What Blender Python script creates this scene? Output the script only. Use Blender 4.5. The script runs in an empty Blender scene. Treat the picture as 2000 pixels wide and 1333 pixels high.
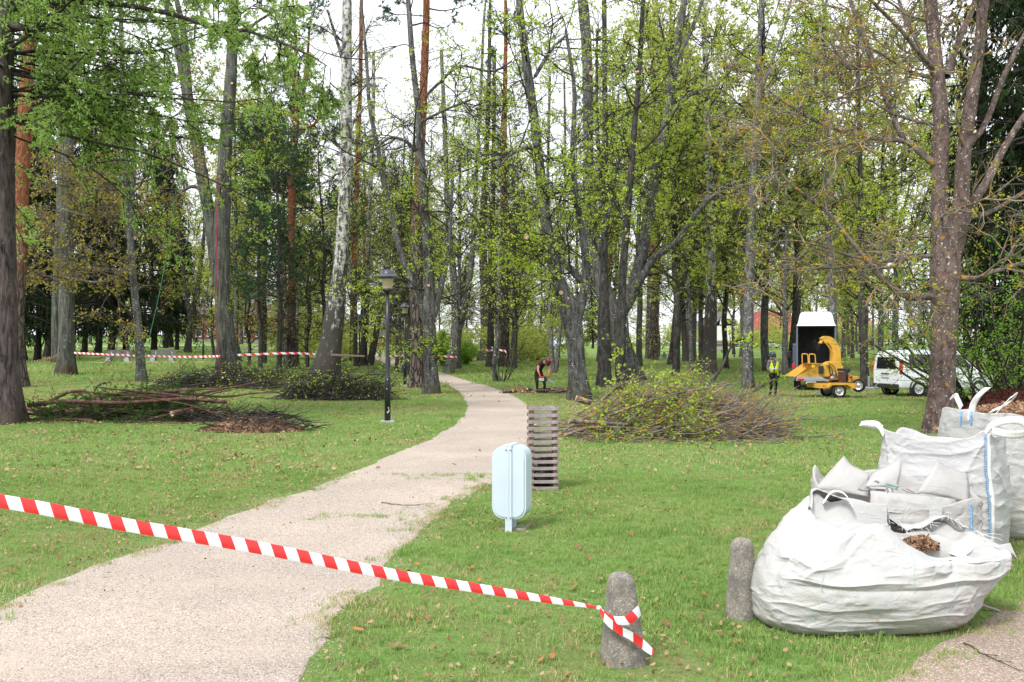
import bpy, bmesh, math, random
import numpy as np
from mathutils import Vector, Matrix

# ------------------------------------------------------------------ camera, sky, sun, exposure
SC = bpy.context.scene
COL = SC.collection
CAM_H = 2.1            # eye height
F = 1944.0             # focal length in pixels of the 2000 px wide picture (35 mm on a 36 mm sensor)
HOR = 671.0            # row of the horizon
cam_data = bpy.data.cameras.new('camera')
cam_data.lens = 35.0; cam_data.sensor_width = 36.0
cam_data.shift_y = 0.00225
cam_data.clip_start = 0.05; cam_data.clip_end = 3000
cam = bpy.data.objects.new('camera', cam_data); COL.objects.link(cam)
cam.location = (0, 0, CAM_H); cam.rotation_euler = (math.pi/2, 0, 0)
SC.camera = cam

SUN_EL, SUN_AZ = math.radians(52), math.radians(215)     # azimuth clockwise from +Y: behind the camera, to the left
world = bpy.data.worlds.new('World'); SC.world = world; world.use_nodes = True
wn, wl = world.node_tree.nodes, world.node_tree.links
wn.clear()
w_out = wn.new('ShaderNodeOutputWorld'); w_bg = wn.new('ShaderNodeBackground')
w_sky = wn.new('ShaderNodeTexSky'); w_sky.sky_type = 'NISHITA'; w_sky.sun_disc = False
w_sky.sun_elevation = SUN_EL; w_sky.sun_rotation = SUN_AZ
w_sky.air_density = 1.0; w_sky.dust_density = 3.0
w_hs = wn.new('ShaderNodeHueSaturation'); w_hs.inputs['Saturation'].default_value = 0.35
w_mix = wn.new('ShaderNodeMix'); w_mix.data_type = 'RGBA'
w_tc = wn.new('ShaderNodeTexCoord'); w_no = wn.new('ShaderNodeTexNoise')
w_no.inputs['Scale'].default_value = 2.2; w_no.inputs['Detail'].default_value = 5
w_cr = wn.new('ShaderNodeValToRGB')
w_cr.color_ramp.elements[0].position = 0.30; w_cr.color_ramp.elements[0].color = (0.75, 0.75, 0.75, 1)
w_cr.color_ramp.elements[1].position = 0.60; w_cr.color_ramp.elements[1].color = (0.97, 0.97, 0.97, 1)
wl.new(w_tc.outputs['Generated'], w_no.inputs['Vector']); wl.new(w_no.outputs['Fac'], w_cr.inputs['Fac'])
wl.new(w_cr.outputs['Color'], w_mix.inputs['Factor'])
wl.new(w_sky.outputs['Color'], w_hs.inputs['Color']); wl.new(w_hs.outputs['Color'], w_mix.inputs['A'])
w_mix.inputs['B'].default_value = (7.6, 7.8, 8.3, 1)      # thin bright overcast
wl.new(w_mix.outputs['Result'], w_bg.inputs['Color']); w_bg.inputs['Strength'].default_value = 0.125
wl.new(w_bg.outputs['Background'], w_out.inputs['Surface'])

sun_data = bpy.data.lights.new('sun', 'SUN'); sun_data.energy = 2.4; sun_data.angle = math.radians(14)
sun_data.color = (1.0, 0.975, 0.94)
sun = bpy.data.objects.new('sun', sun_data); COL.objects.link(sun)
_sd = Vector((math.sin(SUN_AZ)*math.cos(SUN_EL), math.cos(SUN_AZ)*math.cos(SUN_EL), math.sin(SUN_EL)))
sun.rotation_euler = _sd.to_track_quat('Z', 'Y').to_euler()
sun.location = (-20, -30, 60)

SC.view_settings.view_transform = 'Standard'; SC.view_settings.look = 'None'
SC.view_settings.exposure = 0.72; SC.view_settings.gamma = 1.0
SC.view_settings.use_curve_mapping = False
SC.render.engine = 'CYCLES'
cy = SC.cycles
cy.max_bounces = 4; cy.diffuse_bounces = 2; cy.glossy_bounces = 2; cy.transmission_bounces = 4
cy.transparent_max_bounces = 8; cy.caustics_reflective = False; cy.caustics_refractive = False
cy.use_denoising = True
cy.use_adaptive_sampling = True; cy.adaptive_threshold = 0.02
SC.render.use_persistent_data = False

# ------------------------------------------------------------------ numbers
RNG = np.random.default_rng(11)
random.seed(5)

def sstep(a, b, x):
    t = np.clip((np.asarray(x, float)-a)/(b-a), 0, 1); return t*t*(3-2*t)

def terrain(X, Y):
    X = np.asarray(X, float); Y = np.asarray(Y, float)
    u = X/np.maximum(Y, 1.0)
    t = sstep(-0.16, -0.31, u)
    yc = np.minimum(Y, 270.0)
    zl = 0.018*np.maximum(0, yc-32.0); zc = 0.0085*np.maximum(0, yc-46.0)
    return zl*t + zc*(1-t)

def ground_px(px, py):
    """the point of the ground seen at that place of the picture"""
    u = (px-1000.0)/F; v = (py-HOR)/F
    lo, hi = 2.0, 600.0
    for _ in range(60):
        m = 0.5*(lo+hi)
        if CAM_H - v*m > float(terrain(u*m, m)): lo = m
        else: hi = m
    return np.array([u*lo, lo, float(terrain(u*lo, lo))])

def at(px, py, d):
    return np.array([(px-1000.0)/F*d, d, CAM_H-(py-HOR)/F*d])

def on_ground(px, d):
    x = (px-1000.0)/F*d
    return np.array([x, d, float(terrain(x, d))])

def unit(a):
    return a/np.maximum(np.linalg.norm(a, axis=-1, keepdims=True), 1e-9)

def _hash(ix, iy, iz, seed):
    h = (ix*374761393 + iy*668265263 + iz*2147483647 + seed*974711) & 0xffffffff
    h = ((h ^ (h >> 13))*1274126177) & 0xffffffff
    h = (h ^ (h >> 16)) & 0xffffffff
    return h/4294967295.0

def vnoise(P, seed=0):
    P = np.asarray(P, float); I = np.floor(P).astype(np.int64); f = P-I; f = f*f*(3-2*f)
    r = np.zeros(P.shape[:-1])
    for dx in (0, 1):
        for dy in (0, 1):
            for dz in (0, 1):
                w = (f[..., 0] if dx else 1-f[..., 0])*(f[..., 1] if dy else 1-f[..., 1])*(f[..., 2] if dz else 1-f[..., 2])
                r += w*_hash(I[..., 0]+dx, I[..., 1]+dy, I[..., 2]+dz, seed)
    return r*2-1

def fbm(P, seed=0, oct=3):
    r = 0; a = 1.0; s = 0
    P = np.asarray(P, float)
    for o in range(oct):
        r = r+a*vnoise(P*(2.03**o), seed+o*17); s += a; a *= 0.5
    return r/s

def spline(P, n):
    """Catmull-Rom through the rows of P, n rows out"""
    P = np.asarray(P, float)
    if len(P) == 2:
        t = np.linspace(0, 1, n)[:, None]; return P[0]*(1-t)+P[1]*t
    L = np.concatenate([[0], np.cumsum(np.linalg.norm(np.diff(P[:, :3], axis=0), axis=1))])
    q = np.vstack([2*P[0]-P[1], P, 2*P[-1]-P[-2]])
    out = []
    for s in np.linspace(0, L[-1], n):
        i = min(np.searchsorted(L, s, side='right')-1, len(P)-2)
        t = (s-L[i])/max(L[i+1]-L[i], 1e-9)
        a, b, c, d = q[i], q[i+1], q[i+2], q[i+3]
        out.append(0.5*((2*b)+(c-a)*t+(2*a-5*b+4*c-d)*t*t+(3*b-3*c+d-a)*t**3))
    return np.array(out)

# ------------------------------------------------------------------ meshes
def mesh_data(name, V, Fs, mats=(), midx=None, smooth=False):
    """V (n,3); Fs a list of integer arrays, each (m,k)"""
    me = bpy.data.meshes.new(name)
    V = np.asarray(V, np.float32).reshape(-1, 3)
    if isinstance(Fs, np.ndarray): Fs = [Fs]
    Fs = [np.asarray(f, np.int32) for f in Fs if len(f)]
    nl = sum(f.size for f in Fs); nf = sum(len(f) for f in Fs)
    me.vertices.add(len(V)); me.vertices.foreach_set('co', V.ravel())
    if nf:
        me.loops.add(nl); me.polygons.add(nf)
        me.loops.foreach_set('vertex_index', np.concatenate([f.ravel() for f in Fs]))
        st = []; o = 0
        for f in Fs:
            st.append(o+np.arange(len(f))*f.shape[1]); o += f.size
        me.polygons.foreach_set('loop_start', np.concatenate(st).astype(np.int32))
        if midx is not None: me.polygons.foreach_set('material_index', np.asarray(midx, np.int32))
        me.polygons.foreach_set('use_smooth', np.full(nf, bool(smooth)))
    for m in mats: me.materials.append(m)
    me.update(calc_edges=True)
    return me

def link(name, me, parent=None, loc=None):
    o = bpy.data.objects.new(name, me); COL.objects.link(o)
    if parent is not None: o.parent = parent
    if loc is not None: o.location = loc
    return o

def tag(o, label=None, cat=None, group=None, kind=None):
    if label: o['label'] = label
    if cat: o['category'] = cat
    if group: o['group'] = group
    if kind: o['kind'] = kind
    return o

def thing(name, label, cat, loc=(0, 0, 0), rz=0.0, group=None):
    o = bpy.data.objects.new(name, None); COL.objects.link(o)
    o.empty_display_size = 0.2
    o.location = loc; o.rotation_euler = (0, 0, rz)
    return tag(o, label, cat, group)

class MB:
    """collects shapes into one mesh"""
    def __init__(s): s.V = []; s.Q = []; s.T = []; s.n = 0; s.P = []
    def add(s, V, Q=None, T=None):
        V = np.asarray(V, float).reshape(-1, 3)
        if Q is not None and len(Q): s.Q.append(np.asarray(Q)+s.n)
        if T is not None and len(T): s.T.append(np.asarray(T)+s.n)
        s.V.append(V); s.n += len(V); return s
    def poly(s, V):
        V = np.asarray(V, float); s.P.append(np.arange(len(V))+s.n); s.V.append(V); s.n += len(V); return s
    def data(s, name, mat, smooth=False):
        V = np.concatenate(s.V) if s.V else np.zeros((0, 3))
        Fs = []
        if s.Q: Fs.append(np.concatenate(s.Q))
        if s.T: Fs.append(np.concatenate(s.T))
        for p in s.P: Fs.append(p[None, :])
        return mesh_data(name, V, Fs, [mat] if mat else [], None, smooth)
    def build(s, name, mat, parent=None, loc=None, smooth=False):
        return link(name, s.data(name, mat, smooth), parent, loc)
    # shapes
    def tube(s, path, rad, sides=8, cap=True):
        V, Q = tubes(np.asarray(path, float)[None], np.asarray(rad, float)[None], sides)
        T = []
        n0 = len(V); m = len(path)
        if cap:
            c0 = np.asarray(path[0]); c1 = np.asarray(path[-1])
            V = np.vstack([V, c0, c1])
            for k in range(sides):
                T.append((n0, (k+1) % sides, k)); b = (m-1)*sides
                T.append((n0+1, b+k, b+(k+1) % sides))
        return s.add(V, Q, np.array(T) if T else None)
    def box(s, c, size, rot=None, taper=1.0):
        hx, hy, hz = np.asarray(size, float)/2
        V = np.array([[x*hx*(taper if z > 0 else 1), y*hy*(taper if z > 0 else 1), z*hz] for z in (-1, 1) for y in (-1, 1) for x in (-1, 1)])
        if rot is not None: V = V @ np.array(rot).T
        Q = np.array([[0, 2, 3, 1], [4, 5, 7, 6], [0, 1, 5, 4], [2, 6, 7, 3], [0, 4, 6, 2], [1, 3, 7, 5]])
        return s.add(V+np.asarray(c, float), Q)
    def lathe(s, prof, c=(0, 0, 0), sides=24, axis='z', rot=None):
        """prof rows (radius, height)"""
        prof = np.asarray(prof, float); m = len(prof)
        a = np.linspace(0, 2*math.pi, sides, endpoint=False)
        V = np.stack([np.outer(prof[:, 0], np.cos(a)), np.outer(prof[:, 0], np.sin(a)), np.repeat(prof[:, 1:2], sides, 1)], -1).reshape(-1, 3)
        if axis == 'x': V = V[:, [2, 0, 1]]
        if axis == 'y': V = V[:, [1, 2, 0]]
        if rot is not None: V = V @ np.array(rot).T
        i = np.arange(m-1)[:, None]*sides; k = np.arange(sides)[None]; k2 = (k+1) % sides
        Q = np.stack([i+k, i+k2, i+sides+k2, i+sides+k], -1).reshape(-1, 4)
        return s.add(V+np.asarray(c, float), Q)
    def prism(s, prof, y0, y1, axis='y'):
        """closed outline rows (a,b) swept between y0 and y1; axis y: (x,z), axis x: (y,z), axis z: (x,y)"""
        p = np.asarray(prof, float); n = len(p)
        def lift(y):
            if axis == 'y': return np.stack([p[:, 0], np.full(n, y), p[:, 1]], -1)
            if axis == 'x': return np.stack([np.full(n, y), p[:, 0], p[:, 1]], -1)
            return np.stack([p[:, 0], p[:, 1], np.full(n, y)], -1)
        A, B = lift(y0), lift(y1)
        k = np.arange(n); k2 = (k+1) % n
        s.add(np.vstack([A, B]), np.stack([k, k2, n+k2, n+k], -1))
        s.poly(A[::-1]); s.poly(B); return s

def bevel(o, w=0.01, seg=2, angle=40):
    m = o.modifiers.new('bevel', 'BEVEL'); m.width = w; m.segments = seg; m.limit_method = 'ANGLE'; m.angle_limit = math.radians(angle)
    return o

def part(parent, name, mat, mb, smooth=False, bev=0, seg=2, loc=None):
    o = mb.build(name, mat, parent, loc, smooth)
    if bev: bevel(o, bev, seg)
    return o

def B(): return MB()

def tubes(P, R, sides):
    """P (N,n,3) paths, R (N,n) radii -> verts, quads; vectorised over the paths"""
    P = np.asarray(P, float); N, n, _ = P.shape
    T = np.gradient(P, axis=1); T = unit(T)
    ref = np.where(np.abs(T[:, 0, 2:3]) > 0.9, np.array([[1.0, 0, 0]]), np.array([[0, 0, 1.0]]))
    nv = unit(np.cross(T[:, 0], ref))
    a = np.linspace(0, 2*math.pi, sides, endpoint=False)
    ca, sa = np.cos(a), np.sin(a)
    V = np.empty((N, n, sides, 3))
    for i in range(n):
        t = T[:, i]
        nv = unit(nv-(nv*t).sum(-1, keepdims=True)*t)
        b = np.cross(t, nv)
        V[:, i] = P[:, i, None, :]+R[:, i, None, None]*(nv[:, None, :]*ca[None, :, None]+b[:, None, :]*sa[None, :, None])
    k = np.arange(sides); k2 = (k+1) % sides
    base = (np.arange(N)*n*sides)[:, None, None]+(np.arange(n-1)*sides)[None, :, None]
    Q = np.stack([base+k, base+k2, base+sides+k2, base+sides+k], -1).reshape(-1, 4)
    return V.reshape(-1, 3), Q

def grow(st, dr, L, n, wob, trop, rng):
    N = len(st); P = np.empty((N, n, 3)); p = st.copy(); d = unit(dr); step = (np.asarray(L)/(n-1)).reshape(-1, 1)
    trop = np.asarray(trop, float).reshape(-1, 1) if np.ndim(trop) else trop
    for i in range(n):
        P[:, i] = p
        d = d+wob*rng.normal(size=(N, 3)); d[:, 2:3] += trop
        d = unit(d); p = p+d*step
    return P

def spawn(P, k, t0, t1, a0, a1, rng, R=None):
    """k children on each path -> starts, dirs, parent index, position along it"""
    N, n, _ = P.shape
    idx = np.repeat(np.arange(N), k); t = rng.uniform(t0, t1, N*k)
    f = t*(n-1); i = np.minimum(f.astype(int), n-2); w = (f-i)[:, None]
    a, b = P[idx, i], P[idx, i+1]
    st = a*(1-w)+b*w; tan = unit(b-a)
    v = rng.normal(size=(N*k, 3)); v = unit(v-(v*tan).sum(-1, keepdims=True)*tan)
    an = np.radians(rng.uniform(a0, a1, N*k))[:, None]
    return st, tan*np.cos(an)+v*np.sin(an), idx, t

def rhombs(C, size, rng, asp=0.7, flat=0.0, U=None):
    """leaf shaped quads round the points C"""
    N = len(C); size = np.broadcast_to(size, (N,)).reshape(-1, 1)
    if U is None: U = rng.normal(size=(N, 3)); U[:, 2] *= (1-flat)
    U = unit(U); W = unit(np.cross(U, rng.normal(size=(N, 3))))
    a, b = U*size*0.5, W*size*0.5*asp
    V = np.stack([C-a, C+b-a*0.15, C+a, C-b-a*0.15], 1).reshape(-1, 3)
    return V, np.arange(N*4).reshape(N, 4)
# ------------------------------------------------------------------ materials
def new_mat(name):
    m = bpy.data.materials.new(name); m.use_nodes = True
    nt = m.node_tree; b = nt.nodes['Principled BSDF']
    return m, nt.nodes, nt.links, b

def c4(c): return (c[0], c[1], c[2], 1.0)

def ramp(N, stops):
    r = N.new('ShaderNodeValToRGB'); e = r.color_ramp.elements
    while len(e) < len(stops): e.new(0.5)
    for i, (p, c) in enumerate(stops):
        e[i].position = p; e[i].color = c4(c) if np.ndim(c) else (c, c, c, 1)
    return r

def noise(N, L, vec, scale, detail=3, rough=0.55, dist=0.0):
    n = N.new('ShaderNodeTexNoise'); n.inputs['Scale'].default_value = scale
    n.inputs['Detail'].default_value = detail; n.inputs['Roughness'].default_value = rough
    n.inputs['Distortion'].default_value = dist
    if vec is not None: L.new(vec, n.inputs['Vector'])
    return n

def mapping(N, L, vec, scale=(1, 1, 1), rot=(0, 0, 0)):
    m = N.new('ShaderNodeMapping'); m.inputs['Scale'].default_value = scale; m.inputs['Rotation'].default_value = rot
    L.new(vec, m.inputs['Vector']); return m.outputs['Vector']

def mix(N, L, fac, a, b, mode='MIX'):
    m = N.new('ShaderNodeMix'); m.data_type = 'RGBA'; m.blend_type = mode
    for sock, v in (('Factor', fac), ('A', a), ('B', b)):
        if hasattr(v, 'links') or hasattr(v, 'is_linked'): L.new(v, m.inputs[sock])
        elif sock == 'Factor': m.inputs[sock].default_value = v
        else: m.inputs[sock].default_value = c4(v)
    return m.outputs['Result']

def bump(N, L, h, bsdf, strength=0.5, dist=0.02):
    b = N.new('ShaderNodeBump'); b.inputs['Strength'].default_value = strength; b.inputs['Distance'].default_value = dist
    L.new(h, b.inputs['Height']); L.new(b.outputs['Normal'], bsdf.inputs['Normal']); return b

def simple(name, col, rough=0.6, metal=0.0, var=0.12, vscale=6.0, bmp=0.0, spec=0.3, wear=None):
    """a painted or plain surface with slight unevenness"""
    m, N, L, b = new_mat(name)
    tc = N.new('ShaderNodeTexCoord'); n = noise(N, L, tc.outputs['Object'], vscale, 4, 0.6)
    lo = tuple(max(0, c*(1-var)) for c in col); hi = tuple(min(1, c*(1+var)) for c in col)
    r = ramp(N, [(0.3, lo), (0.7, hi)]); L.new(n.outputs['Fac'], r.inputs['Fac'])
    out = r.outputs['Color']
    if wear:
        n2 = noise(N, L, tc.outputs['Object'], vscale*3.1, 5, 0.7); r2 = ramp(N, [(wear[1], 0.0), (wear[1]+0.06, 1.0)])
        L.new(n2.outputs['Fac'], r2.inputs['Fac']); out = mix(N, L, r2.outputs['Color'], out, wear[0])
    L.new(out, b.inputs['Base Color'])
    b.inputs['Roughness'].default_value = rough; b.inputs['Metallic'].default_value = metal
    b.inputs['Specular IOR Level'].default_value = spec
    if bmp: bump(N, L, n.outputs['Fac'], b, 0.6, bmp)
    return m

def bark(name, dark, light, spot=None, spot_amt=0.62, spot_scale=9.0, vs=7.0, stretch=0.22, depth=0.05, plates=False, upper=None, uz=(4, 9), moss=None, spot2=None):
    m, N, L, b = new_mat(name)
    tc = N.new('ShaderNodeTexCoord'); oc = tc.outputs['Object']
    v = mapping(N, L, oc, (1, 1, stretch))
    if plates:
        vo = N.new('ShaderNodeTexVoronoi'); vo.feature = 'DISTANCE_TO_EDGE'; vo.inputs['Scale'].default_value = vs
        nd = noise(N, L, v, 9.0, 3); vv = mix(N, L, 0.12, v, nd.outputs['Color']); L.new(vv, vo.inputs['Vector'])
        r = ramp(N, [(0.0, dark), (0.06, tuple(0.5*(a+c) for a, c in zip(dark, light))), (0.2, light)])
        L.new(vo.outputs['Distance'], r.inputs['Fac']); h = vo.outputs['Distance']
        fine = noise(N, L, oc, 30, 3); col = mix(N, L, 0.35, r.outputs['Color'], fine.outputs['Color'], 'OVERLAY')
        r3 = ramp(N, [(0.0, 0.0), (0.16, 1.0)]); L.new(h, r3.inputs['Fac']); h = r3.outputs['Color']
    else:
        n = noise(N, L, v, vs, 5, 0.65, 0.4)
        r = ramp(N, [(0.33, dark), (0.66, light)]); L.new(n.outputs['Fac'], r.inputs['Fac'])
        col = r.outputs['Color']; h = n.outputs['Fac']
    big = noise(N, L, oc, 0.9, 3); rb = ramp(N, [(0.35, (0.72, 0.72, 0.72)), (0.65, (1.15, 1.12, 1.05))]); L.new(big.outputs['Fac'], rb.inputs['Fac'])
    col = mix(N, L, 0.8, col, rb.outputs['Color'], 'MULTIPLY')
    if upper:
        sx = N.new('ShaderNodeSeparateXYZ'); L.new(oc, sx.inputs[0])
        nz = noise(N, L, oc, 1.6, 3)
        ad = N.new('ShaderNodeMath'); ad.operation = 'MULTIPLY_ADD'; ad.inputs[1].default_value = 3.0
        L.new(nz.outputs['Fac'], ad.inputs[0]); L.new(sx.outputs['Z'], ad.inputs[2])
        mr = N.new('ShaderNodeMapRange'); mr.inputs['From Min'].default_value = uz[0]+1.5; mr.inputs['From Max'].default_value = uz[1]+1.5
        L.new(ad.outputs[0], mr.inputs['Value'])
        n4 = noise(N, L, mapping(N, L, oc, (1, 1, 0.5)), 11, 4); ru = ramp(N, [(0.35, tuple(c*0.55 for c in upper)), (0.65, upper)]); L.new(n4.outputs['Fac'], ru.inputs['Fac'])
        col = mix(N, L, mr.outputs['Result'], col, ru.outputs['Color'])
    if spot:
        n3 = noise(N, L, oc, spot_scale, 4, 0.6); r2 = ramp(N, [(spot_amt, 0.0), (spot_amt+0.05, 1.0)])
        L.new(n3.outputs['Fac'], r2.inputs['Fac']); col = mix(N, L, r2.outputs['Color'], col, spot)
    if spot2:
        n6 = noise(N, L, oc, spot2[1], 3, 0.5); r6 = ramp(N, [(spot2[2], 0.0), (spot2[2]+0.04, 0.9)])
        L.new(n6.outputs['Fac'], r6.inputs['Fac']); col = mix(N, L, r6.outputs['Color'], col, spot2[0])
    if moss:
        n5 = noise(N, L, oc, 2.3, 4); sx2 = N.new('ShaderNodeSeparateXYZ'); L.new(oc, sx2.inputs[0])
        ma = N.new('ShaderNodeMath'); ma.operation = 'MULTIPLY_ADD'; ma.inputs[1].default_value = -0.22; L.new(sx2.outputs['Z'], ma.inputs[0]); L.new(n5.outputs['Fac'], ma.inputs[2])
        r5 = ramp(N, [(0.30, 0.0), (0.48, 0.75)]); L.new(ma.outputs[0], r5.inputs['Fac']); col = mix(N, L, r5.outputs['Color'], col, moss)
    L.new(col, b.inputs['Base Color']); b.inputs['Roughness'].default_value = 0.9; b.inputs['Specular IOR Level'].default_value = 0.15
    bump(N, L, h, b, 0.9, depth)
    return m

def birch_bark(name):
    m, N, L, b = new_mat(name)
    tc = N.new('ShaderNodeTexCoord'); oc = tc.outputs['Object']
    n = noise(N, L, mapping(N, L, oc, (1, 1, 3.5)), 2.6, 5, 0.65)
    n2 = noise(N, L, mapping(N, L, oc, (1.0, 1.0, 0.45)), 5.0, 5, 0.7)
    sx = N.new('ShaderNodeSeparateXYZ'); L.new(oc, sx.inputs[0])
    mr = N.new('ShaderNodeMapRange'); mr.inputs['From Min'].default_value = 0.0; mr.inputs['From Max'].default_value = 7.0
    mr.inputs['To Min'].default_value = 0.22; mr.inputs['To Max'].default_value = -0.01
    L.new(sx.outputs['Z'], mr.inputs['Value'])
    ad = N.new('ShaderNodeMath'); L.new(n2.outputs['Fac'], ad.inputs[0]); L.new(mr.outputs['Result'], ad.inputs[1])
    r = ramp(N, [(0.44, (0.52, 0.51, 0.48)), (0.56, (0.05, 0.042, 0.036))]); L.new(ad.outputs[0], r.inputs['Fac'])
    r2 = ramp(N, [(0.545, 0.0), (0.59, 0.9)]); L.new(n.outputs['Fac'], r2.inputs['Fac'])
    col = mix(N, L, r2.outputs['Color'], r.outputs['Color'], (0.06, 0.05, 0.045))
    L.new(col, b.inputs['Base Color']); b.inputs['Roughness'].default_value = 0.8
    bump(N, L, ad.outputs[0], b, 0.8, -0.05)
    return m

def leaf_mat(name, c1, c2, trans=0.35, nscale=0.8, c3=None):
    """thin leaves: diffuse and translucent, the tone drifting through the crown"""
    m, N, L, b = new_mat(name); N.remove(b)
    out = N['Material Output']
    tc = N.new('ShaderNodeTexCoord'); oi = N.new('ShaderNodeObjectInfo')
    ge = N.new('ShaderNodeNewGeometry')
    n = noise(N, L, ge.outputs['Position'], nscale, 3); n2 = noise(N, L, ge.outputs['Position'], nscale*14, 1)
    a = N.new('ShaderNodeMath'); a.operation = 'MULTIPLY_ADD'; a.inputs[1].default_value = 0.5
    L.new(n2.outputs['Fac'], a.inputs[0]); 
    a2 = N.new('ShaderNodeMath'); a2.operation = 'MULTIPLY_ADD'; a2.inputs[1].default_value = 0.7; a2.inputs[2].default_value = -0.12
    L.new(n.outputs['Fac'], a2.inputs[0]); L.new(a2.outputs[0], a.inputs[2])
    st = [(0.25, c1), (0.75, c2)] if c3 is None else [(0.25, c1), (0.6, c2), (0.8, c3)]
    r = ramp(N, st); L.new(a.outputs[0], r.inputs['Fac'])
    d = N.new('ShaderNodeBsdfDiffuse'); t = N.new('ShaderNodeBsdfTranslucent'); mx = N.new('ShaderNodeMixShader')
    mx.inputs['Fac'].default_value = trans
    L.new(r.outputs['Color'], d.inputs['Color']); L.new(r.outputs['Color'], t.inputs['Color'])
    L.new(d.outputs[0], mx.inputs[1]); L.new(t.outputs[0], mx.inputs[2]); L.new(mx.outputs[0], out.inputs['Surface'])
    return m

M = {}
M['bark_linden'] = bark('bark_linden', (0.026, 0.024, 0.024), (0.165, 0.162, 0.162), (0.42, 0.43, 0.43), 0.62, 13, 9, 0.22, 0.06, moss=(0.05, 0.05, 0.025))
M['bark_oak'] = bark('bark_oak', (0.030, 0.030, 0.027), (0.155, 0.157, 0.14), (0.29, 0.31, 0.265), 0.63, 9, 11, 0.10, 0.07, moss=(0.06, 0.04, 0.02))
M['bark_grey'] = bark('bark_grey', (0.038, 0.037, 0.037), (0.185, 0.182, 0.182), (0.44, 0.45, 0.45), 0.60, 11, 9, 0.4, 0.03, moss=(0.07, 0.07, 0.035))
M['bark_dark'] = bark('bark_dark', (0.018, 0.016, 0.016), (0.098, 0.091, 0.087), (0.32, 0.32, 0.31), 0.65, 13, 9, 0.3, 0.04)
M['bark_larch'] = bark('bark_larch', (0.025, 0.019, 0.021), (0.15, 0.12, 0.12), (0.30, 0.27, 0.26), 0.66, 14, 12, 0.2, 0.10, moss=(0.08, 0.06, 0.05))
M['bark_pine'] = bark('bark_pine', (0.02, 0.016, 0.016), (0.155, 0.125, 0.115), None, vs=7, stretch=0.28, depth=0.08, plates=True, upper=(0.27, 0.115, 0.06), uz=(6.5, 11))
M['bark_pine_low'] = bark('bark_pine_low', (0.035, 0.026, 0.025), (0.15, 0.115, 0.107), None, vs=6, stretch=0.3, depth=0.06, plates=True, upper=(0.28, 0.11, 0.058), uz=(3.5, 7.5))
M['bark_spruce'] = bark('bark_spruce', (0.014, 0.011, 0.010), (0.05, 0.042, 0.036), None, vs=8, stretch=0.4, depth=0.04)
M['bark_maple'] = bark('bark_maple', (0.06, 0.042, 0.038), (0.215, 0.158, 0.147), (0.56, 0.53, 0.50), 0.615, 17, 10, 0.5, 0.04, spot2=((0.40, 0.19, 0.04), 6.0, 0.66))
M['bark_birch'] = birch_bark('bark_birch')
M['twig'] = bark('twig', (0.016, 0.014, 0.013), (0.075, 0.068, 0.06), None, vs=3, stretch=1, depth=0.0)
M['twig_lichen'] = bark('twig_lichen', (0.10, 0.085, 0.072), (0.29, 0.25, 0.215), (0.44, 0.27, 0.05), 0.55, 5.0, 3, 1, 0.0)
M['twig_grey'] = bark('twig_grey', (0.06, 0.05, 0.045), (0.2, 0.17, 0.15), None, vs=3, stretch=1, depth=0.0)
M['limb_lichen'] = bark('limb_lichen', (0.05, 0.04, 0.036), (0.24, 0.2, 0.185), (0.44, 0.235, 0.035), 0.565, 5, 9, 0.6, 0.02)
M['cut_wood'] = simple('cut_wood', (0.62, 0.42, 0.26), 0.8, var=0.2, vscale=20)
M['leaf_linden'] = leaf_mat('leaf_linden', (0.27, 0.385, 0.035), (0.56, 0.70, 0.10), 0.45, 0.5)
M['leaf_young'] = leaf_mat('leaf_young', (0.28, 0.34, 0.045), (0.52, 0.58, 0.11), 0.45, 0.4)
M['leaf_bush'] = leaf_mat('leaf_bush', (0.12, 0.25, 0.03), (0.30, 0.48, 0.065), 0.4, 0.9)
M['leaf_bronze'] = leaf_mat('leaf_bronze', (0.20, 0.165, 0.035), (0.40, 0.33, 0.08), 0.4, 0.7, (0.34, 0.37, 0.09))
M['leaf_larch'] = leaf_mat('leaf_larch', (0.24, 0.37, 0.075), (0.48, 0.65, 0.20), 0.5, 0.55)
M['leaf_pine'] = leaf_mat('leaf_pine', (0.045, 0.09, 0.05), (0.12, 0.20, 0.10), 0.25, 0.7)
M['leaf_spruce'] = leaf_mat('leaf_spruce', (0.010, 0.020, 0.009), (0.034, 0.058, 0.02), 0.12, 0.6)
M['bud_red'] = leaf_mat('bud_red', (0.16, 0.075, 0.045), (0.30, 0.15, 0.09), 0.3, 1.5)
M['bud_yellow'] = leaf_mat('bud_yellow', (0.30, 0.30, 0.04), (0.48, 0.44, 0.06), 0.4, 1.2)
M['far_leaf'] = leaf_mat('far_leaf', (0.34, 0.385, 0.085), (0.56, 0.59, 0.18), 0.45, 0.16)
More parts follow.
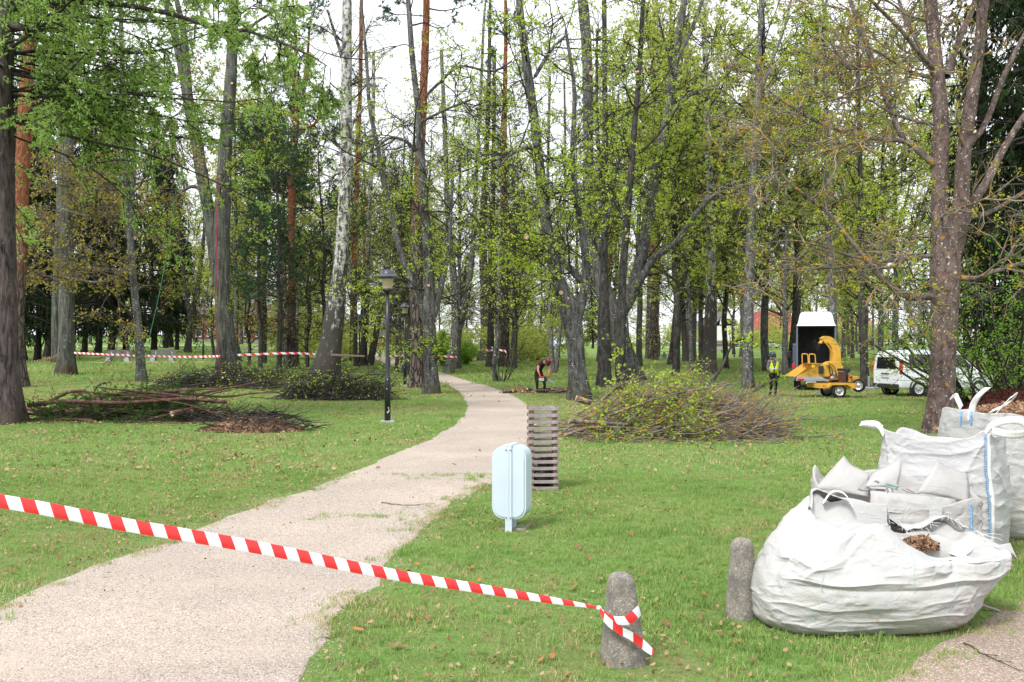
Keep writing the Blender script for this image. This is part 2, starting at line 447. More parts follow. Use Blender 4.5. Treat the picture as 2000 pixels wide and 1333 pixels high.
# ------------------------------------------------------------------ ground, paths
def ground_mat():
    m, N, L, b = new_mat('lawn')
    ge = N.new('ShaderNodeNewGeometry'); P = ge.outputs['Position']
    n1 = noise(N, L, P, 0.22, 5, 0.65); n2 = noise(N, L, P, 2.2, 5, 0.7); n3 = noise(N, L, P, 26, 4, 0.7); n4 = noise(N, L, P, 9, 3, 0.6)
    r1 = ramp(N, [(0.38, (0.12, 0.22, 0.05)), (0.66, (0.205, 0.32, 0.085))]); L.new(n3.outputs['Fac'], r1.inputs['Fac'])
    rp = ramp(N, [(0.50, 0.0), (0.72, 0.75)])
    ad = N.new('ShaderNodeMath'); ad.operation = 'MULTIPLY_ADD'; ad.inputs[1].default_value = 0.45
    L.new(n2.outputs['Fac'], ad.inputs[0]); ml = N.new('ShaderNodeMath'); ml.operation = 'MULTIPLY'; ml.inputs[1].default_value = 0.62
    L.new(n1.outputs['Fac'], ml.inputs[0]); L.new(ml.outputs[0], ad.inputs[2]); L.new(ad.outputs[0], rp.inputs['Fac'])
    rt = ramp(N, [(0.4, (0.175, 0.16, 0.07)), (0.6, (0.27, 0.22, 0.11))]); L.new(n4.outputs['Fac'], rt.inputs['Fac'])
    col = mix(N, L, rp.outputs['Color'], r1.outputs['Color'], rt.outputs['Color'])
    L.new(col, b.inputs['Base Color']); b.inputs['Roughness'].default_value = 0.95; b.inputs['Specular IOR Level'].default_value = 0.1
    bump(N, L, n3.outputs['Fac'], b, 1.0, 0.05)
    return m

def gravel_mat(name, a, c, dirt, scale=70):
    m, N, L, b = new_mat(name)
    ge = N.new('ShaderNodeNewGeometry'); P = ge.outputs['Position']
    vo = N.new('ShaderNodeTexVoronoi'); vo.inputs['Scale'].default_value = scale; L.new(P, vo.inputs['Vector'])
    sep = N.new('ShaderNodeSeparateColor'); L.new(vo.outputs['Color'], sep.inputs[0])
    r = ramp(N, [(0.0, tuple(x*0.5 for x in a)), (0.15, a), (0.85, c), (1.0, (0.66, 0.60, 0.53))]); L.new(sep.outputs[0], r.inputs['Fac'])
    n1 = noise(N, L, P, 1.3, 4, 0.6); r1 = ramp(N, [(0.45, 0.0), (0.75, 0.7)]); L.new(n1.outputs['Fac'], r1.inputs['Fac'])
    n2 = noise(N, L, P, 0.5, 2); r2 = ramp(N, [(0.35, (0.9, 0.89, 0.88)), (0.65, (1.08, 1.05, 1.02))]); L.new(n2.outputs['Fac'], r2.inputs['Fac'])
    col = mix(N, L, r1.outputs['Color'], r.outputs['Color'], dirt); col = mix(N, L, 1.0, col, r2.outputs['Color'], 'MULTIPLY')
    L.new(col, b.inputs['Base Color']); b.inputs['Roughness'].default_value = 0.9; b.inputs['Specular IOR Level'].default_value = 0.2
    bump(N, L, vo.outputs['Distance'], b, 0.7, -0.012)
    return m

M['lawn'] = ground_mat()
M['gravel'] = gravel_mat('gravel', (0.345, 0.293, 0.25), (0.485, 0.42, 0.363), (0.465, 0.395, 0.334), 100)
M['sand'] = gravel_mat('sand', (0.235, 0.18, 0.145), (0.37, 0.30, 0.245), (0.315, 0.245, 0.20), 110)

def make_ground():
    ys = np.concatenate([np.linspace(-25, 0, 8), np.linspace(1.5, 32, 30), np.geomspace(33, 300, 60), np.geomspace(330, 1500, 10)])
    us = np.linspace(-1, 1, 90)
    X = us[None, :]*(25+ys[:, None].clip(0)*1.1); Y = np.repeat(ys[:, None], len(us), 1)
    V = np.stack([X, Y, terrain(X, Y)], -1)
    n, m = X.shape; i = np.arange(n-1)[:, None]*m; k = np.arange(m-1)[None]
    Q = np.stack([i+k, i+k+1, i+m+k+1, i+m+k], -1).reshape(-1, 4)
    o = link('ground', mesh_data('ground', V, Q, [M['lawn']], None, True))
    tag(o, 'green park lawn strewn with old brown leaves', kind='structure')
make_ground()

def loft(name, A, Bp, mat, lift, label, cols=10, rows=160, jit=0.08, seed=3):
    ti = np.linspace(0, 1, len(A)); t = np.linspace(0, 1, rows)
    A = spline(np.c_[A, np.zeros(len(A))][:, :3] if A.shape[1] == 2 else A, rows); Bp = spline(Bp, rows)
    W = np.concatenate([[0, 0.012], np.linspace(0.03, 0.97, cols-3), [0.988, 1]])
    d = unit(Bp-A)
    ja = fbm(np.c_[A[:, :2]*1.6, np.zeros(rows)], seed, 4)[:, None]*jit*2; jb = fbm(np.c_[Bp[:, :2]*1.6, np.ones(rows)*7], seed+3, 4)[:, None]*jit*2
    A = A-d*ja; Bp = Bp+d*jb
    P = A[:, None, :]*(1-W)[None, :, None]+Bp[:, None, :]*W[None, :, None]
    P[..., 2] = terrain(P[..., 0], P[..., 1])+lift
    P[:, 0, 2] -= lift+0.01; P[:, -1, 2] -= lift+0.01
    m = cols+1; i = np.arange(rows-1)[:, None]*m; k = np.arange(cols)[None]
    Q = np.stack([i+k, i+k+1, i+m+k+1, i+m+k], -1).reshape(-1, 4)
    if np.cross(P[0, 1]-P[0, 0], P[1, 0]-P[0, 0])[2] < 0: Q = Q[:, ::-1]
    o = link(name, mesh_data(name, P.reshape(-1, 3), Q, [mat], None, True)); tag(o, label, kind='structure')
    return np.vstack([A[:, :2], Bp[::-1, :2]])

PL = [(-900, 1750), (-560, 1480), (-380, 1370), (-185, 1268), (-5, 1185), (106, 1139), (236, 1089), (327, 1059), (427, 1017), (560, 970), (660, 932), (780, 882), (868, 842), (908, 808), (908, 780), (885, 758), (850, 743), (800, 728), (758, 714), (733, 703), (720, 696), (712, 691)]
PR = [(420, 1750), (500, 1480), (548, 1390), (578, 1330), (604, 1278), (655, 1228), (711, 1165), (749, 1115), (805, 1060), (872, 995), (945, 952), (985, 925), (1020, 890), (1042, 845), (1040, 805), (1015, 780), (965, 758), (910, 743), (868, 729), (822, 713), (775, 701), (752, 694)]
gp = lambda L_: np.array([ground_px(*p) for p in L_])
PATH_POLY = loft('path', gp(PL), gp(PR), M['gravel'], 0.008, 'pale gravel footpath winding between the trees', 14, 420, 0.09)
SL = [(1560, 1520), (1700, 1352), (1760, 1315), (1840, 1268), (1905, 1225), (1945, 1190), (2010, 1165), (2120, 1120)]
SR = [(2900, 1900), (2850, 1700), (2800, 1600), (2750, 1500), (2700, 1420), (2650, 1350), (2600, 1290), (2550, 1220)]
SIDE_POLY = loft('side_path', gp(SL), gp(SR), M['sand'], 0.008, 'sandy trodden edge of a side path beside the bags', 14, 60, 0.07, 9)

def strip(name, pts, w, label, mat=None, lift=0.03):
    P = spline(gp(pts), 40); T = unit(np.gradient(P, axis=0)); S = np.c_[-T[:, 1], T[:, 0], T[:, 2]*0]
    loft(name, P-S*w/2, P+S*w/2, mat or M['gravel'], lift, label, 6, 40, 0.05)
strip('path', [(735, 693), (690, 688), (640, 684), (560, 681), (470, 681)], 2.0, 'far gravel path turning left behind the birches')
strip('path', [(175, 709), (260, 708), (340, 708), (430, 708)], 1.3, 'thin gravel strip in front of the two grey benches')
strip('path', [(60, 681), (160, 678), (280, 676), (420, 675)], 3.0, 'pale far path behind the dark spruces')
strip('path', [(1330, 704), (1400, 702), (1480, 701.5), (1570, 701)], 1.6, 'pale gravel path crossing the lawn behind the yellow vest worker')
strip('road', [(1200, 679), (1400, 679.5), (1600, 680.5), (1800, 682), (2100, 684)], 5.0, 'pale road in front of the far houses', simple('road_grey', (0.42, 0.41, 0.40), 0.9))

def inside(P, poly):
    x, y = P[:, 0], P[:, 1]; r = np.zeros(len(P), bool)
    a = poly; b = np.roll(poly, -1, 0)
    for (x1, y1), (x2, y2) in zip(a, b):
        c = ((y1 > y) != (y2 > y))
        if not c.any(): continue
        xi = (x2-x1)*(y-y1)/(y2-y1+1e-12)+x1
        r ^= c & (x < xi)
    return r

# ------------------------------------------------------------------ what grows and lies on the ground
def scatter(name, label, P, rot, scl, idx, protos, kind='stuff'):
    """one object: every point carries one of the prototype meshes"""
    pc = bpy.data.collections.new(name+'_kinds')
    for k, (me) in enumerate(protos):
        o = bpy.data.objects.new('%s_kind_%02d' % (name, k), me); pc.objects.link(o)
    me = bpy.data.meshes.new(name); me.vertices.add(len(P)); me.vertices.foreach_set('co', np.asarray(P, np.float32).ravel())
    a = me.attributes.new('rot', 'FLOAT_VECTOR', 'POINT'); a.data.foreach_set('vector', np.asarray(rot, np.float32).ravel())
    a = me.attributes.new('scl', 'FLOAT', 'POINT'); a.data.foreach_set('value', np.asarray(scl, np.float32))
    a = me.attributes.new('idx', 'INT', 'POINT'); a.data.foreach_set('value', np.asarray(idx, np.int32))
    o = link(name, me); tag(o, label, kind=kind)
    g = bpy.data.node_groups.new(name, 'GeometryNodeTree')
    g.interface.new_socket('Geometry', in_out='INPUT', socket_type='NodeSocketGeometry')
    g.interface.new_socket('Geometry', in_out='OUTPUT', socket_type='NodeSocketGeometry')
    n = g.nodes; l = g.links
    gi, go = n.new('NodeGroupInput'), n.new('NodeGroupOutput')
    ci = n.new('GeometryNodeCollectionInfo'); ci.inputs['Collection'].default_value = pc; ci.inputs['Separate Children'].default_value = True
    ip = n.new('GeometryNodeInstanceOnPoints'); ip.inputs['Pick Instance'].default_value = True
    def attr(nm, t):
        q = n.new('GeometryNodeInputNamedAttribute'); q.data_type = t; q.inputs['Name'].default_value = nm; return q.outputs['Attribute']
    er = n.new('FunctionNodeEulerToRotation'); l.new(attr('rot', 'FLOAT_VECTOR'), er.inputs[0])
    l.new(gi.outputs[0], ip.inputs['Points']); l.new(ci.outputs[0], ip.inputs['Instance'])
    l.new(attr('idx', 'INT'), ip.inputs['Instance Index']); l.new(er.outputs[0], ip.inputs['Rotation']); l.new(attr('scl', 'FLOAT'), ip.inputs['Scale'])
    l.new(ip.outputs[0], go.inputs[0])
    md = o.modifiers.new('scatter', 'NODES'); md.node_group = g
    return o

def blade_clump(nb, h, spread, w, rng, mat, lean=0.5):
    c = rng.normal(size=(nb, 2))*spread; hh = h*rng.uniform(0.45, 1.15, nb); an = rng.uniform(0, 2*math.pi, nb)
    ln = rng.uniform(0.1, lean, nb)*hh; dx, dy = np.cos(an), np.sin(an); sx, sy = -dy*w/2, dx*w/2
    V = []
    for f, wf, lf in ((0, 1, 0), (0.55, 0.8, 0.35), (1, 0, 1)):
        bx = c[:, 0]+dx*ln*lf; by = c[:, 1]+dy*ln*lf; z = hh*f*(1-0.12*lf)
        if wf > 0: V += [np.stack([bx-sx*wf, by-sy*wf, z], -1), np.stack([bx+sx*wf, by+sy*wf, z], -1)]
        else: V.append(np.stack([bx, by, z], -1))
    V = np.stack(V, 1).reshape(-1, 3); i = (np.arange(nb)*5)[:, None]
    return mesh_data('grass_clump', V, [i+np.array([[0, 1, 3, 2]]), i+np.array([[2, 3, 4]])], [mat], None, False)

M['grass'] = leaf_mat('grass', (0.155, 0.28, 0.065), (0.285, 0.40, 0.12), 0.3, 0.45, (0.41, 0.42, 0.175))
M['grass_dry'] = leaf_mat('grass_dry', (0.30, 0.27, 0.11), (0.50, 0.42, 0.23), 0.2, 1.0)

def lawn_points(rng, d0, d1, dens, margin=0.62, off=0.0):
    area = margin*(d1*d1-d0*d0); n = int(area*dens)
    Y = np.sqrt(rng.uniform(d0*d0, d1*d1, n)); X = rng.uniform(-1, 1, n)*margin*Y
    return np.c_[X, Y]

def near_edge(P, poly, w):
    a = poly; out = np.full(len(P), 9.0)
    q = a[a[:, 1] < 18]; q = np.concatenate([q*(1-f)+np.roll(q, -1, 0)*f for f in (0, .25, .5, .75)]); q = q[q[:, 1] < 18]
    for s in range(0, len(P), 20000):
        d = ((P[s:s+20000, None, :]-q[None])**2).sum(-1).min(1); out[s:s+20000] = np.sqrt(d)
    return out if w is None else out < w

def make_grass():
    rng = np.random.default_rng(3)
    fine = [blade_clump(12, 0.056, 0.03, 0.005, rng, M['grass'], 0.9) for _ in range(5)]+[blade_clump(9, 0.055, 0.035, 0.005, rng, M['grass_dry'], 1.2)]+[blade_clump(18, 0.11, 0.03, 0.0055, rng, M['grass'], 1.0)]
    wide = [blade_clump(16, 0.06, 0.10, 0.014, rng, M['grass'], 0.9) for _ in range(4)]+[blade_clump(12, 0.06, 0.10, 0.013, rng, M['grass_dry'], 1.2)]+[blade_clump(18, 0.09, 0.07, 0.013, rng, M['grass'], 0.9)]
    for name, label, (d0, d1, dens), protos, sc in (('grass', 'short green grass of the foreground lawn', (5.2, 16, 520), fine, 1.0),
                                          ('grass', 'short green grass of the lawn further back', (16, 48, 60), wide, 1.0), ('grass', 'short green grass of the far lawn under the trees', (48, 105, 9), wide, 2.4)):
        P = lawn_points(rng, d0, d1, dens)
        e1 = inside(P, PATH_POLY); e2 = inside(P, SIDE_POLY)
        thin = fbm(np.c_[P*0.55, np.zeros(len(P))], 21, 3)
        dry = 0.6*fbm(np.c_[P*1.2, np.full(len(P), 3.0)], 31, 3)+0.7*fbm(np.c_[P*0.28, np.full(len(P), 5.0)], 35, 2)
        keep = ~(e1 | e2) & (rng.uniform(size=len(P)) < 0.9-0.55*sstep(0.12, 0.5, thin))
        # tufts that reach over the path's edges
        if d1 < 20:
            de = np.minimum(near_edge(P, PATH_POLY, None), near_edge(P, SIDE_POLY, None)*0.8); ne = de < 0.24; gate = sstep(-0.25, 0.25, fbm(np.c_[P*2.6, np.zeros(len(P))], 8, 3))
            keep |= (e1 | e2) & (rng.uniform(size=len(P)) < 0.95*gate*np.exp(-(de/0.16)**2))
            mid = e1 & ~ne & (fbm(np.c_[P*np.array([0.9, 1.5]), np.full(len(P), 9.0)], 5, 3) > 0.33) & (P[:, 1] > 10.5) & (P[:, 0] < -0.2) & (rng.uniform(size=len(P)) < 0.25)
            keep |= mid
            keep &= ~(~(e1 | e2) & (rng.uniform(size=len(P)) < 0.75*np.exp(-(de/0.22)**2)*(1.1-gate)))
            dry = dry+0.45*np.exp(-(de/0.22)**2)
        P = P[keep]; dry = dry[keep]; n = len(P); last = len(protos)
        idx = rng.integers(0, last-2, n)
        idx = np.where(rng.uniform(size=n) < 0.12+0.55*sstep(-0.1, 0.35, dry), last-2, idx)
        idx = np.where(rng.uniform(size=n) < 0.02+0.06*sstep(-0.1, -0.5, dry), last-1, idx)
        rot = np.c_[rng.normal(size=(n, 2))*0.12, rng.uniform(0, 6.28, n)]
        big = 0.72+0.38*sstep(-0.3, 0.4, fbm(np.c_[P*2.1, np.full(n, 1.0)], 77, 2))
        scl = rng.uniform(0.6, 1.15, n)*big*sc
        scatter(name, label, np.c_[P, terrain(P[:, 0], P[:, 1])-0.004], rot, scl, idx, protos)
make_grass()

def flake(rng, mat, s=1.0, thick=False):
    """a curled dead leaf"""
    n = 7; a = np.linspace(0, 2*math.pi, n, endpoint=False)
    r = 0.5*s*(0.7+0.5*rng.uniform(size=n)); x, y = r*np.cos(a), r*np.sin(a)*0.7
    z = 0.30*s*(x/s)**2*rng.uniform(0.5, 2.5)+0.12*s*rng.normal(size=n)*0.5
    V = np.vstack([[0, 0, 0.02*s], np.c_[x, y, np.abs(z)+0.04*s]])
    T = np.array([[0, k+1, (k+1) % n+1] for k in range(n)])
    return mesh_data('dead_leaf', V, T, [mat])

M['dead_leaf'] = leaf_mat('dead_leaf', (0.16, 0.085, 0.045), (0.36, 0.22, 0.125), 0.15, 6.0)
M['dead_leaf_orange'] = leaf_mat('dead_leaf_orange', (0.30, 0.13, 0.045), (0.46, 0.24, 0.11), 0.2, 5.0)
M['litter'] = leaf_mat('litter', (0.27, 0.175, 0.10), (0.50, 0.36, 0.22), 0.15, 5.0)

def make_litter():
    rng = np.random.default_rng(8)
    protos = [flake(rng, M['litter'], 1) for _ in range(4)]+[flake(rng, M['dead_leaf'], 1) for _ in range(2)]
    Ps = []; S = []
    for d0, d1, dens, s0, s1 in ((5.2, 16, 75, 0.018, 0.05), (16, 50, 18, 0.04, 0.10)):
        P = lawn_points(rng, d0, d1, dens)
        k = (fbm(np.c_[P*0.3, np.full(len(P), 2.0)], 41, 3)+0.25*rng.normal(size=len(P)) > 0.05)
        pa = inside(P, PATH_POLY) | inside(P, SIDE_POLY)
        k &= (~pa) | (rng.uniform(size=len(P)) < 0.06)
        k |= near_edge(P, PATH_POLY, 0.3) & ~pa & (rng.uniform(size=len(P)) < 0.5)
        P = P[k]; Ps.append(P); S.append(rng.uniform(s0, s1, len(P)))
    P = np.vstack(Ps); S = np.concatenate(S); n = len(P)
    rot = np.c_[rng.normal(size=(n, 2))*0.5, rng.uniform(0, 6.28, n)]
    z = terrain(P[:, 0], P[:, 1])+rng.uniform(0.025, 0.05, n)
    scatter('leaf_litter', 'small brown scraps of last year leaves all over the lawn', np.c_[P, z], rot, S, rng.integers(0, len(protos), n), protos)
make_litter()

def stone_mesh(rng, mat):
    V = rng.normal(size=(10, 3)); V = unit(V)*rng.uniform(0.35, 0.55, (10, 1))*np.array([1, 0.8, 0.55])
    bm = bmesh.new(); [bm.verts.new(v) for v in V]; bmesh.ops.convex_hull(bm, input=bm.verts)
    me = bpy.data.meshes.new('stone'); bm.to_mesh(me); bm.free(); me.materials.append(mat); return me

def make_pebbles():
    rng = np.random.default_rng(9)
    ms = [simple('stone_%s' % k, c, 0.85, var=0.25, vscale=40) for k, c in (('pale', (0.56, 0.51, 0.45)), ('tan', (0.40, 0.32, 0.26)), ('grey', (0.24, 0.23, 0.23)), ('rose', (0.36, 0.265, 0.235)))]
    protos = [stone_mesh(rng, m) for m in ms for _ in range(2)]
    P = lawn_points(rng, 5.2, 15.5, 1000); ins = inside(P, PATH_POLY); e = near_edge(P, PATH_POLY, 0.42)
    sd = inside(P, SIDE_POLY)
    k = (ins & (rng.uniform(size=len(P)) < 0.85)) | (~ins & e & (rng.uniform(size=len(P)) < 0.75*np.exp(-(near_edge(P, PATH_POLY, None)/0.2)**2))) | (sd & (rng.uniform(size=len(P)) < 0.18))
    P = P[k]; n = len(P); S = 0.006+0.013*rng.uniform(size=n)**2.2
    p = np.array([0.32, 0.25, 0.15, 0.11, 0.05, 0.05, 0.04, 0.03]); idx = rng.choice(8, n, p=p/p.sum())
    scatter('pebbles', 'loose pale pebbles lying on the gravel path and its edges', np.c_[P, 0.008+S*0.12], rng.uniform(-3, 3, (n, 3))*np.array([0.2, 0.2, 1]), S, idx, protos)
make_pebbles()

def make_leaves():
    rng = np.random.default_rng(15)
    protos = [flake(rng, M['dead_leaf_orange'], 1) for _ in range(3)]+[flake(rng, M['dead_leaf'], 1) for _ in range(3)]
    spots = [(1060, 1296), (935, 1140), (1058, 1076), (1150, 1098), (1338, 1134), (1190, 960), (1232, 1048), (920, 1115), (815, 1108), (770, 1270), (790, 1272),
             (835, 1218), (815, 1222), (1120, 1155), (1145, 1218), (1252, 1163), (1285, 1195), (1300, 1225), (1375, 1168), (1440, 1262), (246, 1080), (24, 1122), (362, 940),
             (150, 950), (330, 945), (112, 940), (390, 1005), (905, 1000), (1005, 1078), (1130, 1076), (1405, 1130), (700, 1238), (1080, 1290), (1100, 1325), (1325, 1300), (1470, 1300)]
    for i, (x, y) in enumerate(spots):
        g = ground_px(x, y); s = rng.uniform(0.05, 0.09)
        o = link('fallen_leaf', protos[i % 6]); o.location = (g[0], g[1], 0.03); o.scale = (s,)*3
        o.rotation_euler = (rng.normal()*0.3, rng.normal()*0.3, rng.uniform(0, 6.28))
        tag(o, 'curled dead leaf lying on the foreground grass', 'leaf', 'large dead leaves on the near grass')
    # twigs on the side path and the gravel
    for pts, lab in (([(1882, 1262), (1915, 1282), (1950, 1298), (2000, 1318)], 'thin dark twig lying on the sandy side path'),
                     ([(745, 985), (790, 990), (850, 986)], 'thin bent twig lying on the gravel path')):
        P = spline(np.array([ground_px(*p)+np.array([0, 0, 0.02]) for p in pts]), 10); mb = B()
        P[1:-1] += rng.normal(size=(8, 3))*np.array([0.012, 0.012, 0.004])
        mb.tube(P, np.linspace(0.006, 0.002, 10), 5)
        for k in (4, 6): mb.tube(np.array([P[k], P[k]+[0.06, -0.06, 0.01], P[k]+[0.05, -0.14, 0.0]]), [0.003, 0.002, 0.001], 4)
        tag(mb.build('twig', M['twig']), lab, 'twig')
make_leaves()
# ------------------------------------------------------------------ trees
def trunk_mesh(mb, path, rad, sides=20, flare=0.0, lobes=5, seed=0, z0=None):
    """a stem with an uneven section and roots that spread at the foot"""
    P = np.asarray(path, float); n = len(P); T = unit(np.gradient(P, axis=0))
    nv = unit(np.cross(T[0], [0, 1.0, 0.01])); a = np.linspace(0, 2*math.pi, sides, endpoint=False)
    V = np.empty((n, sides, 3))
    for i in range(n):
        nv = unit(nv-(nv*T[i]).sum()*T[i]); b = np.cross(T[i], nv)
        dirs = nv[None]*np.cos(a)[:, None]+b[None]*np.sin(a)[:, None]
        q = np.c_[np.cos(a)*1.7, np.sin(a)*1.7, np.full(sides, P[i, 2]*0.9+seed*3.1)]
        r = rad[i]*(1+0.10*fbm(q, seed, 2))
        if flare:
            h = max(P[i, 2]-z0, -0.05)
            r = r*(1+flare*math.exp(-h/(0.9*rad[0]+0.12))*(0.75+0.55*np.cos(a*lobes+seed*1.3+1.2*np.sin(a+seed))))
        V[i] = P[i]+dirs*r[:, None]
    i = np.arange(n-1)[:, None]*sides; k = np.arange(sides)[None]; k2 = (k+1) % sides
    Q = np.stack([i+k, i+k2, i+sides+k2, i+sides+k], -1).reshape(-1, 4)
    mb.add(V.reshape(-1, 3), Q)

def px_stem(pts, d, dd=0.0, ext=0.0, tip=0.03, n=34, ground=False, d_base=None):
    """picture points (x, y, width) at distance d -> path, radii"""
    W = []; m = len(pts)
    for i, (x, y, w) in enumerate(pts):
        dep = d+dd*i/max(m-1, 1)
        p = at(x, y, dep); W.append([*p, w/2/F*dep])
    W = np.array(W)
    if ground:
        W[0, 2] = float(terrain(W[0, 0], W[0, 1]))
        f = W[0].copy(); f[2] -= 0.35; W = np.vstack([f, W])
    if ext:
        t = unit(W[-1, :3]-W[-2, :3]); t = unit(t*0.8+np.array([0, 0, 0.5])); r = W[-1, 3]
        k = max(2, int(ext/2.0))
        for j in range(1, k+1):
            q = W[-1, :3]+t*ext/k+np.array([random.gauss(0, .12), random.gauss(0, .12), 0])
            W = np.vstack([W, [*q, r+(tip-r)*j/k]])
    S = spline(W, n)
    return S[:, :3], np.maximum(S[:, 3], 0.012)

class Wood:
    """branches and leaves of one crown, level by level"""
    def __init__(s, rng): s.rng = rng; s.w = B(); s.l = B(); s.tips = None
    def tubes(s, P, r0, r1, sides):
        N, n, _ = P.shape; t = np.linspace(0, 1, n)[None]
        R = np.broadcast_to(np.asarray(r0), (N,))[:, None]*(1-t)+np.broadcast_to(np.asarray(r1), (N,))[:, None]*t
        V, Q = tubes(P, R, sides); s.w.add(V, Q)
    def leaves(s, P, per, size, t0=0.2, jit=0.05, asp=0.75, nq=1, spread=0.5, flat=0.3):
        rng = s.rng; N, n, _ = P.shape
        st, _, idx, _ = spawn(P, per, t0, 1.0, 10, 80, rng)
        st = st+rng.normal(size=st.shape)*jit
        if nq > 1:
            st = np.repeat(st, nq, 0); st = st+rng.normal(size=st.shape)*size*spread
        V, Q = rhombs(st, size*rng.uniform(0.55, 1.25, len(st)), rng, asp, flat); s.l.add(V, Q)
    def needles(s, P, per, L, w, t0=0.1, a0=25, a1=70, down=0.0, nq=1):
        rng = s.rng
        st, dr, _, _ = spawn(P, per, t0, 1.0, a0, a1, rng)
        if nq > 1:
            st = np.repeat(st, nq, 0); dr = unit(np.repeat(dr, nq, 0)+rng.normal(size=(len(st), 3))*0.45)
        dr[:, 2] -= down; dr = unit(dr); LL = L*rng.uniform(0.6, 1.2, len(st))
        V, Q = rhombs(st+dr*LL[:, None]*0.5, LL, rng, w/L, 0, U=dr); s.l.add(V, Q)

def crown_from(stems, rng, n1, zmin, zmax, L1, trop1=0.02, a1=(45, 85), k2=6, L2=(0.9, 1.8), k3=5, L3=(0.35, 0.8), r1=0.035,
               leaf=None, droop=-0.04, side=None, wob=0.13, t2=0.25, thin=1.7, bias=None):
    """limbs on the given stems (path, radii) between two heights"""
    W = Wood(rng)
    C = np.concatenate([p for p, _ in stems]); Rr = np.concatenate([r for _, r in stems]); D = np.concatenate([unit(np.gradient(p, axis=0)) for p, _ in stems])
    ok = (C[:, 2] > zmin) & (C[:, 2] < zmax)
    if not ok.any(): return W
    ii = rng.choice(np.where(ok)[0], n1); st = C[ii]+(rng.uniform(-0.5, 0.5, n1)[:, None])*D[ii]*0.5; tan = D[ii]
    v = rng.normal(size=(n1, 3)); v[:, 2] *= 0.3
    if bias is not None: v = v+np.asarray(bias)
    v = unit(v-(v*tan).sum(-1, keepdims=True)*tan); an = np.radians(rng.uniform(*a1, n1))[:, None]
    dr = tan*np.cos(an)+v*np.sin(an)
    Ls = rng.uniform(*L1, n1)
    P1 = grow(st, dr, Ls, 9, wob, trop1, rng); rr = np.minimum(Rr[ii]*0.5, r1*rng.uniform(0.6, 1.3, n1)*Ls/np.mean(L1))
    W.tubes(P1, rr, 0.007*thin, 5)
    s2, d2, i2, t = spawn(P1, k2, t2, 1.0, 25, 70, rng)
    P2 = grow(s2, d2, rng.uniform(*L2, len(s2))*(1.15-0.5*t), 6, wob*1.1, droop, rng)
    W.tubes(P2, 0.011*thin, 0.004*thin, 4)
    s3, d3, i3, t = spawn(P2, k3, 0.2, 1.0, 25, 70, rng)
    P3 = grow(s3, d3, rng.uniform(*L3, len(s3)), 4, wob*1.3, droop, rng)
    W.tubes(P3, 0.0055*thin, 0.003*thin, 3)
    W.P1, W.P2, W.P3 = P1, P2, P3
    if leaf: leaf(W)
    return W

def lf(per, size, nq=2, asp=0.8, spread=0.5, p2=0):
    def f(W):
        W.leaves(W.P3, max(1, round(per*0.6)), size, 0.55, size*0.3, asp, nq+1, spread*1.15)
        if p2: W.leaves(W.P2, p2, size, 0.5, size*0.4, asp, nq, spread)
    return f

def hero(name, label, d, stems, barkm, twigm, leafm, crown=None, limbs=(), flare=0.45, ext=7.0, sides=20, cat='tree', stubs=(), crowns=None, group=None, limbm=None, leaf_name='crown'):
    """a tree traced stem by stem; its first stem stands on the ground"""
    seed = abs(hash(label)) % 1000 if False else sum(map(ord, label)) % 997
    rng = np.random.default_rng(seed)
    random.seed(seed)
    base = on_ground(stems[0][0][0], d) if d else ground_px(stems[0][0][0], stems[0][0][1])
    dist = base[1]
    root = thing(name, label, cat, base, group=group)
    paths = []
    for i, st in enumerate(stems):
        dd = 0 if i == 0 else rng.uniform(-1.0, 1.4)
        p, r = px_stem(st, dist, dd, ext if st[-1][1] < 60 else 0.0, 0.03, 40 if i == 0 else 26, ground=(i == 0))
        paths.append((p-base, r))
    mb = B(); trunk_mesh(mb, paths[0][0], paths[0][1], sides, flare, 5, seed % 7, 0.0)
    part(root, 'trunk', M[barkm], mb, True)
    for p, r in paths[1:]:
        mb = B(); trunk_mesh(mb, p, r, max(10, sides-6), 0, 5, seed % 5+1); part(root, 'stem', M[barkm], mb, True)
    lp = []
    for st in limbs:
        dd = rng.uniform(-1.5, 1.5) if len(st) < 9 else 0
        p, r = px_stem(st, dist, dd, 0, 0.01, 16); lp.append((p-base, r))
        mb = B(); mb.tube(p-base, r, 8); o = part(root, 'limb', M[limbm or barkm], mb, True)
    for (x, y, w) in stubs:       # pale saw cuts
        p = at(x, y, dist-0.32)-base; r = w/2/F*dist; mb = B()
        mb.tube(np.array([p+[0, 0.25, 0], p, p+[0, -0.006, 0]]), [r*1.15, r*1.05, r*0.9], 10)
        part(root, 'saw_cut', M['cut_wood'], mb, False)
    if crown:
        W = crown(paths, lp, rng, base)
        Ws = W if isinstance(W, (list, tuple)) else [W]
        w, l = B(), B()
        for q in Ws:
            for src, dst in ((q.w, w), (q.l, l)):
                if src.n: dst.add(np.concatenate(src.V), np.concatenate(src.Q))
        if w.n: tag(part(root, 'branches', M[twigm], w, True), kind='stuff')
        if l.n: tag(part(root, leaf_name, M[leafm], l), kind='stuff')
    return root

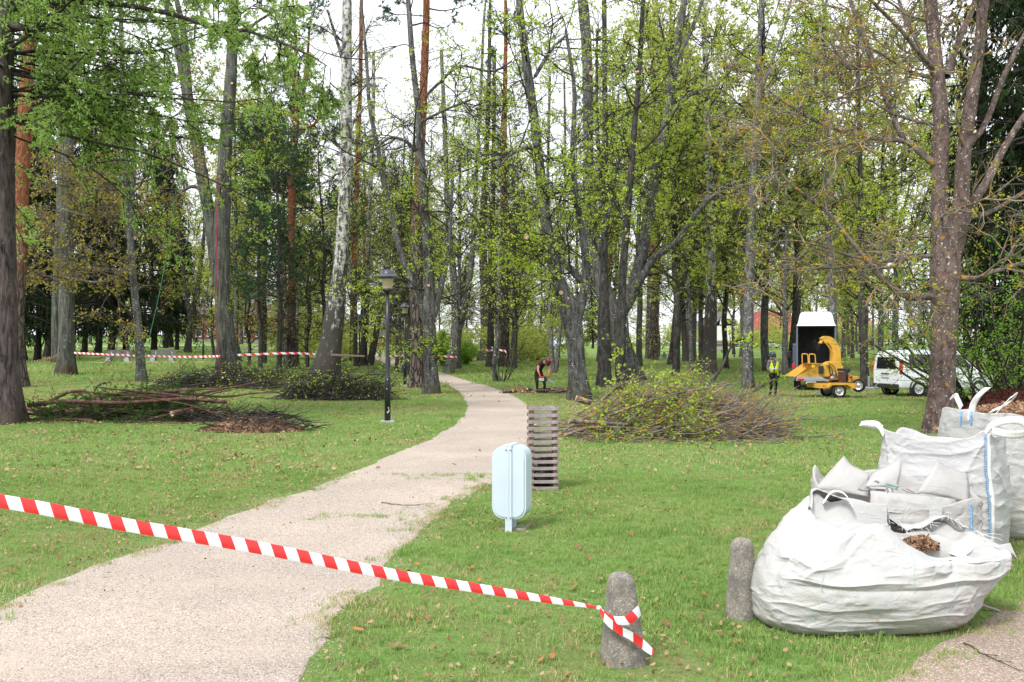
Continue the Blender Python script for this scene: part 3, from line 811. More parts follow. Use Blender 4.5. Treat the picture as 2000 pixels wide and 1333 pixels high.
def linden(n1=22, zmin=3.0, zmax=16, L1=(2.0, 4.5), per=3, size=0.085, k2=6, k3=5, nq=2, bias=None, trop=0.015, droop=-0.05, a1=(40, 85), thin=1.7, ex=None, low=0):
    per = per+2; size = size*1.0
    def f(paths, lp, rng, base):
        out = [crown_from(paths+lp, rng, n1, zmin, zmax, L1, trop, a1, k2, (0.8, 1.8), k3, (0.3, 0.8), leaf=lf(per, size, nq), droop=droop, bias=bias, thin=thin)]
        if lp: out.append(crown_from(lp, rng, 3*len(lp), 0.5, 30, (1.0, 2.2), 0.02, (30, 75), 5, (0.5, 1.2), 4, (0.25, 0.6), r1=0.02, leaf=lf(per, size, nq), thin=thin))
        if low: out.append(crown_from(paths[:1], rng, low, 1.2, 4.0, (0.5, 1.3), 0.03, (40, 85), 4, (0.3, 0.7), 3, (0.2, 0.4), r1=0.012, leaf=lf(per+1, size, nq)))
        return out
    return f

def pine_crown(n1=16, zmin=7, zmax=20, L1=(1.5, 3.2), tuft=10, dead=6):
    def f(paths, lp, rng, base):
        W = Wood(rng)
        a = crown_from(paths+lp, rng, n1, zmin, zmax, L1, 0.05, (50, 95), 6, (0.5, 1.2), 4, (0.25, 0.5), r1=0.045, wob=0.2, droop=0.06)
        a.needles(a.P3, 6, 0.20, 0.05, 0.3, 15, 60, 0, 3); a.needles(a.P2, 5, 0.20, 0.05, 0.5, 15, 60, 0, 3)
        out = [a]
        if dead: out.append(crown_from(paths[:1], rng, dead, 2.5, zmin, (0.6, 1.8), -0.02, (60, 95), 3, (0.3, 0.7), 2, (0.15, 0.3), r1=0.02))
        return out
    return f

def larch_crown(paths, lp, rng, base):
    out = []
    far = [at(x, y, 27.0+e)-base for x, y, e in ((430, 60, 0), (480, 60, .3), (540, 80, .5), (590, 100, .7), (640, 130, 1))]
    W = crown_from(paths, rng, 66, 7.4, 13.5, (3.2, 7.6), -0.01, (75, 105), 10, (0.7, 1.7), 5, (0.3, 0.7), r1=0.04, droop=-0.09, wob=0.10, bias=(1.1, -0.25, 0), t2=0.15)
    W.needles(W.P3, 8, 0.115, 0.036, 0.0, 30, 90, 0, 3); W.needles(W.P2, 10, 0.115, 0.036, 0.1, 30, 90, 0, 3)
    Z = crown_from([(np.array(far), np.full(5, .03))], rng, 16, 5, 20, (0.8, 1.9), -0.02, (50, 100), 7, (0.4, 1.0), 4, (0.25, 0.5), r1=0.015, droop=-0.1)
    Z.needles(Z.P3, 9, 0.112, 0.033, 0.0, 30, 90, 0, 3); Z.needles(Z.P2, 9, 0.115, 0.036, 0.1, 30, 90, 0, 3)
    return [W, Z]

# --- the named trees of the picture, left to right -------------------------------------------------
hero('larch_tree', 'thick larch trunk at the left picture edge with feathery bright green sprays', None,
     [[(14, 828, 54), (13, 700, 47), (8, 560, 46), (5, 400, 46), (6, 200, 40), (10, 0, 34)]], 'bark_larch', 'twig', 'leaf_larch', larch_crown,
     limbs=[[(10, 45, 16), (50, 56, 13), (100, 58, 11), (150, 70, 8), (215, 80, 7), (240, 100, 6), (300, 105, 4)], [(12, 20, 14), (120, 5, 12), (240, 10, 10), (360, 35, 8), (430, 60, 7), (480, 60, 6), (540, 80, 5), (590, 100, 4), (640, 130, 2)]], ext=6)
hero('pine_tree', 'tall pine with orange upper bark close behind the left edge larch', None,
     [[(40, 757, 26), (34, 640, 24), (40, 500, 24), (44, 350, 26), (50, 200, 26), (62, 0, 26)]], 'bark_pine_low', 'twig', 'leaf_pine', pine_crown(14, 13, 24, dead=0), ext=8)
hero('oak_tree', 'straight grey lichen covered trunk with tape tied round it, left of the benches', None,
     [[(130, 733, 33), (130, 640, 29), (130, 500, 27), (129, 380, 25), (134, 260, 20), (138, 120, 17), (140, 0, 15)]], 'bark_oak', 'twig_grey', 'leaf_bronze',
     linden(16, 6, 20, (1.5, 4), 2, 0.10), limbs=[[(134, 470, 9), (105, 455, 7), (85, 430, 5), (60, 425, 3)], [(140, 400, 9), (160, 360, 7), (185, 340, 5), (200, 330, 3)]], ext=8)
hero('linden_tree', 'grey trunk half hidden behind the lichen covered tape tree', None,
     [[(111, 709, 17), (108, 640, 15), (112, 500, 13), (116, 400, 12), (120, 250, 10), (118, 0, 9)]], 'bark_oak', 'twig', 'leaf_young', linden(10, 8, 20), ext=5)
def bronze(paths, lp, rng, base):
    a = crown_from(paths+lp, rng, 38, 2.6, 13, (2.2, 5.2), -0.005, (60, 95), 7, (0.7, 1.7), 4, (0.3, 0.7), leaf=lf(2, 0.13, 4, spread=0.55), droop=-0.03)
    b = crown_from(paths[:1], rng, 20, 3.4, 11, (3.0, 5.6), 0.0, (70, 95), 7, (0.7, 1.7), 4, (0.3, 0.7), leaf=lf(2, 0.13, 4, spread=0.55), droop=-0.03, bias=(-1.2, -0.3, 0))
    return [a, b]
hero('maple_tree', 'slender lichen spotted maple with bronze yellow young leaves and green rope', None,
     [[(277, 746, 19), (270, 640, 15), (262, 560, 14), (250, 400, 13), (243, 250, 11), (238, 100, 9), (235, 0, 8)], [(256, 470, 9), (258, 400, 9), (262, 330, 9), (260, 240, 8), (266, 100, 6)]],
     'bark_grey', 'twig_grey', 'leaf_bronze', bronze, limbs=[[(256, 520, 7), (220, 545, 6), (180, 552, 5), (140, 545, 4), (100, 560, 3)], [(250, 420, 7), (200, 425, 6), (160, 420, 5), (110, 405, 3)]], ext=5)
hero('linden_tree', 'far forked linden between the slender maple and the red rope tree', None,
     [[(366, 690, 13), (372, 640, 11), (380, 590, 10), (392, 520, 8), (400, 440, 6), (405, 330, 5)], [(372, 630, 8), (362, 560, 7), (352, 480, 6), (345, 400, 5)], [(385, 580, 7), (405, 540, 6), (415, 500, 5)]], 'bark_dark', 'twig', 'leaf_young',
     linden(20, 4, 16, (2, 5), 3, 0.12), ext=0)
hero('linden_tree', 'big twin stemmed grey green tree with a red climbing rope down its trunk', None,
     [[(447, 732, 42), (441, 660, 35), (436, 580, 31), (433, 480, 31), (436, 380, 29), (441, 280, 26), (450, 170, 23), (455, 60, 20), (457, 0, 19)],
      [(428, 560, 20), (420, 500, 24), (409, 420, 24), (396, 350, 24), (384, 280, 23), (370, 210, 22), (358, 140, 19), (342, 70, 15), (325, 0, 14)],
      [(370, 210, 16), (364, 120, 15), (358, 60, 14), (345, 0, 10)]], 'bark_oak', 'twig', 'leaf_linden',
     linden(26, 5, 18, (2, 4.5), 3, 0.085, low=4), limbs=[[(410, 385, 8), (380, 365, 7), (355, 375, 6), (340, 400, 5), (330, 430, 4)], [(448, 260, 7), (470, 240, 6), (490, 250, 5), (505, 270, 3)], [(450, 110, 7), (475, 70, 7), (500, 45, 6), (540, 20, 4)]],
     stubs=[(452, 25, 5), (453, 163, 4)], ext=6)
hero('pine_tree', 'orange barked pine with dark needle clumps left of the leaning birch', None,
     [[(572, 722, 22), (570, 640, 17), (570, 560, 14), (570, 440, 14), (573, 330, 13), (578, 250, 12), (577, 205, 10), (574, 150, 8), (578, 90, 7), (572, 0, 5)],
      [(579, 215, 9), (592, 200, 8), (594, 165, 7), (600, 120, 6), (604, 60, 4)]], 'bark_pine_low', 'twig', 'leaf_pine', pine_crown(30, 8.5, 26, (1.6, 3.8)),
     limbs=[[(578, 255, 7), (600, 250, 6), (617, 240, 6), (625, 215, 5), (625, 170, 3)], [(574, 300, 6), (555, 290, 6), (540, 275, 5), (525, 262, 4), (508, 285, 3)], [(572, 390, 4), (600, 405, 4), (630, 428, 3)]], ext=5)
def birch_crown(paths, lp, rng, base):
    a = crown_from(paths, rng, 26, 4.5, 20, (1.8, 4.2), 0.02, (35, 75), 6, (0.8, 1.9), 5, (0.5, 1.0), leaf=lf(3, 0.06, 2), droop=-0.16)
    return [a]
hero('birch_tree', 'leaning old birch, white above and black furrowed at its foot', None,
     [[(633, 738, 52), (645, 680, 43), (653, 620, 39), (661, 560, 31), (667, 490, 27), (672, 400, 24), (676, 300, 23), (677, 200, 21), (677, 100, 20), (678, 0, 18)]], 'bark_birch', 'twig', 'leaf_linden', birch_crown,
     limbs=[[(674, 300, 9), (690, 240, 6), (712, 210, 5)], [(670, 120, 7), (655, 70, 6), (640, 20, 5)], [(668, 330, 6), (645, 350, 5), (615, 368, 3)]], flare=0.3, ext=8)
hero('pine_tree', 'slim red brown pine between the leaning birch and the nearest lamp', None,
     [[(690, 706, 13), (690, 620, 12), (692, 520, 11), (694, 420, 10), (699, 300, 9), (704, 150, 8), (706, 0, 7)]], 'bark_pine_low', 'twig', 'leaf_pine', pine_crown(14, 10, 28), ext=6)
hero('birch_tree', 'twin stemmed dark birch carrying a yellow nest box behind the lamps', None,
     [[(706, 716, 16), (712, 660, 13), (716, 600, 12), (718, 520, 11), (722, 400, 9), (728, 250, 8), (730, 100, 6)], [(722, 714, 15), (735, 650, 12), (745, 590, 11), (752, 530, 10), (756, 420, 8), (748, 280, 6)]], 'bark_birch', 'twig', 'leaf_linden', birch_crown, ext=0)
hero('pine_tree', 'scaly plated pine trunk right behind the grey path side linden', None,
     [[(814, 758, 29), (815, 690, 25), (813, 600, 23), (813, 500, 22), (816, 400, 21), (821, 290, 18), (827, 180, 16), (832, 60, 14), (833, 0, 13)]], 'bark_pine', 'twig', 'leaf_pine', pine_crown(12, 17, 28), ext=6)
hero('linden_tree', 'grey forked linden standing on the grass where the path bends', None,
     [[(844, 770, 31), (842, 720, 26), (839, 660, 25), (837, 610, 27), (838, 540, 21), (835, 470, 19), (828, 400, 18), (822, 310, 16), (817, 220, 13), (806, 120, 11), (797, 0, 9)],
      [(834, 630, 18), (822, 590, 16), (802, 545, 14), (784, 500, 12), (770, 440, 12), (752, 370, 11), (738, 290, 9), (722, 210, 8), (716, 120, 6), (705, 0, 5)],
      [(846, 620, 15), (856, 585, 13), (866, 540, 11), (876, 490, 9), (880, 420, 7), (885, 330, 5)]], 'bark_linden', 'twig', 'leaf_linden',
     linden(38, 4, 16, (1.8, 4.2), 3, 0.08, low=3), limbs=[[(822, 575, 6), (800, 560, 5), (780, 570, 4), (760, 600, 3), (745, 640, 2)], [(812, 295, 8), (790, 275, 7), (760, 270, 6), (735, 290, 4)], [(830, 190, 6), (860, 160, 6), (900, 130, 5), (960, 140, 5), (1000, 120, 4)], [(820, 240, 6), (870, 215, 5), (920, 195, 4)]],
     stubs=[(837, 558, 5), (851, 633, 4)], ext=5)
hero('linden_tree', 'twin stemmed grey linden in front of the round green bush', None,
     [[(884, 722, 26), (889, 670, 22), (893, 620, 22), (889, 570, 15), (882, 500, 13), (874, 400, 11), (870, 280, 9), (862, 100, 7)], [(898, 640, 15), (908, 590, 14), (918, 540, 12), (925, 460, 10), (930, 350, 8), (938, 200, 6), (945, 40, 5)]],
     'bark_grey', 'twig', 'leaf_linden', linden(30, 4.5, 20, (2, 4.5), 3, 0.10), ext=3)
hero('linden_tree', 'dark flared trunk standing alone left of the bare shrub', None,
     [[(946, 706, 24), (948, 650, 19), (946, 560, 17), (943, 450, 14), (950, 300, 11), (955, 150, 8), (957, 20, 6)]], 'bark_dark', 'twig', 'leaf_linden', linden(30, 4, 22, (2, 5), 3, 0.11), limbs=[[(955, 560, 7), (975, 545, 6), (1000, 540, 4)]], ext=3)
hero('spruce_tree', 'red brown stump like trunk wrapped in tape beside the dark flared tree', None,
     [[(958, 718, 17), (958, 680, 14), (959, 600, 12), (961, 480, 10), (964, 300, 8), (966, 100, 6)]], 'bark_larch', 'twig', 'leaf_linden', linden(16, 6, 24, (2, 4), 2, 0.10), ext=0)
hero('pine_tree', 'reddish pine trunk right behind the bare shrub', None,
     [[(985, 718, 20), (986, 660, 17), (988, 560, 15), (986, 440, 13), (985, 330, 11), (986, 200, 9), (988, 40, 7)]], 'bark_pine_low', 'twig', 'leaf_pine', pine_crown(18, 11, 26, (1.6, 3.2)), ext=5)
hero('linden_tree', 'thin twin trunk just right of the bending worker', None,
     [[(1081, 731, 10), (1077, 690, 9), (1074, 600, 8), (1072, 480, 7), (1070, 340, 6), (1074, 150, 5)], [(1086, 726, 9), (1092, 660, 8), (1097, 590, 7), (1100, 480, 6), (1104, 330, 5), (1102, 150, 4)]], 'bark_grey', 'twig', 'leaf_young', linden(18, 5, 20, (1.2, 3), 3, 0.10), ext=0)
hero('linden_tree', 'stout furrowed linden trunk beside the bend of the path, limb sawn off', None,
     [[(1133, 782, 38), (1127, 720, 35), (1122, 660, 36), (1113, 605, 40), (1094, 560, 30), (1078, 500, 24), (1066, 430, 21), (1057, 350, 19), (1048, 270, 18), (1036, 180, 18), (1022, 80, 15), (1014, 0, 14)],
      [(1126, 630, 22), (1136, 590, 20), (1145, 540, 18), (1140, 470, 15), (1128, 400, 12), (1118, 300, 10), (1122, 180, 8), (1105, 60, 6)]],
     'bark_linden', 'twig', 'leaf_linden', linden(40, 3.0, 15, (1.6, 3.8), 3, 0.085, low=5),
     limbs=[[(1148, 565, 15), (1120, 532, 13), (1092, 505, 12), (1060, 485, 11), (1028, 463, 9)], [(1046, 290, 9), (1020, 290, 8), (1000, 300, 6), (980, 320, 4)], [(1045, 150, 8), (1075, 100, 7), (1105, 70, 5)], [(1062, 395, 7), (1080, 380, 6), (1105, 375, 4)]],
     stubs=[(1096, 572, 8), (1109, 583, 5), (1028, 463, 9)], ext=6)
hero('linden_tree', 'leaning dark linden whose trunk splits in two above the brush', None,
     [[(1240, 752, 46), (1222, 700, 41), (1206, 650, 38), (1192, 605, 40), (1176, 560, 31), (1166, 500, 26), (1156, 440, 25), (1150, 370, 23), (1149, 290, 20), (1148, 200, 19), (1146, 100, 20), (1140, 20, 22), (1138, 0, 20)],
      [(1205, 620, 30), (1225, 590, 28), (1242, 550, 26), (1255, 490, 24), (1266, 430, 23), (1278, 360, 22), (1291, 290, 19), (1303, 220, 18), (1316, 140, 16), (1328, 60, 14), (1336, 0, 13)],
      [(1238, 560, 17), (1258, 535, 15), (1276, 505, 14), (1298, 490, 12), (1325, 468, 12), (1350, 430, 11), (1380, 395, 10), (1420, 365, 8), (1460, 350, 6), (1500, 345, 4)]],
     'bark_linden', 'twig', 'leaf_linden', linden(46, 3.2, 15, (1.6, 3.8), 3, 0.085, low=7),
     limbs=[[(1160, 500, 7), (1185, 440, 7), (1210, 310, 6), (1240, 290, 4)], [(1280, 350, 7), (1310, 330, 6), (1340, 300, 4)], [(1300, 240, 9), (1340, 190, 8), (1400, 165, 7), (1460, 90, 5), (1500, 60, 4)], [(1320, 120, 8), (1350, 60, 8), (1372, 0, 7)], [(1315, 150, 6), (1300, 90, 5), (1285, 30, 4)]],
     stubs=[(1189, 571, 7), (1155, 143, 8), (1141, 307, 6)], ext=6)
hero('linden_tree', 'straight brown trunk seen between the two forked lindens', None,
     [[(1181, 757, 27), (1180, 690, 25), (1179, 620, 23), (1180, 520, 15), (1181, 400, 12), (1182, 280, 11), (1181, 150, 10), (1180, 0, 9)], [(1181, 430, 8), (1172, 330, 7), (1166, 220, 6), (1166, 60, 5)]], 'bark_dark', 'twig', 'leaf_linden', linden(20, 6, 17, (1.5, 3.5), 3, 0.085), stubs=[(1184, 353, 4)], ext=4)
hero('linden_tree', 'tall slim dark stem rising behind the leaning linden', 44,
     [[(1212, 745, 20), (1213, 640, 18), (1216, 540, 16), (1224, 440, 14), (1232, 340, 12), (1240, 240, 11), (1248, 140, 10), (1256, 0, 8)]], 'bark_dark', 'twig', 'leaf_linden', linden(22, 7, 17, (1.5, 3.8), 3, 0.085), stubs=[(1246, 140, 4), (1225, 462, 5)], ext=4)
for (lab, pts, bk, cr) in (
    ('left one of two close straight pines beyond the leaning linden', [(1267, 702, 14), (1269, 600, 13), (1272, 450, 11), (1275, 250, 9), (1277, 50, 6)], 'bark_pine', pine_crown(16, 14, 28)),
    ('right one of two close straight pines beyond the leaning linden', [(1278, 704, 13), (1280, 600, 12), (1283, 450, 10), (1286, 250, 8), (1290, 60, 6)], 'bark_pine', pine_crown(16, 14, 28)),
    ('purple brown pine in front of the picnic table', [(1315, 714, 20), (1321, 640, 18), (1329, 540, 17), (1334, 420, 14), (1338, 250, 11), (1342, 60, 8)], 'bark_pine', pine_crown(16, 15, 28)),
    ('dark spotted birch touching the right end of the picnic table', [(1340, 708, 14), (1336, 640, 12), (1332, 560, 10), (1330, 420, 8), (1326, 250, 6)], 'bark_birch', birch_crown),
    ('slim grey birch between the picnic table and the broad birch', [(1351, 727, 9), (1349, 650, 8), (1345, 560, 7), (1343, 430, 6), (1340, 300, 5)], 'bark_grey', birch_crown),
    ('broad black and white birch left of the far white house', [(1384, 733, 30), (1387, 660, 26), (1389, 580, 22), (1388, 470, 19), (1386, 350, 16), (1380, 200, 12), (1376, 30, 9)], 'bark_birch', birch_crown)):
    hero('birch_tree' if 'birch' in lab else 'pine_tree', lab, None, [pts], bk, 'twig', 'leaf_young' if 'birch' in lab else 'leaf_pine', cr, ext=5 if pts[-1][1] < 60 else 0)
hero('linden_tree', 'straight dark grey trunk behind the brush pile, left of the yellow vest worker', None,
     [[(1460, 760, 22), (1460, 680, 20), (1462, 580, 19), (1466, 460, 18), (1472, 340, 16), (1478, 220, 14), (1483, 100, 12), (1488, 0, 11)]], 'bark_grey', 'twig', 'leaf_linden', linden(34, 4.5, 16, (1.8, 4.2), 3, 0.085),
     limbs=[[(1470, 370, 6), (1500, 350, 5), (1540, 300, 4)], [(1478, 200, 7), (1500, 140, 6), (1530, 60, 5), (1545, 0, 4)]], ext=5)
hero('linden_tree', 'dark leaning trunk close left of the grey tipper truck', None,
     [[(1541, 722, 15), (1548, 670, 13), (1553, 610, 12), (1556, 500, 10), (1560, 350, 8), (1566, 150, 6)]], 'bark_dark', 'twig', 'leaf_young', linden(18, 6, 22, (1.8, 4), 3, 0.11), ext=0)
hero('linden_tree', 'grey trunk rising right behind the tipper truck', 46,
     [[(1633, 745, 17), (1628, 640, 15), (1622, 540, 12), (1616, 430, 10), (1614, 250, 8), (1610, 50, 6)]], 'bark_grey', 'twig', 'leaf_young', linden(20, 5, 20, (1.8, 4), 3, 0.10), ext=3)
hero('linden_tree', 'straight dark brown trunk between the chipper and the white van', None,
     [[(1690, 760, 17), (1687, 690, 15), (1683, 600, 14), (1682, 480, 12), (1680, 340, 9), (1676, 180, 7), (1675, 40, 5)]], 'bark_dark', 'twig', 'leaf_linden', linden(34, 4, 18, (2, 4.5), 3, 0.10), ext=2)
def rmaple(paths, lp, rng, base):
    a = crown_from(lp, rng, 66, 1.0, 14, (1.0, 2.8), 0.01, (30, 80), 6, (0.5, 1.4), 5, (0.25, 0.7), r1=0.02, droop=-0.01, wob=0.2)
    b = crown_from(paths, rng, 14, 4.2, 14, (1.8, 4.2), 0.01, (45, 85), 6, (0.6, 1.6), 5, (0.3, 0.7), r1=0.03, droop=-0.01, wob=0.18, bias=(-0.8, 0, 0))
    for q in (a, b): q.leaves(q.P3, 2, 0.04, 0.4, 0.02, 0.6, 2, 0.6)
    y = Wood(rng)
    tips = np.concatenate([a.P3[:, -1], b.P3[:, -1]]); tips = tips[rng.choice(len(tips), 520, replace=False)]
    c = np.repeat(tips, 12, 0)+rng.normal(size=(520*12, 3))*0.055
    V, Q = rhombs(c, 0.065*rng.uniform(0.6, 1.3, len(c)), rng, 0.7); y.l.add(V, Q)
    rmaple.flowers = y.l
    return [a, b]
rm = hero('maple_tree', 'big brown maple behind the white bags with orange lichen limbs', None,
     [[(1834, 847, 57), (1838, 780, 50), (1842, 700, 47), (1845, 620, 50), (1846, 540, 56), (1848, 480, 50), (1836, 420, 34), (1836, 330, 31), (1838, 240, 30), (1830, 150, 27), (1822, 60, 25), (1817, 0, 24)],
      [(1858, 500, 38), (1870, 450, 36), (1878, 380, 30), (1882, 300, 27), (1895, 210, 24), (1908, 120, 22), (1918, 40, 20), (1922, 0, 20)],
      [(1848, 150, 14), (1862, 110, 13), (1880, 60, 12), (1905, 0, 10)], [(1868, 470, 22), (1900, 400, 18), (1930, 350, 16), (1955, 300, 14), (1985, 250, 12), (2010, 215, 10), (2060, 170, 7)],
      [(1872, 300, 12), (1920, 250, 11), (1960, 150, 10), (2000, 70, 9), (2040, 10, 7)]],
     'bark_maple', 'twig_lichen', 'bud_red', rmaple, limbm='limb_lichen',
     limbs=[[(1836, 577, 16), (1800, 580, 15), (1770, 580, 14), (1740, 560, 13), (1710, 530, 12), (1690, 505, 11), (1660, 470, 9), (1630, 430, 8), (1595, 398, 7), (1550, 365, 6), (1500, 320, 4)],
            [(1834, 330, 16), (1800, 300, 14), (1768, 275, 12), (1735, 274, 10), (1690, 268, 9), (1640, 255, 8), (1590, 235, 7), (1540, 205, 6), (1490, 170, 4)],
            [(1766, 275, 11), (1740, 220, 11), (1718, 160, 10), (1700, 110, 9), (1680, 50, 9), (1660, 0, 8), (1650, -60, 6)],
            [(1836, 165, 10), (1815, 130, 9), (1790, 80, 8), (1770, 40, 7), (1755, 0, 6), (1740, -60, 5)],
            [(1830, 140, 10), (1800, 110, 9), (1760, 60, 8), (1720, 20, 7), (1690, -10, 6)],
            [(1832, 155, 9), (1790, 145, 8), (1760, 130, 7), (1720, 105, 6), (1690, 90, 4)],
            [(1825, 500, 9), (1790, 503, 8), (1740, 510, 7), (1690, 515, 6), (1640, 522, 5), (1580, 525, 4), (1500, 528, 3)],
            [(1790, 460, 7), (1775, 495, 6), (1745, 520, 5), (1710, 525, 4)],
            [(1862, 540, 12), (1900, 545, 11), (1930, 535, 10), (1960, 525, 9), (2010, 510, 7)], [(1870, 430, 10), (1920, 420, 9), (1960, 400, 8), (2010, 370, 7)],
            [(1690, 505, 5), (1660, 500, 5), (1600, 480, 4), (1540, 470, 3), (1470, 480, 2)], [(1700, 270, 5), (1650, 285, 5), (1600, 300, 4), (1540, 330, 3), (1480, 330, 2)],
            [(1835, 245, 7), (1780, 235, 6), (1730, 215, 5), (1680, 190, 4), (1600, 200, 3), (1500, 230, 2)]],
     stubs=[(1866, 533, 5)], ext=5, flare=0.25)
tag(part(rm, 'flower_clusters', M['bud_yellow'], rmaple.flowers), 'yellow green flower clusters on the twig ends', kind='stuff')
# ------------------------------------------------------------------ the wood behind: a few kinds, each tree a copy with its own parts
def kind_tree(name, H, r, barkm, twigm, leafm, crown, seed, fork=0, lean=0.02):
    rng = np.random.default_rng(seed); root = bpy.data.objects.new(name, None); root.empty_display_size = 0.2
    parts = []
    z = np.linspace(-0.4, H, 12)
    x = np.cumsum(rng.normal(size=12))*H*lean*0.25; y = np.cumsum(rng.normal(size=12))*H*lean*0.25; x -= x[0]; y -= y[0]
    P = spline(np.c_[x, y, z], 30); R = r*(1-np.linspace(0, 1, 30))**0.8+0.02
    stems = [(P, R)]; mb = B(); trunk_mesh(mb, P, R, 12, 0.4, 5, seed % 7, 0.0)
    parts.append(('trunk', mb.data('trunk', M[barkm], True), None))
    for k in range(fork):
        i = int(rng.uniform(5, 12)); s = P[i]; a = rng.uniform(0, 6.28); d = np.array([math.cos(a)*0.35, math.sin(a)*0.35, 1])
        q = grow(s[None], d[None], [H*rng.uniform(0.45, 0.6)], 14, 0.06, 0.03, rng)[0]; rr = np.linspace(R[i]*0.7, 0.02, 14)
        stems.append((q, rr)); mb = B(); mb.tube(q, rr, 8); parts.append(('stem', mb.data('stem', M[barkm], True), None))
    W = crown(stems, rng)
    w, l = B(), B()
    for q in W:
        for src, dst in ((q.w, w), (q.l, l)):
            if src.n: dst.add(np.concatenate(src.V), np.concatenate(src.Q))
    parts.append(('branches', w.data('branches', M[twigm], True), 'stuff')); parts.append(('crown', l.data('crown', M[leafm]), 'stuff'))
    return parts

def plant(kind, name, label, group, loc, rz, s):
    root = thing(name, label, 'tree', loc, rz, group); root.scale = (s[0], s[0], s[1])
    for nm, me, kd in kind:
        o = link(nm, me, root)
        if kd: tag(o, kind=kd)
    return root

def c_decid(n1, zmin, H, size, per=3, nq=2, L1=(2.2, 5.0), k2=6, k3=4, thin=2.6):
    return lambda st, rng: [crown_from(st, rng, n1, zmin, H, L1, 0.03, (30, 75), k2, (0.9, 2.0), k3, (0.5, 1.0), leaf=lf(per, size, nq), droop=-0.02, thin=thin, r1=0.06)]

def c_pine(zmin, H, n1=26):
    def f(st, rng):
        a = crown_from(st, rng, n1, zmin, H, (1.6, 3.4), 0.05, (55, 100), 6, (0.6, 1.4), 3, (0.3, 0.6), r1=0.06, wob=0.2, droop=0.05, thin=2.4)
        a.needles(a.P3, 4, 0.24, 0.06, 0.3, 15, 60, 0, 4); a.needles(a.P2, 3, 0.24, 0.06, 0.5, 15, 60, 0, 4)
        return [a, crown_from(st, rng, 8, 3, zmin, (0.8, 2.0), -0.02, (60, 95), 3, (0.3, 0.8), 2, (0.2, 0.4), r1=0.03, thin=2.4)]
    return f

def c_spruce(z0, H, R0):
    def f(st, rng):
        W = Wood(rng); n1 = 130
        z = z0+(H-z0)*rng.uniform(0, 1, n1)**1.15; a = rng.uniform(0, 6.28, n1)
        st1 = np.c_[np.zeros(n1), np.zeros(n1), z]; dr = np.c_[np.cos(a), np.sin(a), rng.uniform(-0.15, 0.15, n1)]
        L = R0*(1-(z-z0)/(H-z0))**0.8*rng.uniform(0.75, 1.15, n1)+0.35
        P1 = grow(st1, dr, L, 8, 0.06, -0.045, rng); W.tubes(P1, 0.03+0.012*L, 0.012, 4)
        s2, d2, _, t = spawn(P1, 11, 0.12, 1.0, 50, 90, rng); d2[:, 2] = -np.abs(d2[:, 2])*0.5-0.45
        P2 = grow(s2, d2, rng.uniform(0.5, 1.2, len(s2)), 4, 0.08, -0.22, rng); W.tubes(P2, 0.012, 0.006, 3)
        W.needles(P2, 9, 0.30, 0.085, 0.0, 15, 50, 0.35); W.needles(P1, 12, 0.30, 0.08, 0.1, 20, 60, 0.1)
        return [W]
    return f

KD = [kind_tree('deciduous', 22, 0.19, 'bark_dark', 'twig', 'far_leaf', c_decid(50, 4, 22, 0.19, 5, 2), 31, 2),
      kind_tree('deciduous', 19, 0.15, 'bark_grey', 'twig', 'far_leaf', c_decid(44, 3, 19, 0.19, 5, 2), 32, 1),
      kind_tree('deciduous', 24, 0.21, 'bark_linden', 'twig', 'leaf_young', c_decid(50, 5, 24, 0.19, 5, 2), 33, 2)]
KS = [kind_tree('sapling', 15, 0.10, 'bark_grey', 'twig', 'far_leaf', c_decid(34, 3, 15, 0.11, 2, 2, (0.8, 2.0), 5, 4, 2.0), 34, 0, 0.03),
      kind_tree('sapling', 17, 0.12, 'bark_dark', 'twig', 'leaf_young', c_decid(36, 2.5, 17, 0.11, 2, 2, (0.8, 2.2), 5, 4, 2.0), 35, 1, 0.03)]
KP = [kind_tree('pine', 24, 0.24, 'bark_pine', 'twig', 'leaf_pine', c_pine(14, 24), 36), kind_tree('pine', 21, 0.20, 'bark_pine', 'twig', 'leaf_pine', c_pine(11, 21), 37)]
KB = [kind_tree('birch', 20, 0.17, 'bark_birch', 'twig', 'far_leaf', c_decid(34, 5, 20, 0.10, 4, 2, (1.2, 3.0), 6, 4, 1.8), 38, 0, 0.03)]
KF = [kind_tree('spruce', 24, 0.27, 'bark_spruce', 'twig', 'leaf_spruce', c_spruce(2.3, 24, 3.6), 39), kind_tree('spruce', 20, 0.22, 'bark_spruce', 'twig', 'leaf_spruce', c_spruce(1.6, 20, 3.2), 40)]

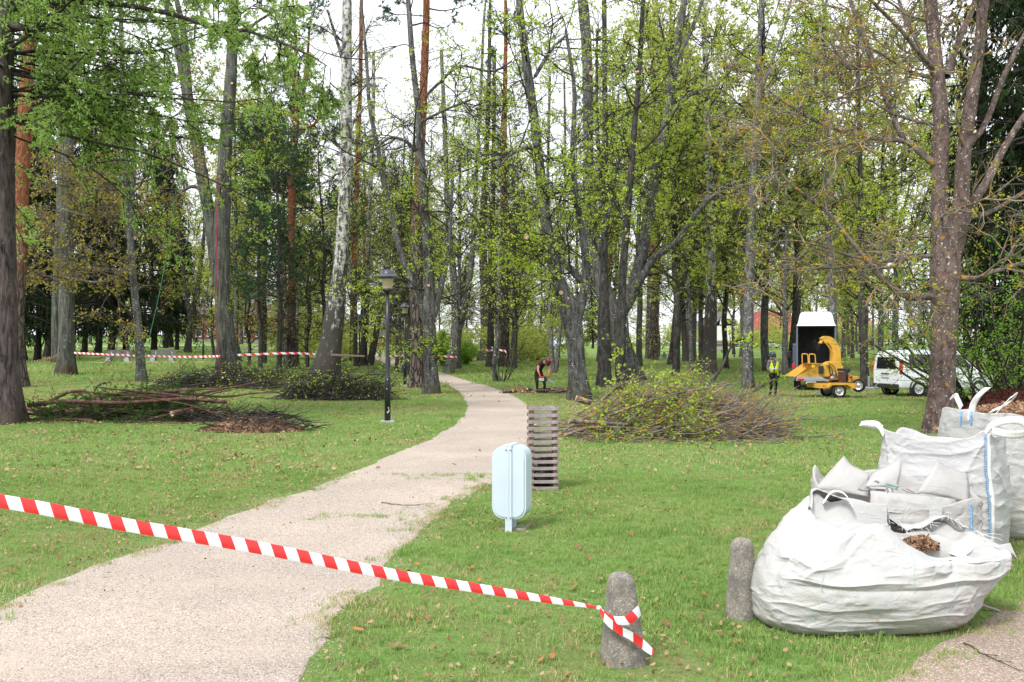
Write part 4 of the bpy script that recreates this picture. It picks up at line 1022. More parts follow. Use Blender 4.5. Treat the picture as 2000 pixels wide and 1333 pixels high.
def make_wood():
    rng = np.random.default_rng(77)
    # the dark spruces on the left, placed by where their feet stand
    for i, (x, y, k, s) in enumerate([(47, 707, 0, 1.0), (72, 705, 1, 1.0), (92, 699, 0, 1.1), (165, 692, 1, 1.1), (190, 696, 0, 1.0), (216, 692, 0, 1.15), (246, 691, 1, 1.1), (300, 684, 0, 1.1), (323, 680, 1, 1.2), (335, 678, 0, 1.2), (20, 690, 0, 1.1), (345, 684, 1, 0.9)]):
        g = ground_px(x, y)
        plant(KF[k], 'spruce_tree', 'dark drooping spruce in the shady group left of the red rope tree', 'dark spruces on the left', g, rng.uniform(0, 6.28), (s, s))
    for x, d, k, s in ((1935, 47, 0, 1.15), (2010, 44, 1, 1.25), (1985, 58, 0, 1.2), (2090, 50, 0, 1.2)):
        plant(KF[k], 'spruce_tree', 'dark drooping spruce behind the big lichen maple at the right edge', 'dark spruces on the right', on_ground(x, d), rng.uniform(0, 6.28), (s, s))
    taken = []
    def spot(d0, d1, u0, u1, gap):
        for _ in range(60):
            d = math.sqrt(rng.uniform(d0*d0, d1*d1)); u = rng.uniform(u0, u1); p = np.array([u*d, d])
            if all(np.hypot(*(p-q)) > gap for q in taken) and not inside(p[None], PATH_POLY)[0]:
                taken.append(p); return np.array([p[0], p[1], float(terrain(*p))])
        return None
    def fill(n, d0, d1, u0, u1, kinds, name, label, group, gap=3.0, smin=0.85, smax=1.2):
        for i in range(n):
            g = spot(d0, d1, u0, u1, gap)
            if g is None: continue
            s = rng.uniform(smin, smax); plant(kinds[i % len(kinds)], name, label, group, g, rng.uniform(0, 6.28), (s*rng.uniform(0.9, 1.1), s))
    fill(9, 52, 78, -0.13, 0.04, KS, 'young_tree', 'thin straight young tree in the thicket behind the path bend', 'thin young trees in the middle', 1.6)
    fill(12, 60, 110, -0.13, 0.12, KS, 'young_tree', 'slender young tree deep in the wood behind the path', 'slender trees deep in the wood', 1.8)
    fill(32, 80, 170, -0.54, 0.55, KD, 'broadleaf_tree', 'far broadleaf tree with thin yellow green spring leaves', 'far broadleaf trees')
    fill(13, 75, 160, -0.54, 0.55, KP, 'pine_tree', 'far pine with a high dark crown', 'far pines')
    fill(9, 70, 150, -0.25, 0.55, KB, 'birch_tree', 'far pale birch with fine drooping twigs', 'far birches')
    fill(4, 60, 100, -0.27, -0.14, KP, 'pine_tree', 'far pine with a high dark crown', 'far pines', 2.0)
    fill(7, 70, 130, -0.30, -0.12, KD, 'broadleaf_tree', 'far broadleaf tree with thin yellow green spring leaves', 'far broadleaf trees', 2.5, 0.7, 1.0)
    fill(13, 55, 95, 0.12, 0.46, KD, 'broadleaf_tree', 'tall broadleaf tree standing on the lawn behind the vehicles', 'tall trees behind the vehicles', 4.0)
    fill(44, 190, 300, -0.54, 0.55, KD, 'broadleaf_tree', 'hazy broadleaf tree in the last row on the horizon', 'trees on the horizon', 4.0, 0.6, 1.0)
    fill(10, 170, 260, -0.54, 0.55, KF, 'spruce_tree', 'distant dark spruce tip in the last row', 'spruces on the horizon', 4.0, 0.6, 0.9)
make_wood()
def low_screen():
    rng = np.random.default_rng(5)
    for i, (x, d, h) in enumerate([(470, 74, 9), (487, 66, 7), (556, 66, 8), (600, 72, 9), (645, 80, 9), (418, 85, 8)]):
        s = h/15.0; plant(KS[i % 2], 'young_tree', 'low young leafy tree in front of the red brick house', 'young trees before the brick house', on_ground(x, d), rng.uniform(0, 6), (s*1.9, s))
    for i, (x, d, s) in enumerate([(508, 64, .72), (545, 60, .8), (632, 68, .8)]):
        plant(KQ[0], 'pine_tree', 'dark bushy pine behind the orange barked pine', 'dark bushy pines', on_ground(x, d), rng.uniform(0, 6), (s*1.1, s))
KQ = [kind_tree('pine', 20, 0.17, 'bark_dark', 'twig', 'leaf_pine', c_pine(5, 20, 44), 41)]
low_screen()

# ------------------------------------------------------------------ shrubs
def shrub(name, label, base, n, H, spread, leafm, twigm, leaf, seed, r=0.02, k2=5, k3=4, cat='shrub', thin=1.6, L2=(0.3, 0.8), L3=(0.15, 0.4), dirs=None):
    rng = np.random.default_rng(seed); root = thing(name, label, cat, base); W = Wood(rng)
    a = rng.uniform(0, 6.28, n); st = np.c_[np.cos(a), np.sin(a), np.zeros(n)]*0.12*H*rng.uniform(0.2, 1, n)[:, None]; st[:, 2] = -0.05
    dr = np.c_[np.cos(a)*spread, np.sin(a)*spread, np.ones(n)]*rng.uniform(0.7, 1.3, (n, 1)) if dirs is None else dirs(rng, n)
    P1 = grow(st, dr, H*rng.uniform(0.6, 1.15, n), 9, 0.1, 0.02, rng)
    mb = B()
    for i in range(n):
        m = B(); m.tube(P1[i], np.linspace(r, r*0.25, 9), 6); part(root, 'stem', M[twigm], m, True)
    s2, d2, _, t = spawn(P1, k2, 0.15, 1.0, 25, 70, rng); P2 = grow(s2, d2, rng.uniform(*L2, len(s2)), 5, 0.15, 0.03, rng); W.tubes(P2, 0.006*thin, 0.003*thin, 4)
    s3, d3, _, t = spawn(P2, k3, 0.15, 1.0, 25, 75, rng); P3 = grow(s3, d3, rng.uniform(*L3, len(s3)), 3, 0.15, 0.0, rng); W.tubes(P3, 0.003*thin, 0.002*thin, 3)
    if leaf: W.leaves(P3, leaf[0], leaf[1], 0.1, leaf[1]*0.5, 0.6, leaf[2], 0.6); W.leaves(P2, leaf[0], leaf[1], 0.3, leaf[1]*0.5, 0.6, leaf[2], 0.6)
    tag(part(root, 'branches', M[twigm], W.w, True), kind='stuff')
    if leaf: tag(part(root, 'foliage', M[leafm], W.l), kind='stuff')
    return root
shrub('shrub', 'bare dark many stemmed shrub beside the path bend', ground_px(980, 746), 14, 2.4, 0.55, 'leaf_linden', 'twig', (1, 0.05, 1), 5, 0.025, 4, 2, L2=(0.4, 1.0))
for i, (x, y, h, n) in enumerate([(868, 716, 2.6, 26), (905, 714, 2.0, 20)]):
    shrub('bush', ['dense round green bush behind the slatted bench', 'smaller green bush at the foot of the twin linden'][i], ground_px(x, y), n, h, 0.55, 'leaf_bush', 'twig', (4, 0.10, 3), 50+i, 0.015, 6, 5, 'bush')
shrub('shrub', 'tall spreading shrub with fresh leaves in front of the white van', on_ground(1905, 33.5), 26, 5.2, 0.75, 'leaf_bush', 'twig', (2, 0.085, 2), 60, 0.04, 8, 5, L2=(0.6, 1.7), L3=(0.25, 0.7))
shrub('shrub', 'leafy shrub at the right edge behind the full chip bag', on_ground(1990, 31), 20, 5.4, 0.7, 'leaf_bush', 'twig', (3, 0.085, 2), 61, 0.04, 8, 5, L2=(0.6, 1.7), L3=(0.25, 0.7))
shrub('shrub', 'arching dark branch shrub with sparse leaves over the van roof', on_ground(1880, 36), 5, 5.5, 1.0, 'leaf_linden', 'twig', (2, 0.08, 2), 62, 0.07, 9, 4, dirs=lambda rng, n: np.c_[rng.uniform(-1.4, -0.5, n), rng.normal(size=n)*0.2, np.full(n, 0.75)], L2=(0.5, 1.5))
for i in range(48):
    rng_ = np.random.default_rng(900+i); x = rng_.uniform(-100, 2100); d = rng_.uniform(150, 260)
    if i % 3 == 0: d = rng_.uniform(85, 130); x = rng_.uniform(560, 1080)
    if i % 3 == 1: d = rng_.uniform(175, 205); x = [1472, 1490, 1520, 1545, 1640, 1662, 1690, 1710, 1500, 1290, 1130, 1215, 1340, 1060, 1760, 1250][i//3 % 16]
    if i == 0: hedge = shrub('bush', 'low rounded bush among the far trunks', on_ground(x, d), 12, 4.5, 0.8, 'far_leaf', 'twig', (4, 0.26, 2), 70, 0.02, 6, 4, 'bush', L2=(0.6, 1.6), L3=(0.4, 1.0)); hedge['group'] = 'low far bushes'; HP = list(hedge.children)
    else:
        o = hedge.copy(); COL.objects.link(o); o.location = on_ground(x, d); s = rng_.uniform(0.6, 1.3); o.scale = (s*1.4, s, s); o.rotation_euler.z = rng_.uniform(0, 6)
        for c in HP: q = c.copy(); COL.objects.link(q); q.parent = o
# ------------------------------------------------------------------ lamps, bin, slatted box, bollards, benches
M['lamp_black'] = simple('lamp_black', (0.012, 0.013, 0.018), 0.35, var=0.2, vscale=3, spec=0.5)
M['lamp_shade'] = simple('lamp_shade', (0.045, 0.052, 0.075), 0.4, var=0.15, spec=0.5)
M['lamp_glass'] = simple('lamp_glass', (0.36, 0.31, 0.17), 0.25, var=0.15, vscale=9, spec=0.5)
M['sticker'] = simple('sticker', (0.55, 0.55, 0.53), 0.7, var=0.4, vscale=40)
M['concrete'] = simple('concrete', (0.26, 0.245, 0.22), 0.9, var=0.3, vscale=14, bmp=0.01, wear=((0.10, 0.095, 0.09), 0.56))
M['concrete_pale'] = simple('concrete_pale', (0.36, 0.36, 0.36), 0.9, var=0.15, vscale=5, bmp=0.005)
M['grey_plank'] = simple('grey_plank', (0.13, 0.125, 0.14), 0.8, var=0.25, vscale=7)
M['dark_plank'] = simple('dark_plank', (0.055, 0.055, 0.06), 0.7, var=0.3, vscale=7)

def lamp_meshes():
    out = []
    out.append(('foot', B().box((0, 0, 0.01), (0.36, 0.36, 0.10)).data('foot', M['concrete_pale'])))
    out.append(('pole', B().lathe([(0.0, 0.05), (0.080, 0.05), (0.080, 1.18), (0.072, 1.21), (0.055, 1.24), (0.052, 2.3), (0.050, 3.46), (0.0, 3.46)], sides=20).data('pole', M['lamp_black'], True)))
    out.append(('cup', B().lathe([(0.0, 3.42), (0.05, 3.42), (0.10, 3.45), (0.142, 3.50), (0.142, 3.54), (0.0, 3.54)], sides=24).data('cup', M['lamp_black'], True)))
    prof = [(0.0, 3.54), (0.125, 3.54)]
    for k in range(7): z = 3.56+k*0.036; prof += [(0.132+0.003*k, z), (0.126+0.003*k, z+0.018)]
    out.append(('glass', B().lathe(prof+[(0.14, 3.83), (0.0, 3.83)], sides=28).data('glass', M['lamp_glass'], True)))
    out.append(('shade', B().lathe([(0.0, 3.835), (0.16, 3.84), (0.33, 3.845), (0.335, 3.855), (0.33, 3.865), (0.24, 3.90), (0.175, 3.93), (0.165, 3.96), (0.14, 4.01), (0.09, 4.045), (0.0, 4.055)], sides=36).data('shade', M['lamp_shade'], True)))
    st = B()
    for z, a, w, h in ((0.28, -1.5, 0.05, 0.05), (0.33, -1.1, 0.03, 0.09), (0.40, -1.3, 0.03, 0.04), (0.90, -1.8, 0.02, 0.03), (1.15, -1.6, 0.02, 0.04)):
        c = np.array([math.cos(a)*0.083, math.sin(a)*0.083, z]); t = np.array([-math.sin(a), math.cos(a), 0])*w/2; u = np.array([0, 0, h/2])
        st.add([c-t-u, c+t-u*0.7, c+t*0.8+u, c-t*0.6+u*0.8], [[0, 1, 2, 3]])
    out.append(('torn_sticker', st.data('torn_sticker', M['sticker'])))
    return out
LM = lamp_meshes()
for i, (x, y, lab) in enumerate([(757, 826, 'nearest black park lamp with wide dark hat and torn stickers low on its pole'), (791, 754, 'second black park lamp, beside the scaly pine trunk'), (702, 719, 'third black park lamp, behind the brush left of the nearest lamp'),
                                 (397, 704, 'small far park lamp in front of the red brick house'), (1434, 699, 'small far park lamp in front of the white gable house')]):
    g = ground_px(x, y); o = thing('park_lamp', lab, 'street lamp', g, random.uniform(-0.2, 0.2), 'park lamps')
    for nm, me in LM: link(nm, me, o)

# litter bin of pale blue grey sheet metal
M['bin_paint'] = simple('bin_paint', (0.50, 0.58, 0.65), 0.38, var=0.04, vscale=2.5, spec=0.45)
def rrect(w, h, r, n=8, cx=0, cz=0):
    P = []
    for (sx, sz, a0) in ((1, 1, 0), (-1, 1, 90), (-1, -1, 180), (1, -1, 270)):
        for k in range(n+1):
            a = math.radians(a0+90*k/n); P.append((cx+sx*(w/2-r)+r*math.cos(a), cz+sz*(h/2-r)+r*math.sin(a)))
    return np.array(P)
def make_bin():
    g = ground_px(1000, 1034); t = thing('litter_bin', 'pale blue grey metal litter bin on a short post beside the path', 'litter bin', g, math.radians(-15))
    w, h, d, zc = 0.395, 0.815, 0.26, 0.545
    part(t, 'body', M['bin_paint'], B().prism(rrect(w, h, 0.135, 10, 0, zc), -d/2, d/2), False, 0.006, 2)
    for s in (-1, 1):
        part(t, 'face_plate', M['bin_paint'], B().prism(rrect(w-0.045, h-0.045, 0.115, 10, 0, zc), s*d/2, s*(d/2+0.012)), False, 0.004, 2)
        part(t, 'strap', M['bin_paint'], B().box((0.0, s*(d/2+0.020), zc-0.03), (0.075, 0.014, h+0.06)).box((0.0, s*(d/2+0.029), zc-0.02), (0.012, 0.006, h-0.02)), False, 0.002, 2)
        for x, z in ((-0.026, zc+h/2-0.04), (0.026, zc+h/2-0.04), (-0.026, zc-h/2+0.02), (0.026, zc-h/2+0.02)):
            part(t, 'bolt', simple('bolt', (0.3, 0.31, 0.32), 0.35, 0.8) if 'bolt' not in bpy.data.materials else bpy.data.materials['bolt'], B().lathe([(0.0, 0.014), (0.006, 0.012), (0.009, 0.006), (0.009, 0.0)], (x, s*(d/2+0.027), z), 10, 'y', np.diag([1, s, 1])), True)
    part(t, 'hood_strap', M['bin_paint'], B().box((0, 0, zc+h/2+0.008), (0.075, d+0.05, 0.012)), False, 0.002)
    part(t, 'post', M['bin_paint'], B().box((0, 0.03, 0.06), (0.075, 0.05, 0.22)).box((0, -d/2-0.018, 0.07), (0.08, 0.014, 0.2)), False, 0.003)
    part(t, 'foot_plate', M['concrete'], B().box((0.02, 0.06, 0.008), (0.3, 0.26, 0.03)), False, 0.004)
make_bin()

# slatted wooden box with rubbish bags in its foot
M['old_slat'] = simple('old_slat', (0.275, 0.232, 0.222), 0.85, var=0.35, vscale=11, bmp=0.003)
M['slat_dark'] = simple('slat_dark', (0.20, 0.135, 0.115), 0.85, var=0.28, vscale=11)
M['black_bag'] = simple('black_bag', (0.012, 0.012, 0.014), 0.22, var=0.3, vscale=18, bmp=0.03, spec=0.6)
def make_slat_box():
    g = ground_px(1060, 956); t = thing('slatted_box', 'tall narrow grey slatted wooden bin box behind the pale litter bin', 'slatted box', g, 0.06)
    w, dp, h = 0.435, 0.36, 1.19
    for x in (-1, 1):
        for y in (-1, 1):
            part(t, 'post', M['slat_dark'], B().box((x*(w/2-0.05), y*(dp/2-0.055), h/2-0.01), (0.055, 0.05, h-0.02)), False, 0.003)
    front = B().box((0, 0, 0), (w, 0.02, 0.047)).data('slat', M['old_slat']); sidem = B().box((0, 0, 0), (0.02, dp-0.07, 0.047)).data('slat', M['slat_dark'])
    n = 13; rng = np.random.default_rng(4)
    for k in range(n):
        z = 0.035+k*(h-0.06)/(n-1)
        for y in (-1, 1):
            o = link('slat', front, t); o.location = (rng.normal()*0.002, y*(dp/2-0.018)+rng.normal()*0.001, z); o.rotation_euler = (0, rng.normal()*0.006, 0)
            bevel(o, 0.003, 1)
        for x in (-1, 1):
            o = link('slat', sidem, t); o.location = (x*(w/2-0.012), 0, z+rng.normal()*0.003)
    for (c, s, lab) in (((-0.03, 0.0, 0.17), (0.15, 0.12, 0.17), 'crumpled black rubbish bag at the bottom of the slatted box'), ((0.05, 0.02, 0.36), (0.12, 0.10, 0.13), 'upper black rubbish bag inside the slatted box')):
        u = np.linspace(0, math.pi, 14); v = np.linspace(0, 2*math.pi, 24, endpoint=False)
        P = np.stack([np.outer(np.sin(u), np.cos(v)), np.outer(np.sin(u), np.sin(v)), np.repeat(np.cos(u)[:, None], 24, 1)], -1)
        P = P*(1+0.28*fbm(P*2.4+c[2]*9, 3, 3)[..., None]); P = P*np.array(s)
        i = np.arange(13)[:, None]*24; k = np.arange(24)[None]; Q = np.stack([i+k, i+24+k, i+24+(k+1) % 24, i+(k+1) % 24], -1).reshape(-1, 4)
        R = np.array([g[0], g[1], 0.0])
        o = link('rubbish_bag', mesh_data('rubbish_bag', P.reshape(-1, 3)+np.array(c), Q, [M['black_bag']], None, True), None, g); tag(o, lab, 'rubbish bag')
    o = B().box((0, 0, 0), (0.05, 0.04, 0.045)).build('paper_scrap', simple('paper', (0.7, 0.68, 0.64), 0.8, var=0.2)); bevel(o, 0.015, 2)
    o.location = g+np.array([-0.10, -0.06, 0.37]); o.rotation_euler = (0.4, 0.3, 0.5); tag(o, 'small white paper scrap on the bag in the slatted box', 'scrap')
make_slat_box()

# concrete bollards
M['bollard'] = None
def bollard_mat():
    m, N, L, b = new_mat('bollard'); tc = N.new('ShaderNodeTexCoord'); oc = tc.outputs['Object']
    vo = N.new('ShaderNodeTexVoronoi'); vo.inputs['Scale'].default_value = 130; L.new(oc, vo.inputs['Vector'])
    sp = N.new('ShaderNodeSeparateColor'); L.new(vo.outputs['Color'], sp.inputs[0])
    r = ramp(N, [(0.0, (0.17, 0.152, 0.128)), (0.35, (0.225, 0.20, 0.168)), (0.85, (0.285, 0.255, 0.215)), (1.0, (0.42, 0.39, 0.34))]); L.new(sp.outputs[0], r.inputs['Fac'])
    n = noise(N, L, oc, 7, 6, 0.7); r2 = ramp(N, [(0.44, 0.0), (0.60, 0.8)]); L.new(n.outputs['Fac'], r2.inputs['Fac'])
    col = mix(N, L, r2.outputs['Color'], r.outputs['Color'], (0.12, 0.115, 0.112))
    n2 = noise(N, L, oc, 16, 4, 0.7); r3 = ramp(N, [(0.63, 0.0), (0.70, 0.8)]); L.new(n2.outputs['Fac'], r3.inputs['Fac']); col = mix(N, L, r3.outputs['Color'], col, (0.42, 0.42, 0.41))
    L.new(col, b.inputs['Base Color']); b.inputs['Roughness'].default_value = 0.95; b.inputs['Specular IOR Level'].default_value = 0.15
    mm = N.new('ShaderNodeMath'); L.new(vo.outputs['Distance'], mm.inputs[0]); L.new(n.outputs['Fac'], mm.inputs[1])
    bump(N, L, mm.outputs[0], b, 0.45, -0.006); return m
M['bollard'] = bollard_mat()
def bollard(x, y, hpx, wb, wt, label, seed, rz, rnd=3.2, lean=0.0):
    g = ground_px(x, y); k = g[1]/F; H = hpx*k; a0, a1 = wb*k/2, wt*k/2
    prof = [(-0.25, a0*1.02), (0, a0), (0.3*H, a0+(a1-a0)*0.33), (0.6*H, a0+(a1-a0)*0.68), (0.84*H, a1), (0.90*H, a1*0.96), (0.95*H, a1*0.84), (0.985*H, a1*0.62), (H, a1*0.3)]
    n = 40; th = np.linspace(0, 2*math.pi, n, endpoint=False); S = spline(np.array([[q[1], 0, q[0]] for q in prof]), 40)
    c, s = np.cos(th), np.sin(th); sx = np.sign(c)*np.abs(c)**(2/rnd); sy = np.sign(s)*np.abs(s)**(2/rnd)
    V = np.stack([S[:, 0:1]*sx, S[:, 0:1]*sy, np.repeat(S[:, 2:3], n, 1)], -1)
    V = V*(1+0.028*fbm(V*9+seed, seed, 4)[..., None]*np.array([1, 1, 0.3])); V[..., 0] += lean*V[..., 2]
    i = np.arange(39)[:, None]*n; kk = np.arange(n)[None]; Q = np.stack([i+kk, i+(kk+1) % n, i+n+(kk+1) % n, i+n+kk], -1).reshape(-1, 4)
    T = np.array([[39*n+q, 39*n+(q+1) % n, 40*n] for q in range(n)]); V = np.vstack([V.reshape(-1, 3), V[-1].mean(0)+[0, 0, 0.002]])
    o = link('bollard', mesh_data('bollard', V, [Q, T], [M['bollard']], None, True), None, g); o.rotation_euler.z = rz
    tag(o, label, 'bollard', 'concrete bollards'); return g
BG = bollard(1218, 1292, 174, 85, 51, 'weathered concrete bollard with striped tape knotted round it', 3, 0.2, lean=-0.035)
bollard(1449, 1206, 156, 60, 41, 'weathered concrete bollard touching the front white bag', 8, 0.6, 2.6)

# benches
def stone_bench(x, y, label, w=1.95):
    g = ground_px(x, y); t = thing('park_bench', label, 'bench', g, 0.0, 'grey park benches')
    for s in (-1, 1): part(t, 'leg', M['concrete_pale'], B().prism([(s*0.68-0.2, 0), (s*0.68+0.2, 0), (s*0.68+0.13, 0.36), (s*0.68-0.13, 0.36)], -0.2, 0.2), False, 0.02)
    for k in range(3): part(t, 'seat_board', M['grey_plank'], B().box((0, -0.16+k*0.16, 0.40), (w, 0.145, 0.05)), False, 0.01)
    arch = [(-w/2+0.05, 0.55)]+[(q, 0.80+0.10*(1-(q/(w/2))**2)) for q in np.linspace(-w/2+0.05, w/2-0.05, 9)]+[(w/2-0.05, 0.55)]
    part(t, 'backrest', M['grey_plank'], B().prism(arch, 0.26, 0.31), False, 0.01)
    for s in (-1, 1): part(t, 'back_support', M['concrete_pale'], B().box((s*0.6, 0.28, 0.55), (0.06, 0.05, 0.4)))
stone_bench(231, 707.5, 'left one of two grey benches with arched back behind the striped tape')
stone_bench(318, 707, 'right one of two grey benches with arched back behind the striped tape')
def slat_bench():
    g = ground_px(859, 727); t = thing('park_bench', 'slatted bench on concrete blocks seen end on beside the green bush', 'bench', g, math.radians(62))
    for s in (-1, 1): part(t, 'leg', M['concrete_pale'], B().box((s*0.75, 0, 0.2), (0.16, 0.5, 0.42)), False, 0.015)
    for k in range(4): part(t, 'seat_board', M['dark_plank'], B().box((0, -0.18+k*0.12, 0.44), (1.8, 0.1, 0.035)))
    for k in range(5): part(t, 'back_board', M['dark_plank'], B().box((0, 0.27+k*0.03, 0.55+k*0.115), (1.8, 0.03, 0.095)), False, 0.004)
slat_bench()
def picnic():
    g = ground_px(1310, 702); t = thing('picnic_table', 'grey picnic table with attached seats behind the purple brown pine', 'picnic table', g, 0.1)
    for k in range(4): part(t, 'top_board', M['grey_plank'], B().box((0, -0.3+k*0.2, 0.76), (2.0, 0.18, 0.05)))
    for s in (-1, 1):
        part(t, 'seat', M['grey_plank'], B().box((0, s*0.75, 0.45), (2.0, 0.26, 0.05)))
        part(t, 'leg', M['concrete_pale'], B().prism([(-0.75, 0), (-0.3, 0), (-0.12, 0.7), (0.12, 0.7), (0.3, 0), (0.75, 0), (0.75, 0.1), (0.85, 0.42), (-0.85, 0.42), (-0.75, 0.1)], s*0.7-0.06, s*0.7+0.06, 'x'))
picnic()
def plain_bench(x, y, rz, label):
    g = ground_px(x, y); t = thing('park_bench', label, 'bench', g, rz)
    part(t, 'seat', M['concrete_pale'], B().box((0, 0, 0.45), (2.2, 0.45, 0.08)), False, 0.01); part(t, 'backrest', M['concrete_pale'], B().box((0, 0.25, 0.72), (2.2, 0.06, 0.34)), False, 0.01)
    for s in (-1, 1): part(t, 'leg', M['concrete_pale'], B().box((s*0.8, 0, 0.2), (0.2, 0.4, 0.42)))
plain_bench(1001, 683, 0.1, 'pale far bench right of the reddish pine trunk'); plain_bench(1402, 690, 0.5, 'pale tilted looking bench beside the far lamp')

def nest_box():
    g = ground_px(706, 716); d = g[1]-0.35; c = at(717, 637, d)
    t = thing('nest_box', 'small yellow nest box on the twin stemmed dark birch', 'nest box', c)
    part(t, 'box', simple('nest_yellow', (0.45, 0.28, 0.04), 0.7), B().box((0, 0, 0), (0.24, 0.2, 0.34))); part(t, 'roof', M['dark_plank'], B().box((0, -0.03, 0.19), (0.30, 0.30, 0.03)))
    part(t, 'front', simple('nest_blue', (0.12, 0.25, 0.36), 0.7), B().box((0, -0.105, -0.10), (0.22, 0.012, 0.12))); part(t, 'entrance_hole', M['black_bag'], B().lathe([(0.0, 0), (0.03, 0), (0.03, 0.006), (0.0, 0.006)], (0, -0.108, 0.07), 12, 'y'))
nest_box()

# ------------------------------------------------------------------ striped tape
def tape_mat(name, period=0.156, slant=0.5):
    m, N, L, b = new_mat(name); uv = N.new('ShaderNodeUVMap'); sx = N.new('ShaderNodeSeparateXYZ'); L.new(uv.outputs['UV'], sx.inputs[0])
    a = N.new('ShaderNodeMath'); a.operation = 'MULTIPLY_ADD'; a.inputs[1].default_value = slant; L.new(sx.outputs['Y'], a.inputs[0]); L.new(sx.outputs['X'], a.inputs[2])
    d = N.new('ShaderNodeMath'); d.operation = 'DIVIDE'; d.inputs[1].default_value = period; L.new(a.outputs[0], d.inputs[0])
    f = N.new('ShaderNodeMath'); f.operation = 'FRACT'; L.new(d.outputs[0], f.inputs[0])
    g = N.new('ShaderNodeMath'); g.operation = 'GREATER_THAN'; g.inputs[1].default_value = 0.5; L.new(f.outputs[0], g.inputs[0])
    col = mix(N, L, g.outputs[0], (0.66, 0.68, 0.71), (0.62, 0.03, 0.03)); L.new(col, b.inputs['Base Color'])
    b.inputs['Roughness'].default_value = 0.35; b.inputs['Specular IOR Level'].default_value = 0.4
    return m
M['tape'] = tape_mat('tape'); M['tape_far'] = tape_mat('tape_far', 0.40, 1.2)
def ribbon(name, P, Wd, w, mat, parent=None, cross=3, fold=0.0, n=60, thick=0.0, foldir=None, u0=0.0, smooth=True):
    """P path rows, Wd width direction rows, w widths"""
    P = np.asarray(P, float); Wd = unit(np.asarray(Wd, float)+np.zeros_like(P)); w = np.broadcast_to(np.asarray(w, float), (len(P),))
    S = spline(np.c_[P, Wd, w], n); P, Wd, w = S[:, :3], unit(S[:, 3:6]), S[:, 6]
    Lu = np.concatenate([[0], np.cumsum(np.linalg.norm(np.diff(P, axis=0), axis=1))])+u0
    v = np.linspace(-0.5, 0.5, cross+1); T = unit(np.gradient(P, axis=0)); Nn = unit(np.cross(T, Wd))
    V = P[:, None]+Wd[:, None]*(v[None, :, None]*w[:, None, None])+Nn[:, None]*(fold*(0.25-v**2)*4)[None, :, None]*w[:, None, None]
    m = cross+1; i = np.arange(n-1)[:, None]*m; k = np.arange(cross)[None]; Q = np.stack([i+k, i+k+1, i+m+k+1, i+m+k], -1).reshape(-1, 4)
    me = mesh_data(name, V.reshape(-1, 3), Q, [mat], None, smooth)
    UV = np.stack([np.repeat(Lu[:, None], m, 1), (v[None]*w[:, None])], -1).reshape(-1, 2)
    ul = me.uv_layers.new(name='UVMap'); ul.data.foreach_set('uv', UV[Q.ravel()].astype(np.float32).ravel())
    o = link(name, me, parent)
    if thick: s = o.modifiers.new('thickness', 'SOLIDIFY'); s.thickness = thick; s.offset = 0
    return o
def make_tape():
    t = thing('barrier_tape', 'red and white striped tape stretched across the gravel path to the bollard', 'barrier tape', BG)
    rows = [(-900, 880, 5.0, .075), (-450, 918, 5.2, .075), (0, 979, 5.5, .075), (250, 1026, 5.72, .075), (500, 1069, 5.95, .074), (750, 1119, 6.17, .068), (950, 1152, 6.32, .058), (1080, 1173, 6.42, .042), (1168, 1187, 6.47, .016)]
    P = np.array([at(x, y, d) for x, y, d, w in rows])-BG
    o = ribbon('span', P, [(0.05, 0.25, 1)]*len(P), [r[3] for r in rows], M['tape'], t, 4, 0.10, 120)
    k = at(1170, 1188, 6.46)-BG; mb = B(); mb.lathe([(0.0, -0.018), (0.013, -0.012), (0.017, 0), (0.012, 0.012), (0, 0.018)], k, 12, 'x'); part(t, 'knot', simple('tape_white', (0.74, 0.76, 0.79), 0.4), mb, True)
    q = lambda L_: np.array([at(x, y, d) for x, y, d in L_])-BG
    ribbon('wrap', q([(1171, 1189, 6.45), (1183, 1203, 6.42), (1200, 1211, 6.40), (1222, 1212, 6.40), (1238, 1203, 6.43), (1249, 1192, 6.50)]), [(0.1, 0, 1), (0.25, 0, 1), (0.05, 0.05, 1), (-0.1, 0, 1), (-0.35, 0, 1), (-0.3, 0, 1)], [.02, .045, .05, .062, .07, .07], M['tape'], t, 4, 0.04, 40, u0=0.03)
    ribbon('tail', q([(1171, 1190, 6.44), (1184, 1210, 6.40), (1205, 1228, 6.38), (1230, 1241, 6.39), (1250, 1254, 6.40), (1264, 1266, 6.40), (1276, 1276, 6.40)]), [(0.4, 0, 1), (0.5, 0, 1), (0.45, 0, 1), (0.4, 0, 1), (0.5, 0, 1), (0.6, 0.2, 1), (0.7, 0.3, 1)], [.02, .045, .05, .052, .055, .05, .035], M['tape'], t, 4, -0.05, 50, u0=0.10)
make_tape()
def far_tape(label, pts, d0, d1, w=0.085):
    n = len(pts); P = np.array([at(x, y, d0+(d1-d0)*i/(n-1)) for i, (x, y) in enumerate(pts)])
    o = ribbon('barrier_tape', P, [(0, 0.15, 1)]*n, w, M['tape_far'], None, 2, 0.08, 50); tag(o, label, 'barrier tape', 'tape strung between the trees')
far_tape('sagging striped tape between the left edge larch and the lichen covered trunk', [(26, 714), (40, 711), (70, 706), (98, 700), (117, 691)], 43, 52, 0.09)
far_tape('striped tape in front of the grey benches up to the red rope tree', [(145, 689.5), (190, 692), (245, 694), (300, 696), (350, 697.5), (400, 697), (430, 696)], 52, 45, 0.10)
far_tape('striped tape between the red rope tree and the leaning birch', [(464, 694), (510, 692), (560, 690.5), (590, 691), (616, 692.5)], 45, 47, 0.10)
far_tape('striped tape between the leaning birch and the twin stemmed dark birch', [(646, 693), (680, 694.5), (712, 696)], 47, 58, 0.10)
